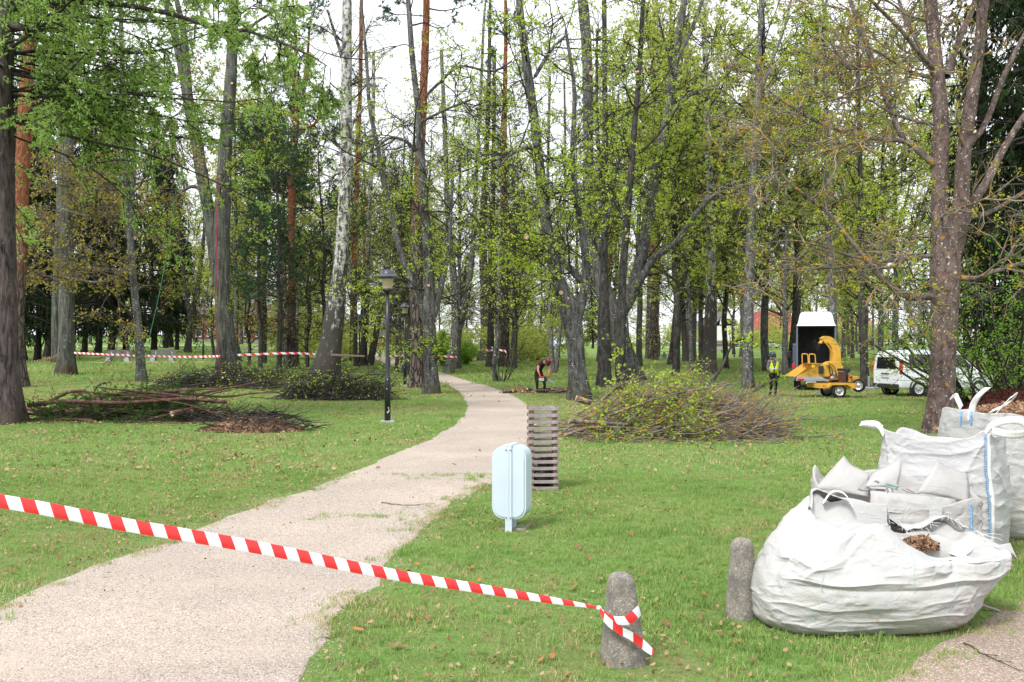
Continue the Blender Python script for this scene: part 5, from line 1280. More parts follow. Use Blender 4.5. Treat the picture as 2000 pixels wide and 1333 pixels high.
far_tape('striped tape across the far path behind the lamps to the twin linden', [(732, 696), (780, 695), (830, 695), (860, 696), (892, 698)], 60, 62, 0.10)
far_tape('short loop of striped tape round the stump like red brown trunk', [(948, 683), (957, 686), (964, 682), (960, 678)], 66, 65.5, 0.12)
far_tape('loose hanging striped tape on the reddish pine trunk', [(975, 684), (986, 686), (990, 692), (988, 698)], 64, 63.6, 0.12)

# ropes
def rope(name, label, pts, r, mat):
    P = spline(np.array(pts), 60); mb = B(); mb.tube(P, np.full(60, r), 6); tag(mb.build(name, mat, None, None, True), label, 'rope')
gL = ground_px(447, 732)[1]-0.62
rope('climbing_rope', 'red climbing rope hanging down the big twin stemmed tree', [at(424, 330, gL), at(423, 450, gL), at(424, 560, gL-0.1), at(425, 640, gL-0.15), at(427, 700, gL-0.3), at(431, 731, gL-0.5), at(420, 734, gL-0.5), at(414, 733, gL-0.5)], 0.022, simple('rope_red', (0.30, 0.045, 0.08), 0.8))
gM = ground_px(277, 746)[1]
rope('tie_rope', 'thin green rope running down to the slender maple trunk', [at(347, 350, gM+1.5), at(330, 470, gM+0.6), at(312, 570, gM), at(292, 660, gM-0.2), at(287, 688, gM-0.25), at(283, 693, gM-0.32), at(275, 697, gM-0.36), at(267, 700, gM-0.3)], 0.012, simple('rope_green', (0.08, 0.30, 0.19), 0.8))
# ------------------------------------------------------------------ vehicles
M['white_paint'] = simple('white_paint', (0.74, 0.76, 0.80), 0.28, var=0.03, vscale=1.5, spec=0.5)
M['grey_paint'] = simple('grey_paint', (0.11, 0.125, 0.16), 0.35, var=0.08, vscale=2, spec=0.5)
M['alu'] = simple('alu', (0.30, 0.31, 0.33), 0.5, 0.3, var=0.15, vscale=4)
M['inner'] = simple('inner', (0.13, 0.13, 0.14), 0.7, var=0.25, vscale=3)
M['glass_dark'] = simple('glass_dark', (0.012, 0.013, 0.016), 0.08, var=0.2, vscale=2, spec=0.6)
M['rubber'] = simple('rubber', (0.018, 0.018, 0.019), 0.8, var=0.2, vscale=9)
M['plastic'] = simple('plastic', (0.03, 0.03, 0.033), 0.6, var=0.15)
M['rim'] = simple('rim', (0.50, 0.50, 0.51), 0.35, 0.6, var=0.08)
M['red_lens'] = simple('red_lens', (0.50, 0.02, 0.025), 0.2, var=0.1, spec=0.6)
M['plate'] = simple('plate', (0.65, 0.65, 0.65), 0.5, var=0.05)
M['yellow_steel'] = simple('yellow_steel', (0.58, 0.32, 0.05), 0.5, var=0.2, vscale=3, spec=0.35, wear=((0.16, 0.09, 0.03), 0.66))
M['engine'] = simple('engine', (0.035, 0.035, 0.037), 0.55, 0.3, var=0.4, vscale=12)
M['rust'] = simple('rust', (0.085, 0.035, 0.03), 0.7, var=0.3, vscale=8)

def wheel(t, c, r, w, rimm='rim', yaw=0.0, spokes=8, tilt=0.0):
    R = np.array(Matrix.Rotation(yaw, 3, 'Z') @ Matrix.Rotation(tilt, 3, 'X'))
    ty = B().lathe([(r*0.62, -w/2*0.9), (r*0.9, -w/2), (r*0.985, -w/2*0.8), (r, -w/4), (r, w/4), (r*0.985, w/2*0.8), (r*0.9, w/2), (r*0.62, w/2*0.9)], (0, 0, 0), 36, 'y', R)
    o = part(t, 'wheel', M['rubber'], ty, True, loc=c)
    rm = B().lathe([(0.0, -w*0.30), (r*0.16, -w*0.34), (r*0.2, -w*0.22), (r*0.48, -w*0.26), (r*0.6, -w*0.42), (r*0.635, -w*0.46), (r*0.635, w*0.46), (0.0, w*0.40)], (0, 0, 0), 36, 'y', R)
    part(o, 'rim', M[rimm], rm, True)
    ho = B()
    for k in range(spokes):
        a = 2*math.pi*k/spokes; p = np.array([math.cos(a)*r*0.4, -w*0.285, math.sin(a)*r*0.4]); ho.lathe([(0.0, 0.0), (r*0.065, 0.0), (r*0.065, 0.02), (0.0, 0.02)], R @ p, 10, 'y', R)
    part(o, 'rim_holes', M['plastic'], ho)
    return o

def loft_body(mb, st):
    """stations (x, hw_low, z_bottom, z_belt, hw_belt, z_roof, hw_roof)"""
    rings = []
    for (x, hl, zb, zm, hb, zr, hr) in st:
        half = [(0, zb), (hl*0.93, zb), (hl, zb+0.12), (hl+0.004, (zb+zm)/2), (hb, zm), ((hb*0.45+hr*0.55), zm+(zr-zm)*0.6), (hr, zr-0.10), (hr-0.07, zr-0.03), (hr-0.2, zr-0.005), (0, zr)]
        rings.append([(x, -y, z) for y, z in half]+[(x, y, z) for y, z in half[-2:0:-1]])
    V = np.array(rings); n, m, _ = V.shape; i = np.arange(n-1)[:, None]*m; k = np.arange(m)[None]; k2 = (k+1) % m
    mb.add(V.reshape(-1, 3), np.stack([i+k, i+k2, i+m+k2, i+m+k], -1).reshape(-1, 4)); mb.poly(V[0]); mb.poly(V[-1][::-1]); return mb

def small_van(g, rz, name, label, tow=True):
    t = thing(name, label, 'van', g, rz)
    ST = [(0.0, .83, .36, 1.02, .85, 1.58, .68), (.03, .87, .33, 1.05, .885, 1.70, .72), (.12, .905, .31, 1.07, .91, 1.79, .75), (.4, .918, .29, 1.08, .918, 1.83, .77), (2.0, .918, .28, 1.08, .918, 1.85, .78), (2.75, .918, .28, 1.06, .918, 1.82, .76), (3.3, .912, .28, 1.05, .90, 1.47, .70), (3.62, .90, .28, 1.02, .885, 1.12, .80), (4.1, .87, .30, .93, .83, 1.0, .74), (4.33, .78, .33, .80, .74, .86, .66), (4.4, .70, .38, .70, .68, .76, .60)]
    part(t, 'body', M['white_paint'], loft_body(B(), ST), True)
    def sideq(x0, x1, z0, z1, s, slant=0.0, k0=0.0):
        y = lambda z: s*(0.918-(z-1.08)*0.155+0.012)
        return [(x0, y(z0), z0), (x1, y(z0), z0), (x1-slant, y(z1), z1), (x0+k0, y(z1), z1)]
    for s in (-1, 1):
        for q in (sideq(0.42, 1.42, 1.16, 1.66, s), sideq(1.50, 2.35, 1.16, 1.66, s), sideq(2.43, 3.22, 1.16, 1.64, s, 0.42)):
            q = np.array(q); part(t, 'side_window', M['glass_dark'], B().add(np.vstack([q, q-[0, s*0.012, 0]]), [[0, 1, 2, 3], [4, 5, 6, 7], [0, 1, 5, 4], [1, 2, 6, 5], [2, 3, 7, 6], [3, 0, 4, 7]]))
        part(t, 'tail_light', M['red_lens'], B().prism([(-0.03, 0.92), (0.10, 0.92), (0.08, 1.5), (0.03, 1.5), (0.0, 1.2)], s*0.80, s*0.925) if False else B().box((0.045, s*0.885, 1.17), (0.12, 0.08, 0.52)), False, 0.02)
        part(t, 'side_moulding', M['white_paint'], B().box((2.0, s*0.925, 0.62), (2.2, 0.02, 0.10)), False, 0.008)
        part(t, 'mirror', M['plastic'], B().box((2.95, s*1.03, 1.18), (0.12, 0.2, 0.2)), False, 0.04)
        for x in (0.82, 3.55):
            part(t, 'wheel_arch', M['plastic'], B().lathe([(0.36, -0.02), (0.415, -0.02), (0.415, 0.02), (0.36, 0.02)], (x, s*0.915, 0.36), 28, 'y'), True)
            wheel(t, (x, s*0.83, 0.325), 0.325, 0.21, yaw=0 if s < 0 else math.pi)
    rw = np.array([(0, -0.63, 1.10), (0, 0.63, 1.10), (0, 0.55, 1.55), (0, -0.55, 1.55)]); off = np.array([-0.018, 0, 0])
    part(t, 'rear_window', M['glass_dark'], B().add(np.vstack([rw+off, rw+[0.02, 0, 0]]), [[0, 1, 2, 3], [4, 5, 6, 7], [0, 1, 5, 4], [1, 2, 6, 5], [2, 3, 7, 6], [3, 0, 4, 7]]))
    part(t, 'bumper', M['plastic'], B().box((-0.02, 0, 0.42), (0.12, 1.62, 0.17)), False, 0.03); part(t, 'number_plate', M['plate'], B().box((-0.022, 0.05, 0.80), (0.02, 0.50, 0.11)), False, 0.004)
    part(t, 'tailgate_handle', M['plastic'], B().box((-0.02, 0.05, 0.90), (0.03, 0.5, 0.05)), False, 0.01)
    if tow: part(t, 'tow_bar', M['plastic'], B().tube(np.array([[0.4, 0, 0.34], [-0.05, 0, 0.34], [-0.22, 0, 0.36], [-0.24, 0, 0.44]]), [0.03, 0.03, 0.025, 0.025], 8))
    return t
VG = ground_px(1792, 776)
van_rz = math.radians(14)
R_ = np.array(Matrix.Rotation(van_rz, 3, 'Z'))
small_van(VG-R_ @ np.array([0.82, -0.83, 0]), van_rz, 'small_van', 'white passenger van half hidden behind the big maple trunk')

def chipper():
    g = ground_px(1626, 776.5); k = g[1]/F
    t = thing('wood_chipper', 'yellow towed wood chipper with curved chute blowing chips into the truck', 'wood chipper', g, math.radians(3))
    X = lambda px: (px-1626)*k; Z = lambda py: (776.5-py)*k
    def pr(L_, y0, y1): return B().prism([(X(a), Z(b)) for a, b in L_], y0, y1)
    wy = 0.62
    wheel(t, (0, -wy, 0.275), 0.275, 0.19, spokes=5); wheel(t, (0, wy, 0.275), 0.275, 0.19, yaw=math.pi, spokes=5)
    part(t, 'mudguard', M['yellow_steel'], pr([(1604, 752), (1610, 747), (1642, 747), (1650, 752), (1650, 757), (1641, 751), (1611, 751), (1604, 757)], -wy-0.12, -wy+0.12), False, 0.008)
    part(t, 'frame', M['yellow_steel'], pr([(1583, 748), (1682, 748), (1680, 757), (1640, 760), (1583, 757)], -0.45, 0.45), False, 0.012)
    hop = B(); a = np.array([[X(1541), Z(735)], [X(1577), Z(710)], [X(1600), Z(710)], [X(1600), Z(735)]])
    # the feed hopper: open towards the left, flaring out
    F0 = [(a[0, 0], -0.62, a[0, 1]), (a[1, 0], -0.55, a[1, 1]), (a[2, 0], -0.36, a[2, 1]), (a[3, 0], -0.36, a[3, 1])]
    V = np.array(F0+[(x, -y, z) for x, y, z in F0])
    hop.add(V, [[0, 1, 2, 3], [7, 6, 5, 4], [1, 5, 6, 2], [3, 2, 6, 7], [0, 3, 7, 4]])
    part(t, 'feed_hopper', M['yellow_steel'], hop); t.children[-1].modifiers.new('thickness', 'SOLIDIFY').thickness = 0.015
    part(t, 'hopper_logo', simple('logo_dark', (0.32, 0.15, 0.02), 0.5), B().tube(np.array([[X(1570)+0.13*math.cos(q), -0.575+0.03*0, Z(723.5)+0.055*math.sin(q)] for q in np.linspace(0, 6.28, 24)])+np.array([0, -0.03, 0]), np.full(24, 0.006), 5).box((X(1570), -0.60, Z(723.5)), (0.16, 0.004, 0.03)))
    part(t, 'warning_sticker', simple('sticker_yellow', (0.75, 0.45, 0.02), 0.5), B().box((X(1577), -0.575, Z(715)), (0.13, 0.006, 0.09)))
    part(t, 'feed_rollers_housing', M['yellow_steel'], B().box((X(1609), 0, Z(723)), (0.38, 0.74, 0.50)), False, 0.015)
    part(t, 'switch_box', M['plastic'], B().box((X(1595), -0.43, Z(722)), (0.18, 0.12, 0.30)), False, 0.02)
    hp = np.array([[X(1573), -0.4, Z(710)], [X(1572.5), -0.4, Z(694)], [X(1575), -0.4, Z(692)], [X(1582), -0.4, Z(692.5)], [X(1584), -0.4, Z(696)], [X(1585), -0.4, Z(710)]])
    part(t, 'feed_bar', M['yellow_steel'], B().tube(spline(hp, 24), np.full(24, 0.022), 8).tube(spline(hp*[1, -1, 1], 24), np.full(24, 0.022), 8))
    part(t, 'rotor_housing', M['yellow_steel'], B().lathe([(0.0, -0.34), (0.36, -0.34), (0.36, 0.34), (0.0, 0.34)], (X(1624), 0, Z(724)), 28, 'y'), False, 0.01)
    # discharge chute: a square duct that bends over to the left
    cp = spline(np.array([[X(1631.5), 0, Z(716)], [X(1631.5), 0, Z(700)], [X(1631), 0, Z(688)], [X(1628), 0, Z(676)], [X(1621), 0, Z(667)], [X(1612), 0, Z(663)], [X(1605), 0, Z(666.5)]]), 22)
    T = unit(np.gradient(cp, axis=0)); Nn = np.c_[-T[:, 2], T[:, 1]*0, T[:, 0]]; w = np.linspace(0.17, 0.11, 22)
    V = np.stack([cp-Nn*w[:, None]+[0, -0.15, 0], cp+Nn*w[:, None]+[0, -0.15, 0], cp+Nn*w[:, None]+[0, 0.15, 0], cp-Nn*w[:, None]+[0, 0.15, 0]], 1); i = np.arange(21)[:, None]*4; kk = np.arange(4)[None]
    o = part(t, 'chute', M['yellow_steel'], B().add(V.reshape(-1, 3), np.stack([i+kk, i+(kk+1) % 4, i+4+(kk+1) % 4, i+4+kk], -1).reshape(-1, 4))); o.modifiers.new('thickness', 'SOLIDIFY').thickness = 0.012
    part(o, 'end_flap', M['yellow_steel'], B().add([[X(1606), -0.15, Z(659)], [X(1606), 0.15, Z(659)], [X(1600.5), 0.15, Z(671)], [X(1600.5), -0.15, Z(671)], [X(1607), -0.15, Z(660)], [X(1607), 0.15, Z(660)], [X(1602), 0.15, Z(671)], [X(1602), -0.15, Z(671)]], [[0, 1, 2, 3], [7, 6, 5, 4], [0, 3, 7, 4], [1, 5, 6, 2], [2, 6, 7, 3]]))
    part(o, 'flap_rod', M['yellow_steel'], B().tube(np.array([[X(1607), -0.18, Z(668)], [X(1623), -0.18, Z(689)]]), [0.015, 0.015], 6))
    part(t, 'chute_collar', M['yellow_steel'], B().lathe([(0.0, -0.05), (0.24, -0.05), (0.24, 0.05), (0.0, 0.05)], (X(1631.5), 0, Z(712)), 24), False, 0.008)
    part(t, 'engine_cover', M['rust'], B().box((X(1637), -0.40, Z(738)), (0.30, 0.06, 0.50)), False, 0.02)
    part(t, 'engine_block', M['engine'], B().box((X(1640), 0, Z(733)), (0.46, 0.62, 0.52)).box((X(1636), -0.25, Z(722)), (0.32, 0.2, 0.12)), False, 0.03)
    part(t, 'muffler', M['engine'], B().lathe([(0.0, -0.2), (0.1, -0.18), (0.11, 0), (0.1, 0.18), (0, 0.2)], (X(1651), -0.1, Z(723)), 20, 'y'), True)
    part(t, 'fuel_tank', M['yellow_steel'], B().box((X(1661), 0.05, Z(741)), (0.5, 0.6, 0.22)), False, 0.02)
    part(t, 'red_knob', M['red_lens'], B().lathe([(0.0, -0.07), (0.05, -0.05), (0.07, 0), (0.05, 0.05), (0, 0.07)], (X(1655.5), -0.36, Z(735)), 16, 'y'), True)
    for q in ([(1606, -0.4, 714), (1614, -0.45, 718), (1618, -0.45, 728), (1612, -0.42, 735), (1605, -0.4, 738)], [(1609, -0.42, 708), (1620, -0.46, 716), (1624, -0.46, 728), (1627, -0.44, 738)], [(1612, -0.4, 712), (1611, -0.45, 724), (1616, -0.45, 734)]):
        P = spline(np.array([[X(a), b, Z(c)] for a, b, c in q]), 16); part(t, 'hose', M['rubber'], B().tube(P, np.full(16, 0.016), 6), True)
    part(t, 'pump', M['alu'], B().lathe([(0, -0.08), (0.08, -0.06), (0.09, 0.05), (0, 0.09)], (X(1617), -0.42, Z(738)), 16, 'y').box((X(1621), -0.40, Z(731)), (0.1, 0.08, 0.14)), True)
    part(t, 'stabiliser_leg', M['alu'], B().box((X(1593), -0.36, Z(762)), (0.06, 0.06, 0.30)).box((X(1593), -0.36, Z(769)), (0.12, 0.12, 0.03)))
    part(t, 'side_marker', simple('orange_lens', (0.6, 0.12, 0.01), 0.3), B().box((X(1600), -0.456, Z(753)), (0.06, 0.012, 0.05)))
    part(t, 'draw_bar', M['alu'], B().tube(np.array([[X(1676), 0, Z(756)], [X(1700), 0, Z(759)], [X(1716), 0.0, Z(757.5)]]), [0.05, 0.05, 0.04], 8).box((X(1697), 0, Z(760)), (0.45, 0.14, 0.07)).box((X(1698), 0, Z(748)), (0.07, 0.07, 0.5)).tube(np.array([[X(1708), -0.05, Z(757)], [X(1714), -0.05, Z(750)], [X(1716), -0.05, Z(749)]]), [0.015]*3, 6), False, 0.008)
    wheel(t, (X(1668.5), -0.45, Z(752.5)), 0.255, 0.16, yaw=math.radians(-28), spokes=5)
    return t
chipper()

def tipper():
    g = on_ground(1594, 44.0); k = 44.0/F
    t = thing('tipper_truck', 'grey tipper truck seen from behind with a tall dark open box under a white hood', 'truck', g, math.radians(-15.5))
    Z = lambda py: CAM_H-(py-HOR)*k
    w = 0.80; L = 3.0
    part(t, 'floor', M['inner'], B().box((0, L/2, 1.02), (2*w, L, 0.08)))
    for s in (-1, 1): part(t, 'box_side', M['inner'], B().box((s*w, L/2, 1.96), (0.05, L, 1.9)), False, 0.005)
    part(t, 'box_front', M['inner'], B().box((0, L, 1.96), (2*w, 0.05, 1.9))); part(t, 'box_roof', M['inner'], B().box((0, L/2, 2.90), (2*w, L, 0.04)))
    for s in (-1, 1): part(t, 'rear_post', M['grey_paint'], B().box((s*(w+0.012), -0.03, 1.95), (0.075, 0.07, 1.92)), False, 0.01)
    z0, z1 = Z(637), Z(608.5)
    V = []
    for z, hw, y0, y1 in ((z0, 0.83, -0.12, L), (z0+0.04, 0.83, -0.12, L), (z0+0.07, 0.79, -0.05, L-0.02), (z0+0.2, 0.75, 0.06, L-0.1), (z1-0.10, 0.68, 0.25, L-0.25), (z1-0.02, 0.60, 0.38, L-0.4), (z1, 0.48, 0.55, L-0.6)):
        V.append([(-hw, y0, z), (hw, y0, z), (hw, y1, z), (-hw, y1, z)])
    V = np.array(V); n = len(V); i = np.arange(n-1)[:, None]*4; kk = np.arange(4)[None]
    hb = B().add(V.reshape(-1, 3), np.stack([i+kk, i+(kk+1) % 4, i+4+(kk+1) % 4, i+4+kk], -1).reshape(-1, 4)); hb.poly(V[-1]); hb.poly(V[0][::-1])
    part(t, 'roof_hood', M['white_paint'], hb, False, 0.03, 3)
    for q in range(3): part(t, 'tailgate_board', M['alu'], B().box((0, -0.05, 0.80-q*0.0+(q-1)*0.165+0.0), (2*w+0.06, 0.04, 0.155)), False, 0.008)
    part(t, 'rear_bumper', M['alu'], B().box((0, -0.12, 0.50), (1.7, 0.10, 0.14)), False, 0.01); part(t, 'number_plate', M['plate'], B().box((-0.22, -0.178, 0.36), (0.42, 0.012, 0.10)))
    for s in (-1, 1):
        part(t, 'lower_body', M['grey_paint'], B().box((s*0.93, 1.6, 0.75), (0.14, 3.3, 0.62)), False, 0.04)
        part(t, 'tail_light', M['red_lens'], B().box((s*0.66, -0.185, 0.50), (0.26, 0.03, 0.10)), False, 0.01); part(t, 'upper_light', M['red_lens'], B().box((s*0.965, -0.06, 1.10), (0.12, 0.05, 0.22)), False, 0.015)
        part(t, 'mud_flap', M['rubber'], B().box((s*0.80, 0.25, 0.30), (0.30, 0.02, 0.34))); wheel(t, (s*0.78, 0.75, 0.33), 0.33, 0.24, yaw=math.pi/2 if s > 0 else -math.pi/2); wheel(t, (s*0.80, 4.0, 0.33), 0.33, 0.22, yaw=math.pi/2 if s > 0 else -math.pi/2)
        part(t, 'mirror', M['plastic'], B().box((s*1.16, 4.0, 1.55), (0.2, 0.1, 0.34)), False, 0.04)
    cab = B().prism([(3.15, 0.35), (5.2, 0.35), (5.25, 0.95), (4.75, 1.15), (4.2, 2.05), (3.15, 2.1)], -0.98, 0.98, 'x'); part(t, 'cab', M['grey_paint'], cab, False, 0.08, 3)
    for s in (-1, 1): part(t, 'cab_window', M['glass_dark'], B().prism([(3.4, 1.25), (4.55, 1.25), (4.1, 1.9), (3.4, 1.9)], s*0.975, s*0.99, 'x'))
    part(t, 'chassis', M['plastic'], B().box((0, 2.2, 0.45), (0.9, 4.6, 0.2)))
    # chips already blown in
    rng = np.random.default_rng(2); n = 500
    c = np.c_[rng.uniform(-0.7, 0.7, n), rng.uniform(0.9, 2.9, n), 1.06+0.3*rng.uniform(size=n)]; Vv, Q = rhombs(c, 0.06, rng, 0.6)
    return g
TG = tipper()
def chip_spray():
    rng = np.random.default_rng(12); n = 260; a = at(1601.5, 669, 39.1); b = at(1588, 692, 45.5); t = rng.uniform(0, 1, n)**0.8
    c = a[None]*(1-t[:, None])+b[None]*t[:, None]; c[:, 2] += 0.5*(1-t)*t; c = c+rng.normal(size=(n, 3))*(0.04+0.30*t[:, None])
    V, Q = rhombs(c, 0.016*rng.uniform(0.5, 1.3, n), rng, 0.5); o = B().add(V, Q).build('flying_chips', M['cut_wood']); tag(o, 'spray of pale wood chips flying from the chute', kind='stuff')
chip_spray()
def far_car(x, y, rz, label, paint):
    g = ground_px(x, y); t = thing('parked_car', label, 'car', g, rz)
    ST = [(0, .78, .38, .80, .78, .95, .60), (.1, .85, .32, .85, .85, 1.05, .62), (.5, .88, .26, .88, .88, 1.38, .58), (1.4, .89, .24, .90, .89, 1.46, .60), (2.3, .89, .24, .90, .88, 1.42, .58), (3.0, .88, .25, .88, .86, 1.0, .68), (3.9, .85, .28, .80, .80, .86, .62), (4.2, .74, .34, .66, .70, .72, .56)]
    part(t, 'body', paint, loft_body(B(), ST), True)
    for s in (-1, 1):
        q = np.array([(0.55, s*0.87, 0.96), (2.85, s*0.87, 0.96), (2.3, s*0.68, 1.36), (0.75, s*0.68, 1.36)]); part(t, 'side_window', M['glass_dark'], B().add(np.vstack([q, q+[0, -s*0.03, 0]]), [[0, 1, 2, 3], [4, 5, 6, 7], [0, 1, 5, 4], [2, 3, 7, 6]]))
        for xx in (0.75, 3.35): wheel(t, (xx, s*0.80, 0.31), 0.31, 0.2, yaw=0 if s < 0 else math.pi)
far_car(1486, 681, 0.15, 'white car parked on the road before the red roofed house', M['white_paint'])
far_car(1086, 681, 3.2, 'pale blue car parked far away left of the stout linden', simple('car_blue', (0.35, 0.45, 0.60), 0.3, var=0.05))
# ------------------------------------------------------------------ big woven bags
def bag_mat(name, col, dirt=0.5, trans=0.12):
    m, N, L, b = new_mat(name); tc = N.new('ShaderNodeTexCoord'); oc = tc.outputs['Object']
    n = noise(N, L, oc, 2.2, 5, 0.65); r = ramp(N, [(0.3, tuple(c*0.90 for c in col)), (0.65, col)]); L.new(n.outputs['Fac'], r.inputs['Fac'])
    sx = N.new('ShaderNodeSeparateXYZ'); L.new(oc, sx.inputs[0])
    n2 = noise(N, L, oc, 5, 5, 0.7); ma = N.new('ShaderNodeMath'); ma.operation = 'MULTIPLY_ADD'; ma.inputs[1].default_value = -0.28; L.new(sx.outputs['Z'], ma.inputs[0]); L.new(n2.outputs['Fac'], ma.inputs[2])
    r2 = ramp(N, [(0.42, 0.0), (0.62, dirt)]); L.new(ma.outputs[0], r2.inputs['Fac']); colr = mix(N, L, r2.outputs['Color'], r.outputs['Color'], (0.46, 0.41, 0.33))
    n3 = noise(N, L, oc, 13, 2, 0.5); ma2 = N.new('ShaderNodeMath'); ma2.operation = 'MULTIPLY_ADD'; ma2.inputs[1].default_value = -0.16; L.new(sx.outputs['Z'], ma2.inputs[0]); L.new(n3.outputs['Fac'], ma2.inputs[2])
    r3 = ramp(N, [(0.69, 0.0), (0.715, 0.75)]); L.new(ma2.outputs[0], r3.inputs['Fac']); colr = mix(N, L, r3.outputs['Color'], colr, (0.50, 0.27, 0.13))
    L.new(colr, b.inputs['Base Color']); b.inputs['Roughness'].default_value = 0.55; b.inputs['Specular IOR Level'].default_value = 0.25
    # creases of the cloth and its weave
    c1 = noise(N, L, mapping(N, L, oc, (1.0, 1.0, 1.7), (0.3, 0.2, 0)), 4.2, 5, 0.55, 1.2); a1 = N.new('ShaderNodeMath'); a1.operation = 'SUBTRACT'; a1.inputs[1].default_value = 0.5; L.new(c1.outputs['Fac'], a1.inputs[0])
    ab = N.new('ShaderNodeMath'); ab.operation = 'ABSOLUTE'; L.new(a1.outputs[0], ab.inputs[0])
    c2 = noise(N, L, mapping(N, L, oc, (1, 1, 1.4), (0.4, 0.5, 0.2)), 21, 5, 0.6, 1.0); a2 = N.new('ShaderNodeMath'); a2.operation = 'MULTIPLY_ADD'; a2.inputs[1].default_value = 0.22; L.new(c2.outputs['Fac'], a2.inputs[0]); L.new(ab.outputs[0], a2.inputs[2])
    wv = N.new('ShaderNodeTexWave'); wv.inputs['Scale'].default_value = 95; wv.bands_direction = 'Z'; L.new(oc, wv.inputs['Vector']); a3 = N.new('ShaderNodeMath'); a3.operation = 'MULTIPLY_ADD'; a3.inputs[1].default_value = 0.012; L.new(wv.outputs['Fac'], a3.inputs[0]); L.new(a2.outputs[0], a3.inputs[2])
    bump(N, L, a3.outputs[0], b, 0.42, 0.06)
    tr = N.new('ShaderNodeBsdfTranslucent'); L.new(colr, tr.inputs['Color']); mx = N.new('ShaderNodeMixShader'); mx.inputs['Fac'].default_value = trans
    out = N['Material Output']; L.new(b.outputs[0], mx.inputs[1]); L.new(tr.outputs[0], mx.inputs[2]); L.new(mx.outputs[0], out.inputs['Surface'])
    return m
M['bag_white'] = bag_mat('bag_white', (0.50, 0.496, 0.482), 0.45)
M['bag_grey'] = bag_mat('bag_grey', (0.46, 0.445, 0.425), 0.35)
M['bag_clean'] = bag_mat('bag_clean', (0.525, 0.52, 0.525), 0.25)
M['webbing'] = simple('webbing', (0.72, 0.71, 0.69), 0.8, var=0.1, vscale=30)
M['stitch_blue'] = simple('stitch_blue', (0.22, 0.38, 0.58), 0.7, var=0.3, vscale=60)
M['stitch_green'] = simple('stitch_green', (0.30, 0.55, 0.48), 0.7, var=0.3, vscale=60)
M['print_grey'] = simple('print_grey', (0.24, 0.25, 0.27), 0.7, var=0.2, vscale=25)
M['print_green'] = simple('print_green', (0.22, 0.38, 0.30), 0.7, var=0.2, vscale=25)
M['chips'] = leaf_mat('chips', (0.16, 0.085, 0.05), (0.42, 0.27, 0.17), 0.1, 9.0, (0.55, 0.40, 0.27))
M['chips_base'] = simple('chips_base', (0.16, 0.09, 0.06), 0.95, var=0.4, vscale=40, bmp=0.03)

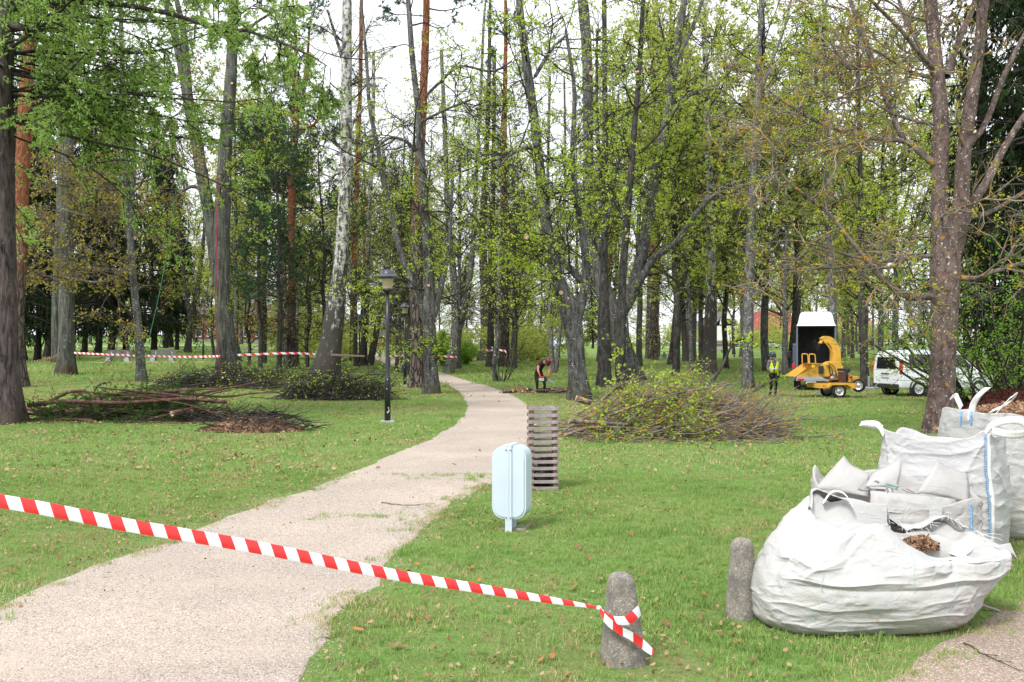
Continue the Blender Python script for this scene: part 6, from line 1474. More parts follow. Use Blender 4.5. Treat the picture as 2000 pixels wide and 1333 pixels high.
class Sack:
    """a slumped cloth sack: rings of rounded squares, folds, a rim that turns inwards"""
    def __init__(s, ctrl, rim, inner, amp=0.02, seed=0, nt=260, nv=120, corner=0.0, hfold=1.0, tuck=None, rv=0.72, iw=0.4, folds=(), nrand=60):
        C = spline(np.asarray(ctrl, float), nv); th = np.linspace(0, 2*math.pi, nt, endpoint=False); s.th = th
        z, cx, cy, a, b, n = C.T; c, sn = np.cos(th), np.sin(th)
        e = 2/n[:, None]
        X = cx[:, None]+a[:, None]*np.sign(c)*np.abs(c)**e; Y = cy[:, None]+b[:, None]*np.sign(sn)*np.abs(sn)**e
        v = np.linspace(0, 1, nv); rz = np.array([rim(t) for t in th])
        Z = z[:, None]+rz[None]*(sstep(rv, 1.0, v)**1.3)[:, None]
        P = np.stack([X, Y, Z], -1)
        # wrinkles
        O = np.stack([X-cx[:, None], Y-cy[:, None], np.zeros_like(X)], -1); O = unit(O); s.O = O
        k = seed*11.3
        q = P*np.array([1.5, 1.5, 4.2])+k; big = fbm(q, seed, 3)
        q2 = P*np.array([3.1, 3.1, 8.5])+k; d1 = 1-np.abs(fbm(q2+0.6*big[..., None], seed+5, 3))*2.2
        q3 = P*np.array([7.0, 7.0, 6.0])+k; d2 = 1-np.abs(fbm(q3+0.8*big[..., None], seed+9, 3))*2.0
        fade = sstep(0.0, 0.06, v)[:, None]
        disp = amp*(2.0*big+hfold*0.6*d1*np.abs(d1)+0.15*d2)*fade
        # creases: lines over the cloth where it is pinched up or pressed in
        rg = np.random.default_rng(seed+100); TH = th[None]+0*v[:, None]; VV = v[:, None]+0*th[None]
        lines = list(folds)
        for _ in range(nrand):
            t0 = rg.uniform(0, 6.28); v0 = rg.uniform(0.06, 0.95); an = rg.normal()*0.5+(0 if rg.uniform() < 0.7 else 1.3); ln = rg.uniform(0.15, 0.6)
            lines.append((t0, v0, t0+ln*math.cos(an), v0+ln*math.sin(an)*0.7, rg.uniform(0.008, 0.03), rg.choice([-1, 1])*rg.uniform(0.004, 0.014)))
        for (t0, v0, t1, v1, w, dp) in lines:
            ax, ay = (t1-t0)*0.75, (v1-v0)*1.0; L2 = ax*ax+ay*ay
            dx = (((TH-t0+math.pi) % (2*math.pi))-math.pi)*0.75; dy = VV-v0; s_ = np.clip((dx*ax+dy*ay)/L2, 0, 1)
            wob = 0.02*np.sin(s_*9+t0*5); dd = np.hypot(dx-s_*ax+wob*ay/math.sqrt(L2), dy-s_*ay-wob*ax/math.sqrt(L2))
            disp = disp+dp*np.exp(-dd/w)*np.sin(np.clip(s_*1.0, 0.02, 0.98)*math.pi)**0.4*fade
        if corner: disp = disp+corner*np.exp(-(((th[None]-corner_at(th))/0.12)**2))
        P = P+O*disp[..., None]; P[..., 2] += amp*0.5*big*sstep(0.75, 1, v)[:, None]
        P[..., 2] = np.maximum(P[..., 2], 0.004)
        if tuck is not None: P = tuck(P, th, v)
        s.outer = P; s.nt = nt
        # rim and lining
        ins = []
        cen = P[-1].mean(0)
        for dz, sc in inner:
            R = P[-1].copy(); R[:, :2] = cen[:2]+(R[:, :2]-cen[:2])*sc; R[:, 2] += dz; 
            R = R+iw*amp*fbm(R*4+k, seed+3, 3)[:, None]*(np.array([0.3, 0.3, 1.0]) if iw > 1 else 1.0); ins.append(R)
        s.all = np.concatenate([P, np.array(ins)]) if ins else P
    def quads(s):
        n = len(s.all); m = s.nt; i = np.arange(n-1)[:, None]*m; k = np.arange(m)[None]; k2 = (k+1) % m
        return np.stack([i+k, i+k2, i+m+k2, i+m+k], -1).reshape(-1, 4)
    def at(s, th, v, off=0.006):
        """a point on the cloth"""
        nv = len(s.outer); i = np.clip(np.asarray(v)*(nv-1), 0, nv-1).astype(int); j = (np.asarray(th) % (2*math.pi)/(2*math.pi)*s.nt).astype(int) % s.nt
        return s.outer[i, j]+s.O[i, j]*off

def corner_at(th): return np.round((th-math.pi/4)/(math.pi/2))*(math.pi/2)+math.pi/4

def chips_heap(parent, name, c, rx, ry, h, n, seed, size=0.035, label=None):
    rng = np.random.default_rng(seed); r = np.sqrt(rng.uniform(0, 1, n)); a = rng.uniform(0, 6.28, n)
    hh = lambda r_: h*(1-r_**2)
    P = np.c_[c[0]+rx*r*np.cos(a), c[1]+ry*r*np.sin(a), c[2]+hh(r)+0.014*rng.normal(size=n)+0.10*h*fbm(np.c_[r*np.cos(a)*6, r*np.sin(a)*6, r*0], seed, 3)]
    V, Q = rhombs(P, size*rng.uniform(0.4, 1.5, n), rng, 0.45, 0.3)
    g = np.linspace(0, 1, 10); t = np.linspace(0, 6.283, 32, endpoint=False)
    D = np.stack([c[0]+rx*np.outer(g, np.cos(t)), c[1]+ry*np.outer(g, np.sin(t)), c[2]-0.02+np.repeat(hh(g)[:, None], 32, 1)], -1)
    i = np.arange(9)[:, None]*32; k = np.arange(32)[None]; Qd = np.stack([i+k, i+32+k, i+32+(k+1) % 32, i+(k+1) % 32], -1).reshape(-1, 4)
    b = part(parent, name, M['chips_base'], B().add(D.reshape(-1, 3), Qd), True)
    if label: b['label'] = label
    tag(part(b if parent else None, 'chips', M['chips'], B().add(V, Q)), kind='stuff')
    return b

def bag(label, g, rz, sk, mat, group='big white bags'):
    t = thing('bulk_bag', label, 'bag', g, rz, group)
    part(t, 'cloth', M[mat], B().add(sk.all.reshape(-1, 3), sk.quads()), True)
    return t

def seam(t, P, name, mat, r=0.006, dash=True):
    P = np.asarray(P); mb = B()
    if dash:
        S = spline(P, 90)
        for k in range(0, 88, 2): mb.tube(np.array([S[k]+[0.012, 0, 0], S[k+1]-[0.012, 0, 0.004]]), [r*0.8, r*0.8], 5)
        mb.tube(S, np.full(90, r*0.7), 5)
    else: mb.tube(spline(P, 60), np.full(60, r), 5)
    return part(t, name, M[mat], mb, True)

def handle(t, P, w=0.075, wd=(1, 0, 0), n=40):
    o = ribbon('handle', np.asarray(P), np.asarray(wd) if np.ndim(wd) > 1 else [wd]*len(P), w, M['webbing'], t, 3, 0.06, n, 0.004); return o

def frays(t, root, dirs, n, L, seed, name='frayed_threads'):
    rng = np.random.default_rng(seed); st = np.asarray(root)[rng.integers(0, len(root), n)]+rng.normal(size=(n, 3))*0.012
    d = np.asarray(dirs)+rng.normal(size=(n, 3))*0.45; P = grow(st, d, L*rng.uniform(0.4, 1.2, n), 9, 0.16, -0.12, rng)
    P[..., 2] = np.maximum(P[..., 2], 0.01); V, Q = tubes(P, np.full((n, 9), 0.0014), 3)
    tag(part(t, name, M['webbing'], B().add(V, Q)), kind='stuff')

def make_bags():
    # the slumped bag in front
    g = ground_px(1700, 1212); g = np.array([g[0], g[1], 0])
    ctrl = [(0.0, -.13, 0.02, .60, .36, 3.0), (0.015, -.12, 0, .70, .42, 3.0), (.10, -.09, 0, .79, .48, 2.9), (.28, -.03, 0, .86, .53, 2.8), (.43, .04, 0, .905, .52, 2.6), (.54, .09, 0, .88, .48, 2.5), (.61, .12, .0, .79, .41, 2.4), (.655, .15, .0, .69, .34, 2.3), (.675, .16, .0, .62, .29, 2.3)]
    def rim(t):
        x, y = math.cos(t), math.sin(t)
        return 0.03-0.125*x+0.06*y+0.055*math.sin(3*t+0.8)+0.03*math.sin(7*t+2)+0.03*math.exp(-((t-2.3)/0.35)**2)-0.05*math.exp(-((t-4.9)/0.5)**2)
    def tuck(P, th, v):
        # one deep fold that runs down from the rim, and the rim leaning over on the right
        for t0, wd, dp, v0 in ((4.35, 0.20, 0.07, 0.55), (5.25, 0.26, -0.05, 0.5), (3.8, 0.22, -0.05, 0.6), (5.75, 0.16, 0.06, 0.6)):
            k = np.exp(-((th-t0)/wd)**2)[None]*sstep(v0, 0.95, v)[:, None]; P[..., 1] += k*dp
        k = (sstep(0.6, 1.0, np.cos(th))[None])*sstep(0.45, 0.75, v)[:, None]*(1-sstep(0.8, 1.0, v))[:, None]; P[..., 0] += 0.06*k
        return P
    sk = Sack(ctrl, rim, [(0.012, 0.985), (0.004, 0.955), (-0.02, 0.92), (-0.045, 0.86), (-0.06, 0.78), (-0.05, 0.68), (-0.035, 0.56), (-0.05, 0.42), (-0.06, 0.25), (-0.05, 0.05)], 0.022, 3, 380, 190, tuck=tuck, iw=2.6, nrand=90, folds=[(4.5, .99, 3.95, .60, .05, .05), (4.55, .99, 4.95, .66, .05, .05), (3.7, .99, 3.45, .5, .04, -.035), (5.2, .97, 4.95, .62, .04, -.045), (3.7, .60, 4.75, .57, .035, .035), (4.75, .57, 5.8, .63, .035, .04), (3.9, .52, 5.6, .53, .04, -.025), (5.55, .95, 5.9, .5, .035, .03), (4.2, .95, 4.3, .7, .03, -.04), (3.4, .8, 4.3, .72, .02, .02), (4.8, .85, 5.5, .75, .02, -.02), (3.3, .35, 4.6, .33, .02, .018), (4.4, .22, 5.6, .26, .02, .016), (3.6, .14, 4.9, .12, .02, .015)])
    t = bag('front slumped white bag leaning on the bollard, torn open on top', g, 0.06, sk, 'bag_white')
    chips_heap(t, 'wood_chips', (0.38, -0.02, 0.56), 0.14, 0.10, 0.06, 520, 4, 0.042)
    for th0 in (4.15, 4.75, 5.05, 5.6): seam(t, [sk.at(th0+0.03*math.sin(v*5), v, 0.001) for v in np.linspace(0.1, 0.97, 10)], 'green_thread', 'stitch_green', 0.0016, False)
    # folded flap and straps that lie on its top
    c = lambda th, v, dx=0, dy=0, dz=0: sk.at(th, v)+np.array([dx, dy, dz])
    handle(t, [c(5.55, .80, 0, -.01, 0), c(5.58, .88, 0, -.015, 0), c(5.6, .97, 0, -.01, .01), c(5.7, .99, -.05, .05, .03), c(5.9, .99, -.14, .10, 0)], 0.085, (1, 0.4, 0))
    handle(t, [c(2.7, .99, .10, -.06, -.02), c(2.7, .99, .16, -.09, .07), c(2.7, .99, .24, -.12, .06), c(2.7, .99, .30, -.14, -.04)], 0.08, (0.3, 1, 0))
    part(t, 'paper_tag', M['webbing'], B().add([c(5.13, .88, 0, -.012), c(5.26, .87, 0, -.012), c(5.25, .99, 0, -.012, .0), c(5.13, .99, 0, -.012, .0)], [[0, 1, 2, 3]]))
    t.children[-1].modifiers.new('thickness', 'SOLIDIFY').thickness = 0.003
    # ragged flap standing up at the back of the mouth
    th = np.linspace(0.3, 2.9, 60); base = np.array([sk.at(q, .985, -0.02) for q in th]); hgt = 0.02+0.05*np.abs(np.sin(th*2.2))+0.006*np.random.default_rng(1).normal(size=60)
    top = base+np.c_[np.zeros(60), -0.16+0.1*np.sin(th*3), hgt]; mid = (base+top)/2+np.c_[np.zeros(60), np.full(60, 0.02), np.full(60, 0.05)]
    V = np.concatenate([base, mid, top]); i = np.arange(59); Q = np.concatenate([np.stack([i, i+1, i+61, i+60], -1), np.stack([i+60, i+61, i+121, i+120], -1)])
    fl = part(t, 'mouth_flap', M['bag_white'], B().add(V, Q), True); fl.modifiers.new('round', 'SUBSURF').render_levels = 1; fl.modifiers.new('thickness', 'SOLIDIFY').thickness = 0.003
    frays(t, [sk.at(q, .97) for q in (6.15, 6.2, 0.05, 0.1, 0.15)], (0.5, -0.2, -0.4), 70, 0.15, 6); frays(t, list(top[5:30]), (0, -0.3, 0.2), 40, 0.06, 7)
    part(t, 'loose_rag', M['bag_white'], B().add([sk.at(6.1, .93, .0), sk.at(6.1, .93, .0)+[.14, -.02, .03], sk.at(6.1, .93, 0)+[.20, -.01, -.10], sk.at(6.0, .80, .0)+[.02, 0, 0], sk.at(6.1, .93, 0)+[.10, -.05, -.06]], [[0, 1, 4, 0][:4]] if False else None, [[0, 1, 4], [1, 2, 4], [2, 3, 4], [3, 0, 4]]), True); t.children[-1].modifiers.new('round', 'SUBSURF').render_levels = 2
    # a slat stuck under it
    p = ground_px(1925, 1192); tag(B().box((0, 0, 0), (0.22, 0.035, 0.012)).build('broken_slat', M['old_slat'], None, p+np.array([0, 0, 0.03])), 'thin broken slat on the grass at the right end of the front bag', 'slat').rotation_euler = (0.1, 0.25, -0.5)

    # the greyer folded bag behind it
    d = 8.75; g = np.array([(1745-1000)/F*d, d, 0])
    ctrl = [(0, 0, 0, .52, .40, 3.2), (.03, 0, 0, .60, .46, 3.2), (.25, 0, 0, .66, .50, 3.2), (.50, 0, 0, .68, .50, 3.1), (.70, 0, 0, .68, .48, 3.0), (.79, 0, .0, .66, .47, 2.9)]
    def rim2(t):
        return 0.02+0.17*math.exp(-((t-2.65)/0.40)**2)+0.10*math.exp(-((t-1.5)/0.30)**2)+0.12*math.exp(-((t-0.55)/0.38)**2)+0.02*math.sin(5*t)-0.07*math.exp(-((t-4.7)/0.9)**2)
    sk = Sack(ctrl, rim2, [(0.006, 0.985), (-0.02, 0.96), (-0.10, 0.93), (-0.16, 0.85), (-0.18, 0.4), (-0.18, 0.1)], 0.016, 7)
    t = bag('greyer white bag with folded corners and faded print, behind the slumped one', g, 0.0, sk, 'bag_grey')
    for q in ((5.35, 0.35), (3.75, 0.45)): seam(t, [sk.at(q[0]+0.02*math.sin(v*7), v, 0.004) for v in np.linspace(q[1], 0.97, 9)], 'blue_stitching', 'stitch_blue', 0.007)
    # folded corner flaps, each a bent sheet
    def flap(P, name='corner_flap'):
        P = np.asarray(P, float); V = []; m = 12
        for u in np.linspace(0, 1, m):
            for w in np.linspace(0, 1, m):
                p = (P[0]*(1-u)+P[1]*u)*(1-w)+(P[3]*(1-u)+P[2]*u)*w
                V.append(p+np.array([0.02*math.sin(5*u+3*w), -0.06*math.sin(math.pi*u)*math.sin(math.pi*w), 0.02*math.sin(4*w+u*2)]))
        V = np.array(V); V = V+0.012*fbm(V*6, 4, 3)[:, None]; i = np.arange(m-1)[:, None]*m; k = np.arange(m-1)[None]
        o = part(t, name, M['bag_grey'], B().add(V, np.stack([i+k, i+k+1, i+m+k+1, i+m+k], -1).reshape(-1, 4)), True); o.modifiers.new('thickness', 'SOLIDIFY').thickness = 0.004
    dd = d-0.1; q = lambda x, y, e=0.0: at(x, y, dd+e)-g
    flap([q(1592, 955), q(1700, 975, -.1), q(1692, 925, 0.1), q(1648, 886, .25)]); flap([q(1690, 950, -.15), q(1757, 962, -.1), q(1756, 893, .2), q(1700, 925, .1)]); flap([q(1790, 965, -.15), q(1900, 985, -.05), q(1885, 925, .2), q(1831, 893, .15)])
    flap([q(1700, 958, -.25), q(1870, 980, -.25), q(1880, 1030, -.36), q(1690, 1010, -.36)], 'front_fold')
    # faded letters, as far as the folds show them
    pr = lambda L_, w, m, nm='print_mark': ribbon(nm, np.array([q(x, y, -0.42) for x, y in L_]), [(0.6, 0, 0.8)]*len(L_), w, M[m], t, 1, 0, 16, 0.002)
    pr([(1700, 928), (1688, 942), (1677, 954)], 0.022, 'print_grey'); pr([(1676, 955), (1686, 958), (1697, 957)], 0.02, 'print_grey'); pr([(1697, 957), (1703, 946), (1709, 940), (1717, 943)], 0.02, 'print_grey'); pr([(1731, 952), (1733, 958), (1735, 962)], 0.022, 'print_grey'); pr([(1741, 953), (1743, 958), (1744, 961)], 0.018, 'print_grey')
    pr([(1730, 945), (1742, 948), (1756, 951)], 0.022, 'print_green'); pr([(1762, 956), (1772, 961), (1785, 964), (1798, 964), (1799, 960)], 0.010, 'print_grey'); pr([(1770, 955), (1778, 959), (1786, 962)], 0.010, 'print_grey')
    part(t, 'white_patch', M['bag_white'], B().add([q(1816, 972, -.44), q(1842, 974, -.44), q(1838, 1020, -.48), q(1814, 1018, -.48)], [[0, 1, 2, 3]])); t.children[-1].modifiers.new('thickness', 'SOLIDIFY').thickness = 0.003

    # the tall square bag with the blue stitched corner
    d = 9.9; g = np.array([4.29, d, 0]); rz = math.radians(-35)
    ctrl = [(0, 0, 0, .44, .42, 4.5), (.03, 0, 0, .50, .48, 4.6), (.20, 0, 0, .555, .535, 4.4), (.55, 0, 0, .575, .555, 4.2), (.95, 0, 0, .545, .525, 4.6), (1.18, 0, 0, .52, .50, 5.2), (1.27, 0, 0, .515, .495, 5.4)]
    def rim3(t): return 0.035*math.cos(4*t-math.pi)+0.012*math.sin(7*t+1)-0.03-0.09*math.exp(-((t-1.6)/0.9)**2)-0.05*math.exp(-((t-3.2)/0.8)**2)
    sk = Sack(ctrl, rim3, [(0.004, 0.99), (-0.03, 0.97), (-0.12, 0.95), (-0.16, 0.8), (-0.17, 0.2)], 0.012, 12, hfold=1.2, nrand=80, folds=[(5.5, .95, 4.6, .6, .03, .02), (5.5, .9, 4.2, .8, .03, .018), (3.95, .95, 4.6, .55, .03, .02), (5.6, .8, 6.4, .5, .03, .025), (5.6, .5, 6.5, .4, .02, .02), (5.6, .35, 6.6, .25, .02, .02)])
    t = bag('tall square white bag with a blue stitched corner seam and loop handles', g, rz, sk, 'bag_clean')
    cr = -math.pi/4
    seam(t, [sk.at(cr+0.04*math.sin(v*6), v, 0.010) for v in np.linspace(0.26, 0.985, 12)], 'blue_stitching', 'stitch_blue', 0.0075)
    ribbon('corner_tape', np.array([sk.at(cr+0.10+0.04*math.sin(v*6), v, 0.004) for v in np.linspace(0.2, 0.985, 12)]), [(0.8, 0.6, 0)]*12, 0.05, M['webbing'], t, 2, 0, 40, 0.004)
    c = lambda th, v, dx=0, dy=0, dz=0: sk.at(th, v)+np.array([dx, dy, dz])
    handle(t, [c(cr-0.05, .97), c(cr, 1, .05, .03, .05), c(cr+.1, 1, .16, .14, .10), c(cr+.25, 1, .24, .22, .10), c(cr+.35, 1, .25, .22, .02), c(cr+.25, 1, .16, .08, -.01), c(cr+.05, 1, .05, .0, .0)], 0.075, [(0, 0, 1), (0, 0.2, 1), (0, 0.4, 1), (0.2, 0.2, 1), (0.3, 0, 1), (0.2, 0, 1), (0, 0, 1)], 60)
    cl = -3*math.pi/4
    handle(t, [c(cl, .95), c(cl, 1, -.06, 0, .05), c(cl, 1, -.18, .02, .055), c(cl, 1, -.24, .04, .04), c(cl, 1, -.18, .08, .03), c(cl+.1, 1, -.05, .08, .02)], 0.06, [(0.2, 0.6, 0.6)]*6, 50)

    # the full bag at the right edge, heaped with chips
    d = 11.2; g = np.array([5.75, d, 0]); rz = math.radians(6)
    ctrl = [(0, 0, 0, .55, .56, 4.0), (.03, 0, 0, .65, .64, 4.0), (.30, 0, 0, .75, .74, 3.8), (.80, 0, 0, .78, .78, 3.6), (1.18, 0, 0, .75, .74, 3.8), (1.33, 0, 0, .72, .72, 4.0)]
    def rim4(t): return 0.02*math.sin(5*t)+0.03*math.sin(2*t+1)
    sk = Sack(ctrl, rim4, [(0.004, 0.99), (-0.02, 0.965), (-0.08, 0.94), (-0.12, 0.8), (-0.12, 0.2)], 0.014, 15)
    t = bag('full white bag heaped with brown wood chips at the right edge', g, rz, sk, 'bag_white')
    chips_heap(t, 'wood_chips', (0, 0, 1.25), 0.72, 0.68, 0.17, 5200, 9, 0.045)
    c = lambda th, v, dx=0, dy=0, dz=0: sk.at(th, v)+np.array([dx, dy, dz])
    lo = lambda x, y, e: np.linalg.inv(np.array(Matrix.Rotation(rz, 3, 'Z'))) @ (at(x, y, e)-g)
    dn = d-0.75
    handle(t, [lo(1896, 822, dn), lo(1898, 806, dn), lo(1901, 790, dn), lo(1912, 772, dn), lo(1929, 757, dn+.1)], 0.085, (1, 0.2, 0))
    handle(t, [lo(1878, 797, dn+.1), lo(1872, 784, dn+.1), lo(1866, 773, dn+.1), lo(1858, 777, dn+.05)], 0.075, (0.6, 0.3, 0.6))
    handle(t, [lo(1946, 808, dn), lo(1960, 792, dn), lo(1975, 776, dn), lo(1983, 771, dn+.1), lo(1976, 782, dn+.2), lo(1955, 795, dn+.25), lo(1935, 804, dn+.2)], 0.085, (0.8, 0.3, 0.5), 50)
    for x in (1896, 1876): seam(t, [lo(x, 832, dn-.02), lo(x+1, 818, dn-.02), lo(x+1, 804, dn-.02)], 'blue_stitching', 'stitch_blue', 0.006)
make_bags()
# ------------------------------------------------------------------ cut branches, logs, heaps
def mound_h(x, L, h, skew=0.0):
    u = np.clip(x/(L/2), -1, 1); return h*(1-np.abs(u-skew*(1-u*u))**2.2)
def brush_pile(label, g, L, Wd, h, nbig, ntw, big_r, big_L, mat, twm, leaf=None, leafm=None, seed=0, dirv=(1, 0, 0.05), spread=0.35, group='brush piles', butt=0, stick=0.2, twL=(0.5, 1.4), per=2, nq=2, lz=1.0):
    rng = np.random.default_rng(seed); t = thing('brush_pile', label, 'brush pile', g, 0.0, group); dirv = np.asarray(dirv, float)
    def gen(n, L0, L1, npt, wob, top=1.0):
        x = rng.uniform(-0.5, 0.5, n)*L*0.8; y = rng.normal(size=n)*Wd*0.25; hh = mound_h(x, L, h)*np.exp(-(y/(Wd*0.45))**2)
        hh = hh*(0.45+0.85*sstep(-0.6, 0.6, fbm(np.c_[x*1.3+seed, y*1.3, x*0], seed, 2))); z = hh*rng.uniform(0.05, top, n)
        d = unit(dirv*np.sign(rng.uniform(-0.25, 1, n))[:, None]+rng.normal(size=(n, 3))*spread*np.array([1, 0.8, 0.45])); LL = rng.uniform(L0, L1, n)
        st = np.c_[x, y, z]-d*LL[:, None]*0.5; st[:, 2] = np.maximum(st[:, 2], 0.03)
        P = grow(st, d, LL, npt, wob, rng.normal(size=n)*0.02, rng); P[..., 2] = np.maximum(P[..., 2], 0.02+0.02*rng.uniform(size=(n, 1))); return P
    P = gen(nbig, big_L[0], big_L[1], 12, 0.07); P[..., 2] = np.where(P[..., 2] > h, h+(P[..., 2]-h)*0.25, P[..., 2])
    for i in range(nbig):
        r = rng.uniform(*big_r); mb = B(); mb.tube(P[i], np.linspace(r, r*0.35, 12), 7); o = part(t, 'branch', M[mat], mb, True)
        a = P[i, 0]; d = unit(P[i, 0]-P[i, 1]); mb = B(); mb.tube(np.array([a-d*0.01, a+d*0.004]), [r*0.95, r*0.9], 9); part(o, 'cut_end', M['cut_wood'], mb)
    W = Wood(rng); T = gen(ntw, twL[0], twL[1], 6, 0.12, 1.08); W.tubes(T, 0.010, 0.004, 4)
    s3, d3, _, _ = spawn(np.concatenate([T, P[:, ::2][:, :6]]), 3, 0.2, 1.0, 20, 60, rng); T3 = grow(s3, d3, rng.uniform(0.2, 0.7, len(s3)), 4, 0.15, 0.01, rng); T3[..., 2] = np.maximum(T3[..., 2], 0.015); W.tubes(T3, 0.006, 0.003, 3)
    if stick: # twigs that stand out of the heap
        n = int(ntw*stick); U = gen(n, twL[1]*0.7, twL[1]*1.3, 7, 0.12); U[..., 2] += np.linspace(0, 0.45, 7)[None]*rng.uniform(0.2, 1.2, (n, 1)); W.tubes(U, 0.012, 0.004, 4); s4, d4, _, _ = spawn(U, 4, 0.3, 1, 25, 60, rng); U3 = grow(s4, d4, rng.uniform(0.2, 0.6, len(s4)), 4, 0.15, 0.01, rng); W.tubes(U3, 0.006, 0.003, 3); T3 = np.concatenate([T3, U3])
    tag(part(t, 'twig_tangle', M[twm], W.w, True), kind='stuff')
    if leaf:
        Wl = Wood(rng); sel = T3
        if leaf[2] is not None:
            x0, x1 = leaf[2]; c = T3.mean(1); sel = T3[(c[:, 0] > x0*L) & (c[:, 0] < x1*L)]
        if len(leaf) > 3: sel = T3[rng.uniform(size=len(T3)) < leaf[3]]
        if leaf[0] == 'needle': Wl.needles(sel, 14, 0.09, 0.022, 0.0, 25, 70, 0, 2)
        else: Wl.leaves(sel, leaf[0], leaf[1], 0.2, 0.03, 0.8, nq, 0.5)
        tag(part(t, 'leaves', M[leafm], Wl.l), kind='stuff')
    return t
M['branch_red'] = bark('branch_red', (0.06, 0.032, 0.026), (0.20, 0.115, 0.09), (0.30, 0.27, 0.24), 0.66, 12, 8, 0.6, 0.01)
M['leaf_cut_green'] = leaf_mat('leaf_cut_green', (0.04, 0.085, 0.018), (0.10, 0.19, 0.035), 0.3, 1.5)
g = ground_px(262, 826); brush_pile('long low pile of red brown pine boughs with green needles on the left lawn', g+np.array([0, 0.7, 0]), 6.2, 1.9, 0.72, 46, 260, (0.018, 0.055), (1.6, 4.2), 'branch_red', 'twig', ('needle', 0.1, (-0.5, 0.2)), 'leaf_cut_green', 201, (1, 0.1, 0.0), 0.26, stick=0.04)
# two thick curved boughs lying on top of it
for pts, r in (([(85, 792, 0), (130, 768, .1), (165, 764, .1), (185, 775, .0), (200, 790, -.1)], 0.05), ([(55, 792, 0), (130, 784, -.1), (230, 787, -.2), (330, 781, 0), (385, 778, .3)], 0.065), ([(235, 784, .2), (300, 778, .2), (350, 779, .1), (420, 783, .0)], 0.06)):
    rr = g[1]+0.3; P = spline(np.array([at(x, y, rr+e) for x, y, e in pts]), 24); mb = B(); mb.tube(P, np.linspace(r, r*0.55, 24), 9)
    tag(mb.build('cut_bough', M['branch_red'], None, None, True), {0.05: 'arched red brown bough sticking up at the left end of the pine pile', 0.065: 'longest thick bough lying along the front of the pine pile', 0.06: 'upper thick straight bough on the right half of the pine pile'}[r], 'bough', 'thick boughs on the pine pile')
p = at(337, 808, g[1]-0.35); mb = B(); mb.tube(np.array([p+[0.1, 0.5, 0.02], p]), [0.075, 0.075], 14); o = mb.build('log', M['branch_red'], None, None, True); tag(o, 'short log with a pale round cut face in the pine pile', 'log'); part(o, 'cut_face', M['cut_wood'], B().lathe([(0.0, 0.004), (0.07, 0.004), (0.07, -0.004)], p, 20, 'y', np.diag([1, -1, 1])))
g = ground_px(425, 760); brush_pile('dark leafy brush heap at the foot of the red rope tree', g+np.array([0, 0.8, 0]), 6.0, 2.0, 0.75, 26, 240, (0.02, 0.06), (1.4, 3.5), 'bark_dark', 'twig', (1, 0.075, None, 0.45), 'leaf_linden', 202, (1, 0.1, 0.05), 0.5, stick=0.7)
g = ground_px(650, 784); brush_pile('dark leafy brush heap left of the nearest lamp', g+np.array([0, 0.9, 0]), 4.4, 2.0, 0.95, 34, 330, (0.015, 0.045), (1.2, 3.2), 'bark_dark', 'twig', (1, 0.075, None, 0.45), 'leaf_linden', 203, (1, 0.1, 0.08), 0.5, stick=0.6)
g = ground_px(548, 745); brush_pile('sprawl of black leafless boughs before the orange pine', g+np.array([0, 0.3, 0]), 4.2, 1.6, 0.5, 14, 70, (0.02, 0.07), (1.5, 3.2), 'bark_dark', 'twig', (1, 0.07, None), 'leaf_linden', 204, (1, 0.2, 0.1), 0.4, stick=0.4)
g = ground_px(1330, 860); BP = brush_pile('large brush pile of lichen yellow twigs in the middle of the right lawn', g+np.array([0.1, 0.9, 0]), 4.9, 2.4, 0.84, 64, 1000, (0.008, 0.022), (1.5, 3.8), 'limb_lichen', 'twig_lichen', (3, 0.06, (-0.5, 0.12)), 'leaf_linden', 205, (1, -0.05, 0.07), 0.34, stick=0.25, twL=(0.5, 1.7), nq=2)
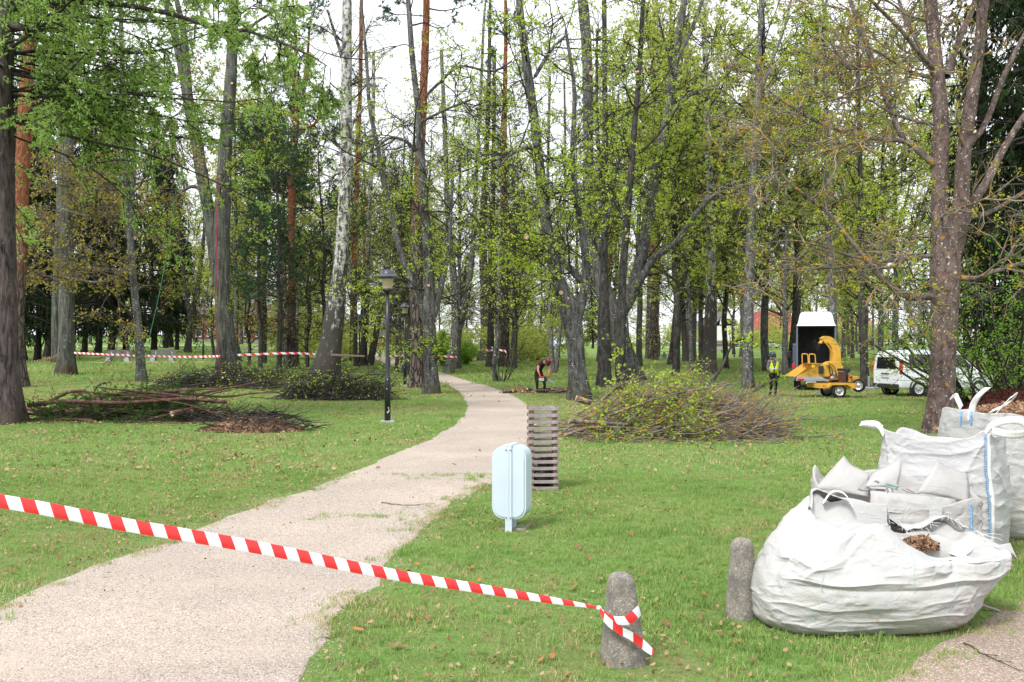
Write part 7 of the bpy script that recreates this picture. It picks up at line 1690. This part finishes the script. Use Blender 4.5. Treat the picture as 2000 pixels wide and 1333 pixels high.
for pts, r0, r1, lab in (([(1125, 778), (1140, 783), (1155, 787)], 0.075, 0.06, 'short thick sawn branch end sticking out left of the lichen brush pile'), ([(1103, 851), (1130, 842), (1170, 834), (1260, 838)], 0.035, 0.02, 'long pale stick poking out of the left end of the lichen brush pile'),
                         ([(1112, 823), (1160, 825), (1230, 830)], 0.05, 0.03, 'yellow lichen branch butt at the left end of the lichen brush pile'), ([(1386, 752), (1410, 716), (1432, 672), (1462, 660)], 0.045, 0.012, 'dark bent branch standing up out of the lichen brush pile'), ([(1460, 772), (1500, 748), (1512, 741), (1521, 737)], 0.05, 0.035, 'dark branch the yellow vest worker drags from the pile'),
                         ([(1190, 812), (1260, 786), (1330, 767), (1430, 750)], 0.03, 0.01, 'long thin grey branch lying across the top of the lichen brush pile'), ([(1470, 836), (1540, 820), (1600, 818), (1650, 812)], 0.022, 0.006, 'thin branch trailing right from the lichen brush pile'),
                         ([(1172, 792), (1190, 770), (1208, 752), (1203, 730), (1200, 690)], 0.035, 0.012, 'dark crooked branch standing between the forked linden and the brush pile')):
    dd = g[1]-0.2 if pts[0][1] > 800 else g[1]+1.2
    if 'vest' in lab: P = spline(np.array([at(x, y, 39.0-0.6*(i == 0)) for i, (x, y) in enumerate(pts)]), 20)
    else: P = spline(np.array([at(x, y, dd) for x, y in pts]), 20)
    mb = B(); mb.tube(P, np.linspace(r0, r1, 20), 8); o = mb.build('cut_branch', M['bark_dark' if 'dark' in lab else 'limb_lichen'], None, None, True); tag(o, lab, 'branch', 'single branches at the lichen brush pile')
    d = unit(P[0]-P[1]); m2 = B(); m2.tube(np.array([P[0]-d*0.01, P[0]+d*0.004]), [r0*0.97, r0*0.92], 10); part(o, 'cut_end', M['cut_wood'], m2)
    if 'dark' in lab:
        rng = np.random.default_rng(int(r0*1000)); W = Wood(rng); s, d2, _, _ = spawn(P[None], 12, 0.3, 1, 25, 65, rng); T = grow(s, d2, rng.uniform(0.2, 0.7, 12), 5, 0.15, 0, rng); W.tubes(T, 0.009, 0.004, 4); tag(part(o, 'twigs', M['twig'], W.w, True), kind='stuff'); W.leaves(T, 4, 0.08, 0.4, 0.04, 0.8, 2); tag(part(o, 'leaves', M['leaf_linden'], W.l), kind='stuff')
# chip heaps
g = ground_px(485, 846); t = thing('mulch_heap', 'low heap of brown twigs and shredded bark in front of the pine pile', 'heap', g+np.array([0, 0.55, 0]))
chips_heap(t, 'mulch', (0, 0, 0.0), 1.25, 0.62, 0.34, 5200, 21, 0.075)
rng = np.random.default_rng(33); W = Wood(rng); n = 260; a = rng.uniform(0, 6.28, n); r = np.sqrt(rng.uniform(0, 1, n)); st = np.c_[1.3*r*np.cos(a)+0.2, 0.6*r*np.sin(a), 0.42*(1-r*r)+0.03]; T = grow(st, np.c_[rng.normal(size=n), rng.normal(size=n)*0.6, rng.normal(size=n)*0.12], rng.uniform(0.2, 0.7, n), 5, 0.15, -0.02, rng); T[..., 2] = np.maximum(T[..., 2], 0.02); W.tubes(T, 0.013, 0.006, 5); tag(part(t, 'twigs', M['twig'], W.w, True), kind='stuff')
def brown_heap():
    g = on_ground(1975, 27.5); t = thing('leaf_heap', 'reddish brown heap of old needles behind the full chip bag', 'heap', g)
    chips_heap(t, 'needles', (0, 0, 0.0), 1.6, 1.2, 0.85, 3500, 44, 0.07)
    for c in list(t.children)+list(t.children[0].children): c.data.materials[0] = M['dead_dark']
M['dead_dark'] = leaf_mat('dead_dark', (0.035, 0.014, 0.011), (0.11, 0.045, 0.035), 0.1, 5.0)
brown_heap()
# logs at the bending worker's feet: each a log
def log_pile():
    g = ground_px(1050, 768); rng = np.random.default_rng(50); t = thing('log_pile', 'low pile of freshly sawn thin logs at the feet of the bending worker', 'log pile', g)
    m = [M['bark_dark'], M['branch_red'], M['limb_lichen']]
    for i in range(58):
        x = rng.uniform(-1.35, 1.35); z = 0.05+abs(rng.normal())*0.10*(1-abs(x)/1.6); y = rng.normal()*0.35; L = rng.uniform(0.25, 0.75) if x < 0.5 else rng.uniform(0.5, 1.3); r = rng.uniform(0.02, 0.055); a = rng.uniform(0, 6.28) if x < 0.5 else rng.normal()*0.25
        d = np.array([math.cos(a), math.sin(a), rng.normal()*0.15]); d = unit(d); c = np.array([x, y, z]); P = np.array([c-d*L/2, c+0.01*rng.normal(size=3), c+d*L/2]); P[:, 2] = np.maximum(P[:, 2], r)
        mb = B(); mb.tube(spline(P, 6), np.full(6, r), 8); o = part(t, 'log', m[i % 3], mb, True)
        ce = B()
        for p, q in ((P[0], P[1]), (P[2], P[1])): e = unit(p-q); ce.tube(np.array([p-e*0.006, p+e*0.004]), [r*0.95, r*0.9], 9)
        part(o, 'cut_end', M['cut_wood'], ce)
    chips_heap(t, 'bark_scraps', (-0.9, 0.1, 0), 0.75, 0.5, 0.16, 700, 51, 0.07)
log_pile()
# yellow high visibility jacket dropped behind the pine pile, and a bird on the lawn
def jacket():
    g = ground_px(268, 779); t = np.linspace(0, 6.283, 28, endpoint=False); r = np.linspace(0, 1, 9); P = np.stack([0.26*np.outer(r, np.cos(t)), 0.16*np.outer(r, np.sin(t)), 0.24*(1-np.repeat(r[:, None], 28, 1)**2)], -1)
    P = P*(1+0.35*fbm(P*9, 5, 3)[..., None]); i = np.arange(8)[:, None]*28; k = np.arange(28)[None]; Q = np.stack([i+k, i+28+k, i+28+(k+1) % 28, i+(k+1) % 28], -1).reshape(-1, 4)
    o = link('vest', mesh_data('vest', P.reshape(-1, 3), Q, [simple('hivis', (0.62, 0.78, 0.03), 0.7, var=0.15, vscale=8)], None, True), None, g); tag(o, 'crumpled bright yellow vest lying behind the pine pile', 'vest')
jacket()
def bird():
    g = ground_px(197, 760); t = thing('bird', 'black and white bird with red under its tail on the left lawn', 'bird', g, 0.1)
    S = spline(np.array([[-0.20, 0, .10, .008], [-.15, 0, .11, .03], [-.08, 0, .13, .06], [0, 0, .16, .075], [.07, 0, .20, .062], [.11, 0, .235, .042], [.145, 0, .25, .048], [.18, 0, .25, .035], [.205, 0, .245, .012], [.245, 0, .24, .003]]), 30)
    mb = B(); mb.tube(S[:, :3], S[:, 3], 14); me = mb.data('body', simple('feather_black', (0.012, 0.012, 0.016), 0.6), True)
    me.materials.append(simple('feather_white', (0.7, 0.7, 0.68), 0.8)); me.materials.append(simple('feather_red', (0.5, 0.05, 0.02), 0.8))
    for p in me.polygons:
        c = p.center
        ax = np.interp(c.x, S[:, 0], S[:, 2])
        if c.z < ax-0.012: p.material_index = 2 if c.x < -0.10 else (1 if c.x < 0.1 else 0)
    link('body', me, t); part(t, 'wing', bpy.data.materials['feather_black'], B().tube(np.array([[0.07, -0.055, .19], [0, -0.075, .17], [-.10, -0.055, .14], [-.17, -0.02, .12]]), [.02, .035, .025, .004], 8), True)
    for s in (-1, 1): part(t, 'leg', M['twig'], B().tube(np.array([[0.0, s*.02, .11], [.01, s*.025, .05], [0, s*.025, 0.01], [.03, s*.025, .005]]), [.008, .005, .004, .003], 6))
bird()
# ------------------------------------------------------------------ people
def figure(J, bones, root):
    names = list(J); V = [J[n][0] for n in names]; E = [(names.index(a), names.index(b)) for a, b in bones]
    me = bpy.data.meshes.new('figure'); me.from_pydata([tuple(v) for v in V], E, []); o = bpy.data.objects.new('figure', me); COL.objects.link(o)
    md = o.modifiers.new('skin', 'SKIN'); md.use_smooth_shade = True
    sv = me.skin_vertices[0].data
    for i, n in enumerate(names):
        r = J[n][1]; sv[i].radius = (r, r) if np.isscalar(r) else r; sv[i].use_root = (n == root)
    s = o.modifiers.new('sub', 'SUBSURF'); s.levels = 2; s.render_levels = 2
    dg = bpy.context.evaluated_depsgraph_get(); ev = o.evaluated_get(dg); m2 = bpy.data.meshes.new_from_object(ev)
    bpy.data.objects.remove(o)
    return m2
def hand_bones(J, bones, w, d, side, pre):
    """palm and five bent fingers from the wrist joint w along d"""
    p = np.asarray(J[w][0], float); d = unit(np.asarray(d, float)); s = unit(np.cross(d, [0, 1, 0.2])); n = np.cross(d, s)
    J[pre+'palm'] = (p+d*0.07, 0.032); bones.append((w, pre+'palm'))
    for k, (o, L) in enumerate(((-1.5, .062), (-.5, .075), (.5, .07), (1.5, .055))):
        a = p+d*0.105+s*o*0.019; b = a+d*L*0.6+n*0.012; c = b+d*L*0.35+n*0.03
        J[pre+'f%da' % k] = (a, 0.011); J[pre+'f%db' % k] = (b, 0.010); J[pre+'f%dc' % k] = (c, 0.008); bones += [(pre+'palm', pre+'f%da' % k), (pre+'f%da' % k, pre+'f%db' % k), (pre+'f%db' % k, pre+'f%dc' % k)]
    a = p+d*0.05-s*side*0.045; b = a+d*0.035-s*side*0.02+n*0.02; J[pre+'ta'] = (a, 0.013); J[pre+'tb'] = (b, 0.010); bones += [(pre+'palm', pre+'ta'), (pre+'ta', pre+'tb')]
def paint(me, J, rules, mats):
    """material of each face by the joint it lies nearest to"""
    names = list(J); P = np.array([J[n][0] for n in names]); k = len(mats)
    for m in mats: me.materials.append(m)
    c = np.empty(len(me.polygons)*3); me.polygons.foreach_get('center', c); c = c.reshape(-1, 3)
    idx = []
    for q in c:
        n = names[int(((P-q)**2).sum(1).argmin())]; idx.append(rules(n, q))
    me.polygons.foreach_set('material_index', np.array(idx, np.int32)); me.update()
M['navy'] = simple('navy', (0.012, 0.013, 0.022), 0.85, var=0.3, vscale=9); M['maroon'] = simple('maroon', (0.14, 0.018, 0.025), 0.85, var=0.2, vscale=9)
M['skin'] = simple('skin', (0.50, 0.29, 0.21), 0.55, var=0.08); M['trousers'] = simple('trousers', (0.018, 0.013, 0.014), 0.85, var=0.3, vscale=8)
M['glove_orange'] = simple('glove_orange', (0.65, 0.12, 0.03), 0.7, var=0.2, vscale=15); M['boot'] = simple('boot', (0.02, 0.016, 0.014), 0.7, var=0.2)
M['helmet_red'] = simple('helmet_red', (0.48, 0.03, 0.04), 0.25, var=0.1, spec=0.5); M['helmet_dark'] = simple('helmet_dark', (0.02, 0.035, 0.045), 0.3, var=0.1, spec=0.5)
M['hivis_vest'] = simple('hivis_vest', (0.50, 0.70, 0.02), 0.7, var=0.12, vscale=6); M['grey_shirt'] = simple('grey_shirt', (0.13, 0.115, 0.12), 0.85, var=0.25, vscale=8); M['reflective'] = simple('reflective', (0.45, 0.46, 0.47), 0.4, var=0.1)
def bender():
    g = ground_px(1056, 769); A = lambda x, y, z: np.array([x, y, z])
    J = {'pelvis': (A(-.10, .16, .86), .15), 'waist': (A(-.06, .06, 1.03), .135), 'chest': (A(.05, -.12, 1.25), .16), 'upper': (A(.12, -.24, 1.33), .13), 'neck': (A(.20, -.33, 1.33), .06), 'jaw': (A(.25, -.40, 1.27), .075), 'head': (A(.28, -.42, 1.33), .095), 'crown': (A(.31, -.42, 1.40), .07),
         'sL': (A(-.06, -.22, 1.29), .075), 'eL': (A(-.13, -.30, 1.01), .05), 'wL': (A(-.05, -.36, .78), .034), 'sR': (A(.30, -.17, 1.28), .075), 'eR': (A(.37, -.24, 1.00), .05), 'wR': (A(.29, -.36, .76), .034),
         'hL': (A(-.19, .14, .80), .105), 'kL': (A(-.15, -.02, .46), .07), 'aL': (A(-.14, .06, .09), .048), 'tL': (A(-.13, -.12, .04), .04), 'hR': (A(.0, .15, .80), .105), 'kR': (A(.16, .02, .46), .07), 'aR': (A(.18, .08, .09), .048), 'tR': (A(.22, -.09, .04), .04)}
    bo = [('pelvis', 'waist'), ('waist', 'chest'), ('chest', 'upper'), ('upper', 'neck'), ('neck', 'jaw'), ('jaw', 'head'), ('head', 'crown'), ('upper', 'sL'), ('sL', 'eL'), ('eL', 'wL'), ('upper', 'sR'), ('sR', 'eR'), ('eR', 'wR'), ('pelvis', 'hL'), ('hL', 'kL'), ('kL', 'aL'), ('aL', 'tL'), ('pelvis', 'hR'), ('hR', 'kR'), ('kR', 'aR'), ('aR', 'tR')]
    hand_bones(J, bo, 'wL', (.25, -.1, -.9), 1, 'L'); hand_bones(J, bo, 'wR', (-.2, -.1, -.9), -1, 'R')
    me = figure(J, bo, 'pelvis')
    def rule(n, q):
        if n in ('pelvis', 'hL', 'hR', 'kL', 'kR'): return 1
        if n in ('aL', 'tL', 'aR', 'tR'): return 4
        if n in ('sL', 'sR'): return 2
        if n in ('eL', 'eR', 'jaw', 'head', 'neck', 'crown'): return 3
        if n in ('wL', 'wR') : return 5
        if n[0] in 'LR': return 5 if 'palm' in n else 1
        return 0
    paint(me, J, rule, [M['navy'], M['trousers'], M['maroon'], M['skin'], M['boot'], M['glove_orange']])
    t = thing('person', 'bending worker in dark vest and red helmet sawing thin logs', 'person', g); link('body', me, t)
    R = np.array(Matrix.Rotation(math.radians(115), 3, 'X') @ Matrix.Rotation(math.radians(25), 3, 'Y'))
    c = A(.31, -.44, 1.36); hs = B(); hs.lathe([(0.15, -0.015), (0.128, -0.01), (0.128, 0.03), (0.118, 0.085), (0.085, 0.13), (0.04, 0.15), (0.0, 0.153)], c, 22, 'z', np.array(Matrix.Rotation(math.radians(70), 3, 'X') @ Matrix.Rotation(math.radians(20), 3, 'Y')))
    h = part(t, 'helmet', M['helmet_dark'], hs, True)
    rt = Matrix.Rotation(math.radians(70), 3, 'X') @ Matrix.Rotation(math.radians(20), 3, 'Y')
    for x in (-.055, .055): part(h, 'helmet_panel', M['helmet_red'], B().tube(np.array([c+np.array(rt @ Vector((x, yy, zz))) for yy, zz in ((-.115, .03), (-.09, .09), (-.02, .145), (.05, .13), (.10, .06))]), [.018, .026, .028, .026, .016], 8), True)
    for s in (-1, 1): part(h, 'ear_defender', M['helmet_red'], B().lathe([(0.0, -.035), (.04, -.03), (.045, 0), (.03, .03), (0, .035)], c+np.array(rt @ Vector((s*.125, 0, -.03))), 14, 'x'), True)
    # the chainsaw hangs from both hands
    s = thing('chainsaw', 'chainsaw held low by the bending worker', 'chainsaw', g)
    part(s, 'motor_body', M['plastic'], B().box((.10, -.42, .60), (.30, .16, .17)), False, .03); part(s, 'top_cover', M['helmet_red'], B().box((.06, -.42, .70), (.20, .13, .06)), False, .02)
    part(s, 'guide_bar', M['alu'], B().prism([(.22, .60), (.58, .40), (.61, .42), (.60, .46), (.25, .68)], -.425, -.415), False, .004)
    part(s, 'side_cover', M['reflective'], B().box((0.02, -.51, .60), (.20, .02, .12)), False, .02)
    part(s, 'front_handle', M['plastic'], B().tube(spline(np.array([A(.14, -.50, .58), A(.16, -.50, .72), A(.20, -.42, .74), A(.20, -.34, .70), A(.17, -.33, .56)]), 20), np.full(20, .014), 8), True)
    part(s, 'rear_handle', M['plastic'], B().tube(spline(np.array([A(-.02, -.42, .70), A(-.10, -.42, .68), A(-.13, -.42, .60), A(-.08, -.42, .54), A(.0, -.42, .55)]), 20), np.full(20, .016), 8), True)
bender()
def dragger():
    g = ground_px(1511, 775); A = lambda x, y, z: np.array([x, y, z])
    J = {'pelvis': (A(0, .04, .90), .145), 'waist': (A(0, .02, 1.06), .13), 'chest': (A(-.01, -.02, 1.27), .16), 'upper': (A(-.02, -.05, 1.40), .12), 'neck': (A(-.04, -.09, 1.49), .055), 'jaw': (A(-.08, -.16, 1.52), .07), 'nose': (A(-.13, -.25, 1.55), .018), 'head': (A(-.08, -.15, 1.60), .095), 'crown': (A(-.07, -.13, 1.66), .075),
         'sL': (A(-.20, -.05, 1.38), .07), 'eL': (A(-.26, -.06, 1.12), .05), 'wL': (A(-.20, -.20, .93), .034), 'sR': (A(.17, -.03, 1.37), .07), 'eR': (A(.25, -.06, 1.11), .05), 'wR': (A(.17, -.22, .92), .034),
         'hL': (A(-.10, .03, .83), .10), 'kL': (A(-.11, -.08, .48), .068), 'aL': (A(-.13, .06, .10), .046), 'tL': (A(-.19, -.05, .04), .04), 'hR': (A(.09, .04, .83), .10), 'kR': (A(.08, -.05, .47), .068), 'aR': (A(.06, .0, .09), .046), 'tR': (A(.05, -.15, .04), .04)}
    bo = [('pelvis', 'waist'), ('waist', 'chest'), ('chest', 'upper'), ('upper', 'neck'), ('neck', 'jaw'), ('jaw', 'nose'), ('jaw', 'head'), ('head', 'crown'), ('upper', 'sL'), ('sL', 'eL'), ('eL', 'wL'), ('upper', 'sR'), ('sR', 'eR'), ('eR', 'wR'), ('pelvis', 'hL'), ('hL', 'kL'), ('kL', 'aL'), ('aL', 'tL'), ('pelvis', 'hR'), ('hR', 'kR'), ('kR', 'aR'), ('aR', 'tR')]
    hand_bones(J, bo, 'wL', (.5, -.3, -.7), 1, 'L'); hand_bones(J, bo, 'wR', (-.3, -.3, -.8), -1, 'R')
    me = figure(J, bo, 'pelvis')
    def rule(n, q):
        if n in ('pelvis', 'hL', 'hR', 'kL', 'kR'): return 0
        if n in ('aL', 'tL'): return 3
        if n in ('aR', 'tR'): return 4
        if n in ('jaw', 'head', 'neck', 'crown', 'nose'): return 2
        if n[0] in 'LR' or n in ('wL', 'wR'): return 4
        return 1
    paint(me, J, rule, [M['navy'], M['grey_shirt'], M['skin'], M['rust'], M['boot']])
    t = thing('person', 'worker in yellow safety vest and dark helmet dragging a branch to the chipper', 'person', g); link('body', me, t)
    # vest: a looser shell round the trunk, open in front
    th = np.linspace(0, 2*math.pi, 36); V = []
    for z, a, b, cy, cx in ((.93, .205, .165, .03, 0), (1.05, .20, .165, .02, 0), (1.2, .205, .175, 0, 0), (1.32, .205, .165, -.02, -.01), (1.42, .175, .13, -.04, -.02), (1.47, .11, .10, -.05, -.03)):
        V.append(np.stack([cx+a*np.cos(th), cy+b*np.sin(th), np.full(36, z)], -1))
    V = np.array(V); m = 36; i = np.arange(5)[:, None]*m; k = np.arange(m-1)[None]; Q = np.stack([i+k, i+k+1, i+m+k+1, i+m+k], -1).reshape(-1, 4)
    cen = V.reshape(-1, 3)[Q].mean(1); fr = ~((cen[:, 1] < -0.08) & (np.abs(cen[:, 0]+0.02) < 0.035+0.10*np.clip((cen[:, 2]-1.15)/.3, 0, 1))); arm = ~((np.abs(cen[:, 0]) > 0.17) & (cen[:, 2] > 1.22) & (cen[:, 2] < 1.42))
    v = part(t, 'safety_vest', M['hivis_vest'], B().add(V.reshape(-1, 3), Q[fr & arm]), True); v.modifiers.new('thickness', 'SOLIDIFY').thickness = 0.012
    bd = np.stack([.212*np.cos(th), .02+.178*np.sin(th), np.full(36, 1.08)], -1); part(v, 'reflective_band', M['reflective'], B().add(np.concatenate([bd, bd+[0, 0, .05]]), np.stack([k[0], k[0]+1, k[0]+37, k[0]+36], -1)))
    c = A(-.08, -.15, 1.635); h = part(t, 'helmet', M['helmet_dark'], B().lathe([(.165, -.02), (.128, -.008), (.126, .03), (.115, .08), (.085, .115), (.04, .135), (0, .138)], c, 24, 'z', np.array(Matrix.Rotation(math.radians(14), 3, 'X'))), True)
    part(h, 'peak', M['helmet_dark'], B().prism([(-.10, -.12), (.10, -.12), (.07, -.21), (0, -.235), (-.07, -.21)], 1.605, 1.615, 'z') if False else B().box((-.09, -.30, 1.605), (.16, .10, .012)), False, .004)
    for s in (-1, 1): part(h, 'ear_defender', M['plastic'], B().lathe([(0, -.03), (.038, -.028), (.042, 0), (.03, .028), (0, .03)], c+A(s*.115, .01, -.055), 14, 'x'), True)
dragger()

# ------------------------------------------------------------------ houses far behind
def brick_mat():
    m, N, L, b = new_mat('brick'); tc = N.new('ShaderNodeTexCoord'); br = N.new('ShaderNodeTexBrick'); L.new(mapping(N, L, tc.outputs['Object'], (1, 1, 1), (math.pi/2, 0, 0)), br.inputs['Vector'])
    br.inputs['Scale'].default_value = 1.0; br.inputs['Brick Width'].default_value = 0.25; br.inputs['Row Height'].default_value = 0.077; br.inputs['Mortar Size'].default_value = 0.008
    br.inputs['Color1'].default_value = (0.26, 0.055, 0.03, 1); br.inputs['Color2'].default_value = (0.36, 0.09, 0.045, 1); br.inputs['Mortar'].default_value = (0.30, 0.22, 0.18, 1)
    L.new(br.outputs['Color'], b.inputs['Base Color']); b.inputs['Roughness'].default_value = 0.9; return m
M['brick'] = brick_mat(); M['plaster'] = simple('plaster', (0.70, 0.70, 0.69), 0.9, var=0.06, vscale=0.8); M['cream'] = simple('cream', (0.66, 0.54, 0.40), 0.9, var=0.08, vscale=0.8); M['roof_red'] = simple('roof_red', (0.25, 0.07, 0.068), 0.9, var=0.2, vscale=1.5); M['roof_pink'] = simple('roof_pink', (0.30, 0.12, 0.12), 0.9, var=0.2, vscale=1.5); M['roof_grey'] = simple('roof_grey', (0.13, 0.11, 0.105), 0.85, var=0.2, vscale=1.5); M['roof_brown'] = simple('roof_brown', (0.10, 0.06, 0.05), 0.85, var=0.2, vscale=1.5)
M['frame_white'] = simple('frame_white', (0.72, 0.72, 0.71), 0.5, var=0.03); M['fence_brown'] = simple('fence_brown', (0.075, 0.035, 0.028), 0.8, var=0.2)
def house(label, g, rz, w, d, h, ridge, wallm, roofm, wins, gable_front=False, name='house'):
    t = thing(name, label, 'house', g, rz)
    # wall with real openings: bands between the windows
    xs = sorted({-w/2, w/2, *[a for q in wins for a in (q[0]-q[2]/2, q[0]+q[2]/2)]}); zs = sorted({-0.5, h, *[a for q in wins for a in (q[1], q[1]+q[3])]})
    wl = B()
    for x0, x1 in zip(xs[:-1], xs[1:]):
        for z0, z1 in zip(zs[:-1], zs[1:]):
            cx, cz = (x0+x1)/2, (z0+z1)/2
            if not any(abs(cx-q[0]) < q[2]/2 and q[1] < cz < q[1]+q[3] for q in wins): wl.add([[x0, 0, z0], [x1, 0, z0], [x1, 0, z1], [x0, 0, z1]], [[0, 1, 2, 3]])
    wl.add([[-w/2, 0, -.5], [-w/2, 0, h], [-w/2, d, h], [-w/2, d, -.5]], [[0, 1, 2, 3]]); wl.add([[w/2, 0, -.5], [w/2, d, -.5], [w/2, d, h], [w/2, 0, h]], [[0, 1, 2, 3]]); wl.add([[-w/2, d, -.5], [-w/2, d, h], [w/2, d, h], [w/2, d, -.5]], [[0, 1, 2, 3]])
    if gable_front:
        for y in (0, d): wl.add([[-w/2, y, h], [w/2, y, h], [0, y, ridge]], None, [[0, 1, 2]])
        rf = B()
        for s in (-1, 1):
            a = np.array([[s*(w/2+.4), -.4, h-.25], [s*(w/2+.4), d+.4, h-.25], [0, d+.4, ridge+.12], [0, -.4, ridge+.12]]); rf.add(np.vstack([a, a+[0, 0, .15]]), [[0, 1, 2, 3], [4, 5, 6, 7], [0, 1, 5, 4], [0, 3, 7, 4]])
    else:
        for s in (-1, 1): wl.add([[s*w/2, 0, h], [s*w/2, d, h], [s*w/2, d/2, ridge]], None, [[0, 1, 2]])
        rf = B()
        for s in (-1, 1):
            y = -.5 if s < 0 else d+.5; a = np.array([[-w/2-.4, y, h-.2], [w/2+.4, y, h-.2], [w/2+.4, d/2, ridge+.12], [-w/2-.4, d/2, ridge+.12]]); rf.add(np.vstack([a, a+[0, 0, .15]]), [[0, 1, 2, 3], [4, 5, 6, 7], [0, 1, 5, 4], [0, 3, 7, 4], [1, 2, 6, 5]])
    part(t, 'wall', wallm, wl); o = part(t, 'roof', roofm, rf); part(o, 'chimney', M['brick'], B().box((w*0.18, d*0.55, ridge+.2), (.7, .7, 1.6)))
    for (x, z, ww, hh) in wins:
        f = B()
        for bx, bz, sw, sh in ((x-ww/2+.05, z+hh/2, .1, hh), (x+ww/2-.05, z+hh/2, .1, hh), (x, z+.05, ww-.2, .1), (x, z+hh-.05, ww-.2, .1), (x, z+hh/2, .09, hh-.2), (x, z+hh*.68, ww-.2, .07)): f.box((bx, .05 if sw != ww-.2 else .055, bz), (sw, .1, sh))
        wn = part(t, 'window', M['frame_white'], f); part(wn, 'pane', M['glass_dark'], B().box((x, .12, z+hh/2), (ww-.02, .02, hh-.02))); part(wn, 'sill', M['frame_white'], B().box((x, -.08, z-.04), (ww+.2, .2, .07)))
    part(t, 'plinth', M['concrete_pale'], B().box((0, -.04, .0), (w+.08, .06, .8)))
    return t
D1 = 175.0; k = D1/F
house('red brick house with white windows half hidden behind the red rope tree', on_ground(455, D1), 0.0, 172*k, 9, 4.6, 6.4, M['brick'], M['roof_brown'], [((x-455)*k, .85, 1.0, 1.65) for x in (388, 410, 435, 481, 505, 520, 528)])
D2 = 235.0; k = D2/F
house('low white wing with tall windows beside the white gable house', on_ground(1374, D2), 0.0, 46*k, 7, 3.6, 5.6, M['plaster'], M['roof_grey'], [((x-1374)*k, 1.0, 1.3, 1.9) for x in (1358, 1371, 1388)])
house('white gable house far behind the lawn', on_ground(1419, D2-4), 0.0, 44*k, 9, 4.6, 8.4, M['plaster'], M['roof_grey'], [(-1.2, 5.0, .9, 1.2), (1.6, 1.2, 1.0, 1.5)], True)
house('cream house with a red roof left of the tipper truck', on_ground(1506, D2-15), 0.0, 84*k, 9, 3.0, 7.4, M['cream'], M['roof_red'], [((x-1506)*k, .95, 1.2, 1.5) for x in (1478, 1500, 1530)])
house('cream house with a pinkish red roof between truck and white van', on_ground(1672, D2-8), 0.0, 70*k, 9, 3.0, 6.4, M['cream'], M['roof_pink'], [((x-1672)*k, .95, 1.2, 1.5) for x in (1648, 1668, 1692)])
house('small red wooden shed seen behind the lamps', on_ground(742, 165), 0.1, 3.4, 3, 2.3, 3.4, simple('shed_red', (0.28, 0.04, 0.025), 0.85), M['roof_grey'], [(0, 1.3, 1.2, .5)], name='shed')
house('pale flat looking house far left of the leaning birch', on_ground(612, 215), 0.0, 9, 7, 3.2, 5.4, M['plaster'], M['roof_grey'], [(-2, 1, 1.1, 1.4), (2, 1, 1.1, 1.4)])
def fence():
    d = D2-22; t = thing('garden_fence', 'dark brown slatted garden fence in front of the far houses', 'fence', on_ground(1480, d))
    k = d/F; b = B().box((0, 0, .65), (.16, .03, 1.3)).data('slat', M['fence_brown']); z0 = float(terrain(480*k, d))
    n = 0
    for x in np.arange(1398, 1562, 2.0):
        if 1440 < x < 1462: continue
        o = link('slat', b, t); o.location = ((x-1480)*k, 0, float(terrain((x-1000)*k, d))-z0)
    part(t, 'rail', M['fence_brown'], B().box(((1479-1480)*k, .04, .9), (162*k, .05, .1)).box(((1479-1480)*k, .04, .35), (162*k, .05, .1)))
fence()
# ------------------------------------------------------------------ trees of the wood told apart by where they show
def tell_apart():
    marks = [(-250, 'far left'), (0, 'left picture edge'), (130, 'tape tied trunk'), (277, 'slender maple'), (447, 'red rope tree'), (572, 'orange pine'), (665, 'leaning birch'), (757, 'nearest lamp'), (840, 'path side linden'), (985, 'bare shrub'), (1130, 'stout linden'), (1225, 'leaning linden'),
             (1320, 'picnic table'), (1387, 'broad birch'), (1462, 'dark grey trunk'), (1594, 'tipper truck'), (1688, 'chipper side trunk'), (1842, 'big maple'), (2000, 'right picture edge'), (2250, 'far right')]
    short = {'thin young trees in the middle': 'thin young tree', 'slender trees deep in the wood': 'slender deep wood tree', 'far broadleaf trees': 'far broadleaf tree', 'far pines': 'far high crowned pine', 'far birches': 'far pale birch', 'tall trees behind the vehicles': 'tall lawn tree', 'trees on the horizon': 'hazy horizon tree',
             'spruces on the horizon': 'distant spruce tip', 'dark spruces on the left': 'dark drooping spruce', 'dark spruces on the right': 'dark edge spruce', 'low far bushes': 'low far bush', 'young trees before the brick house': 'low leafy tree', 'dark bushy pines': 'dark bushy pine'}
    ordn = ['first', 'second', 'third', 'fourth', 'fifth', 'sixth', 'seventh', 'eighth', 'ninth', 'tenth', 'eleventh', 'twelfth']
    cells = {}
    for o in COL.objects:
        g = o.get('group')
        if o.parent or g not in short: continue
        px = 1000+F*o.location.x/o.location.y; i = max(k for k, m in enumerate(marks) if m[0] <= px or k == 0); i = min(i, len(marks)-2)
        cells.setdefault((g, i), []).append((px, o))
    for (g, i), L_ in cells.items():
        L_.sort(key=lambda q: q[0])
        for k, (px, o) in enumerate(L_):
            a, b = marks[i][1], marks[i+1][1]
            o['label'] = ('only %s between %s and %s' % (short[g], a, b)) if len(L_) == 1 else ('%s, %s from left between %s and %s' % (short[g], ordn[min(k, 11)], a, b))
tell_apart()
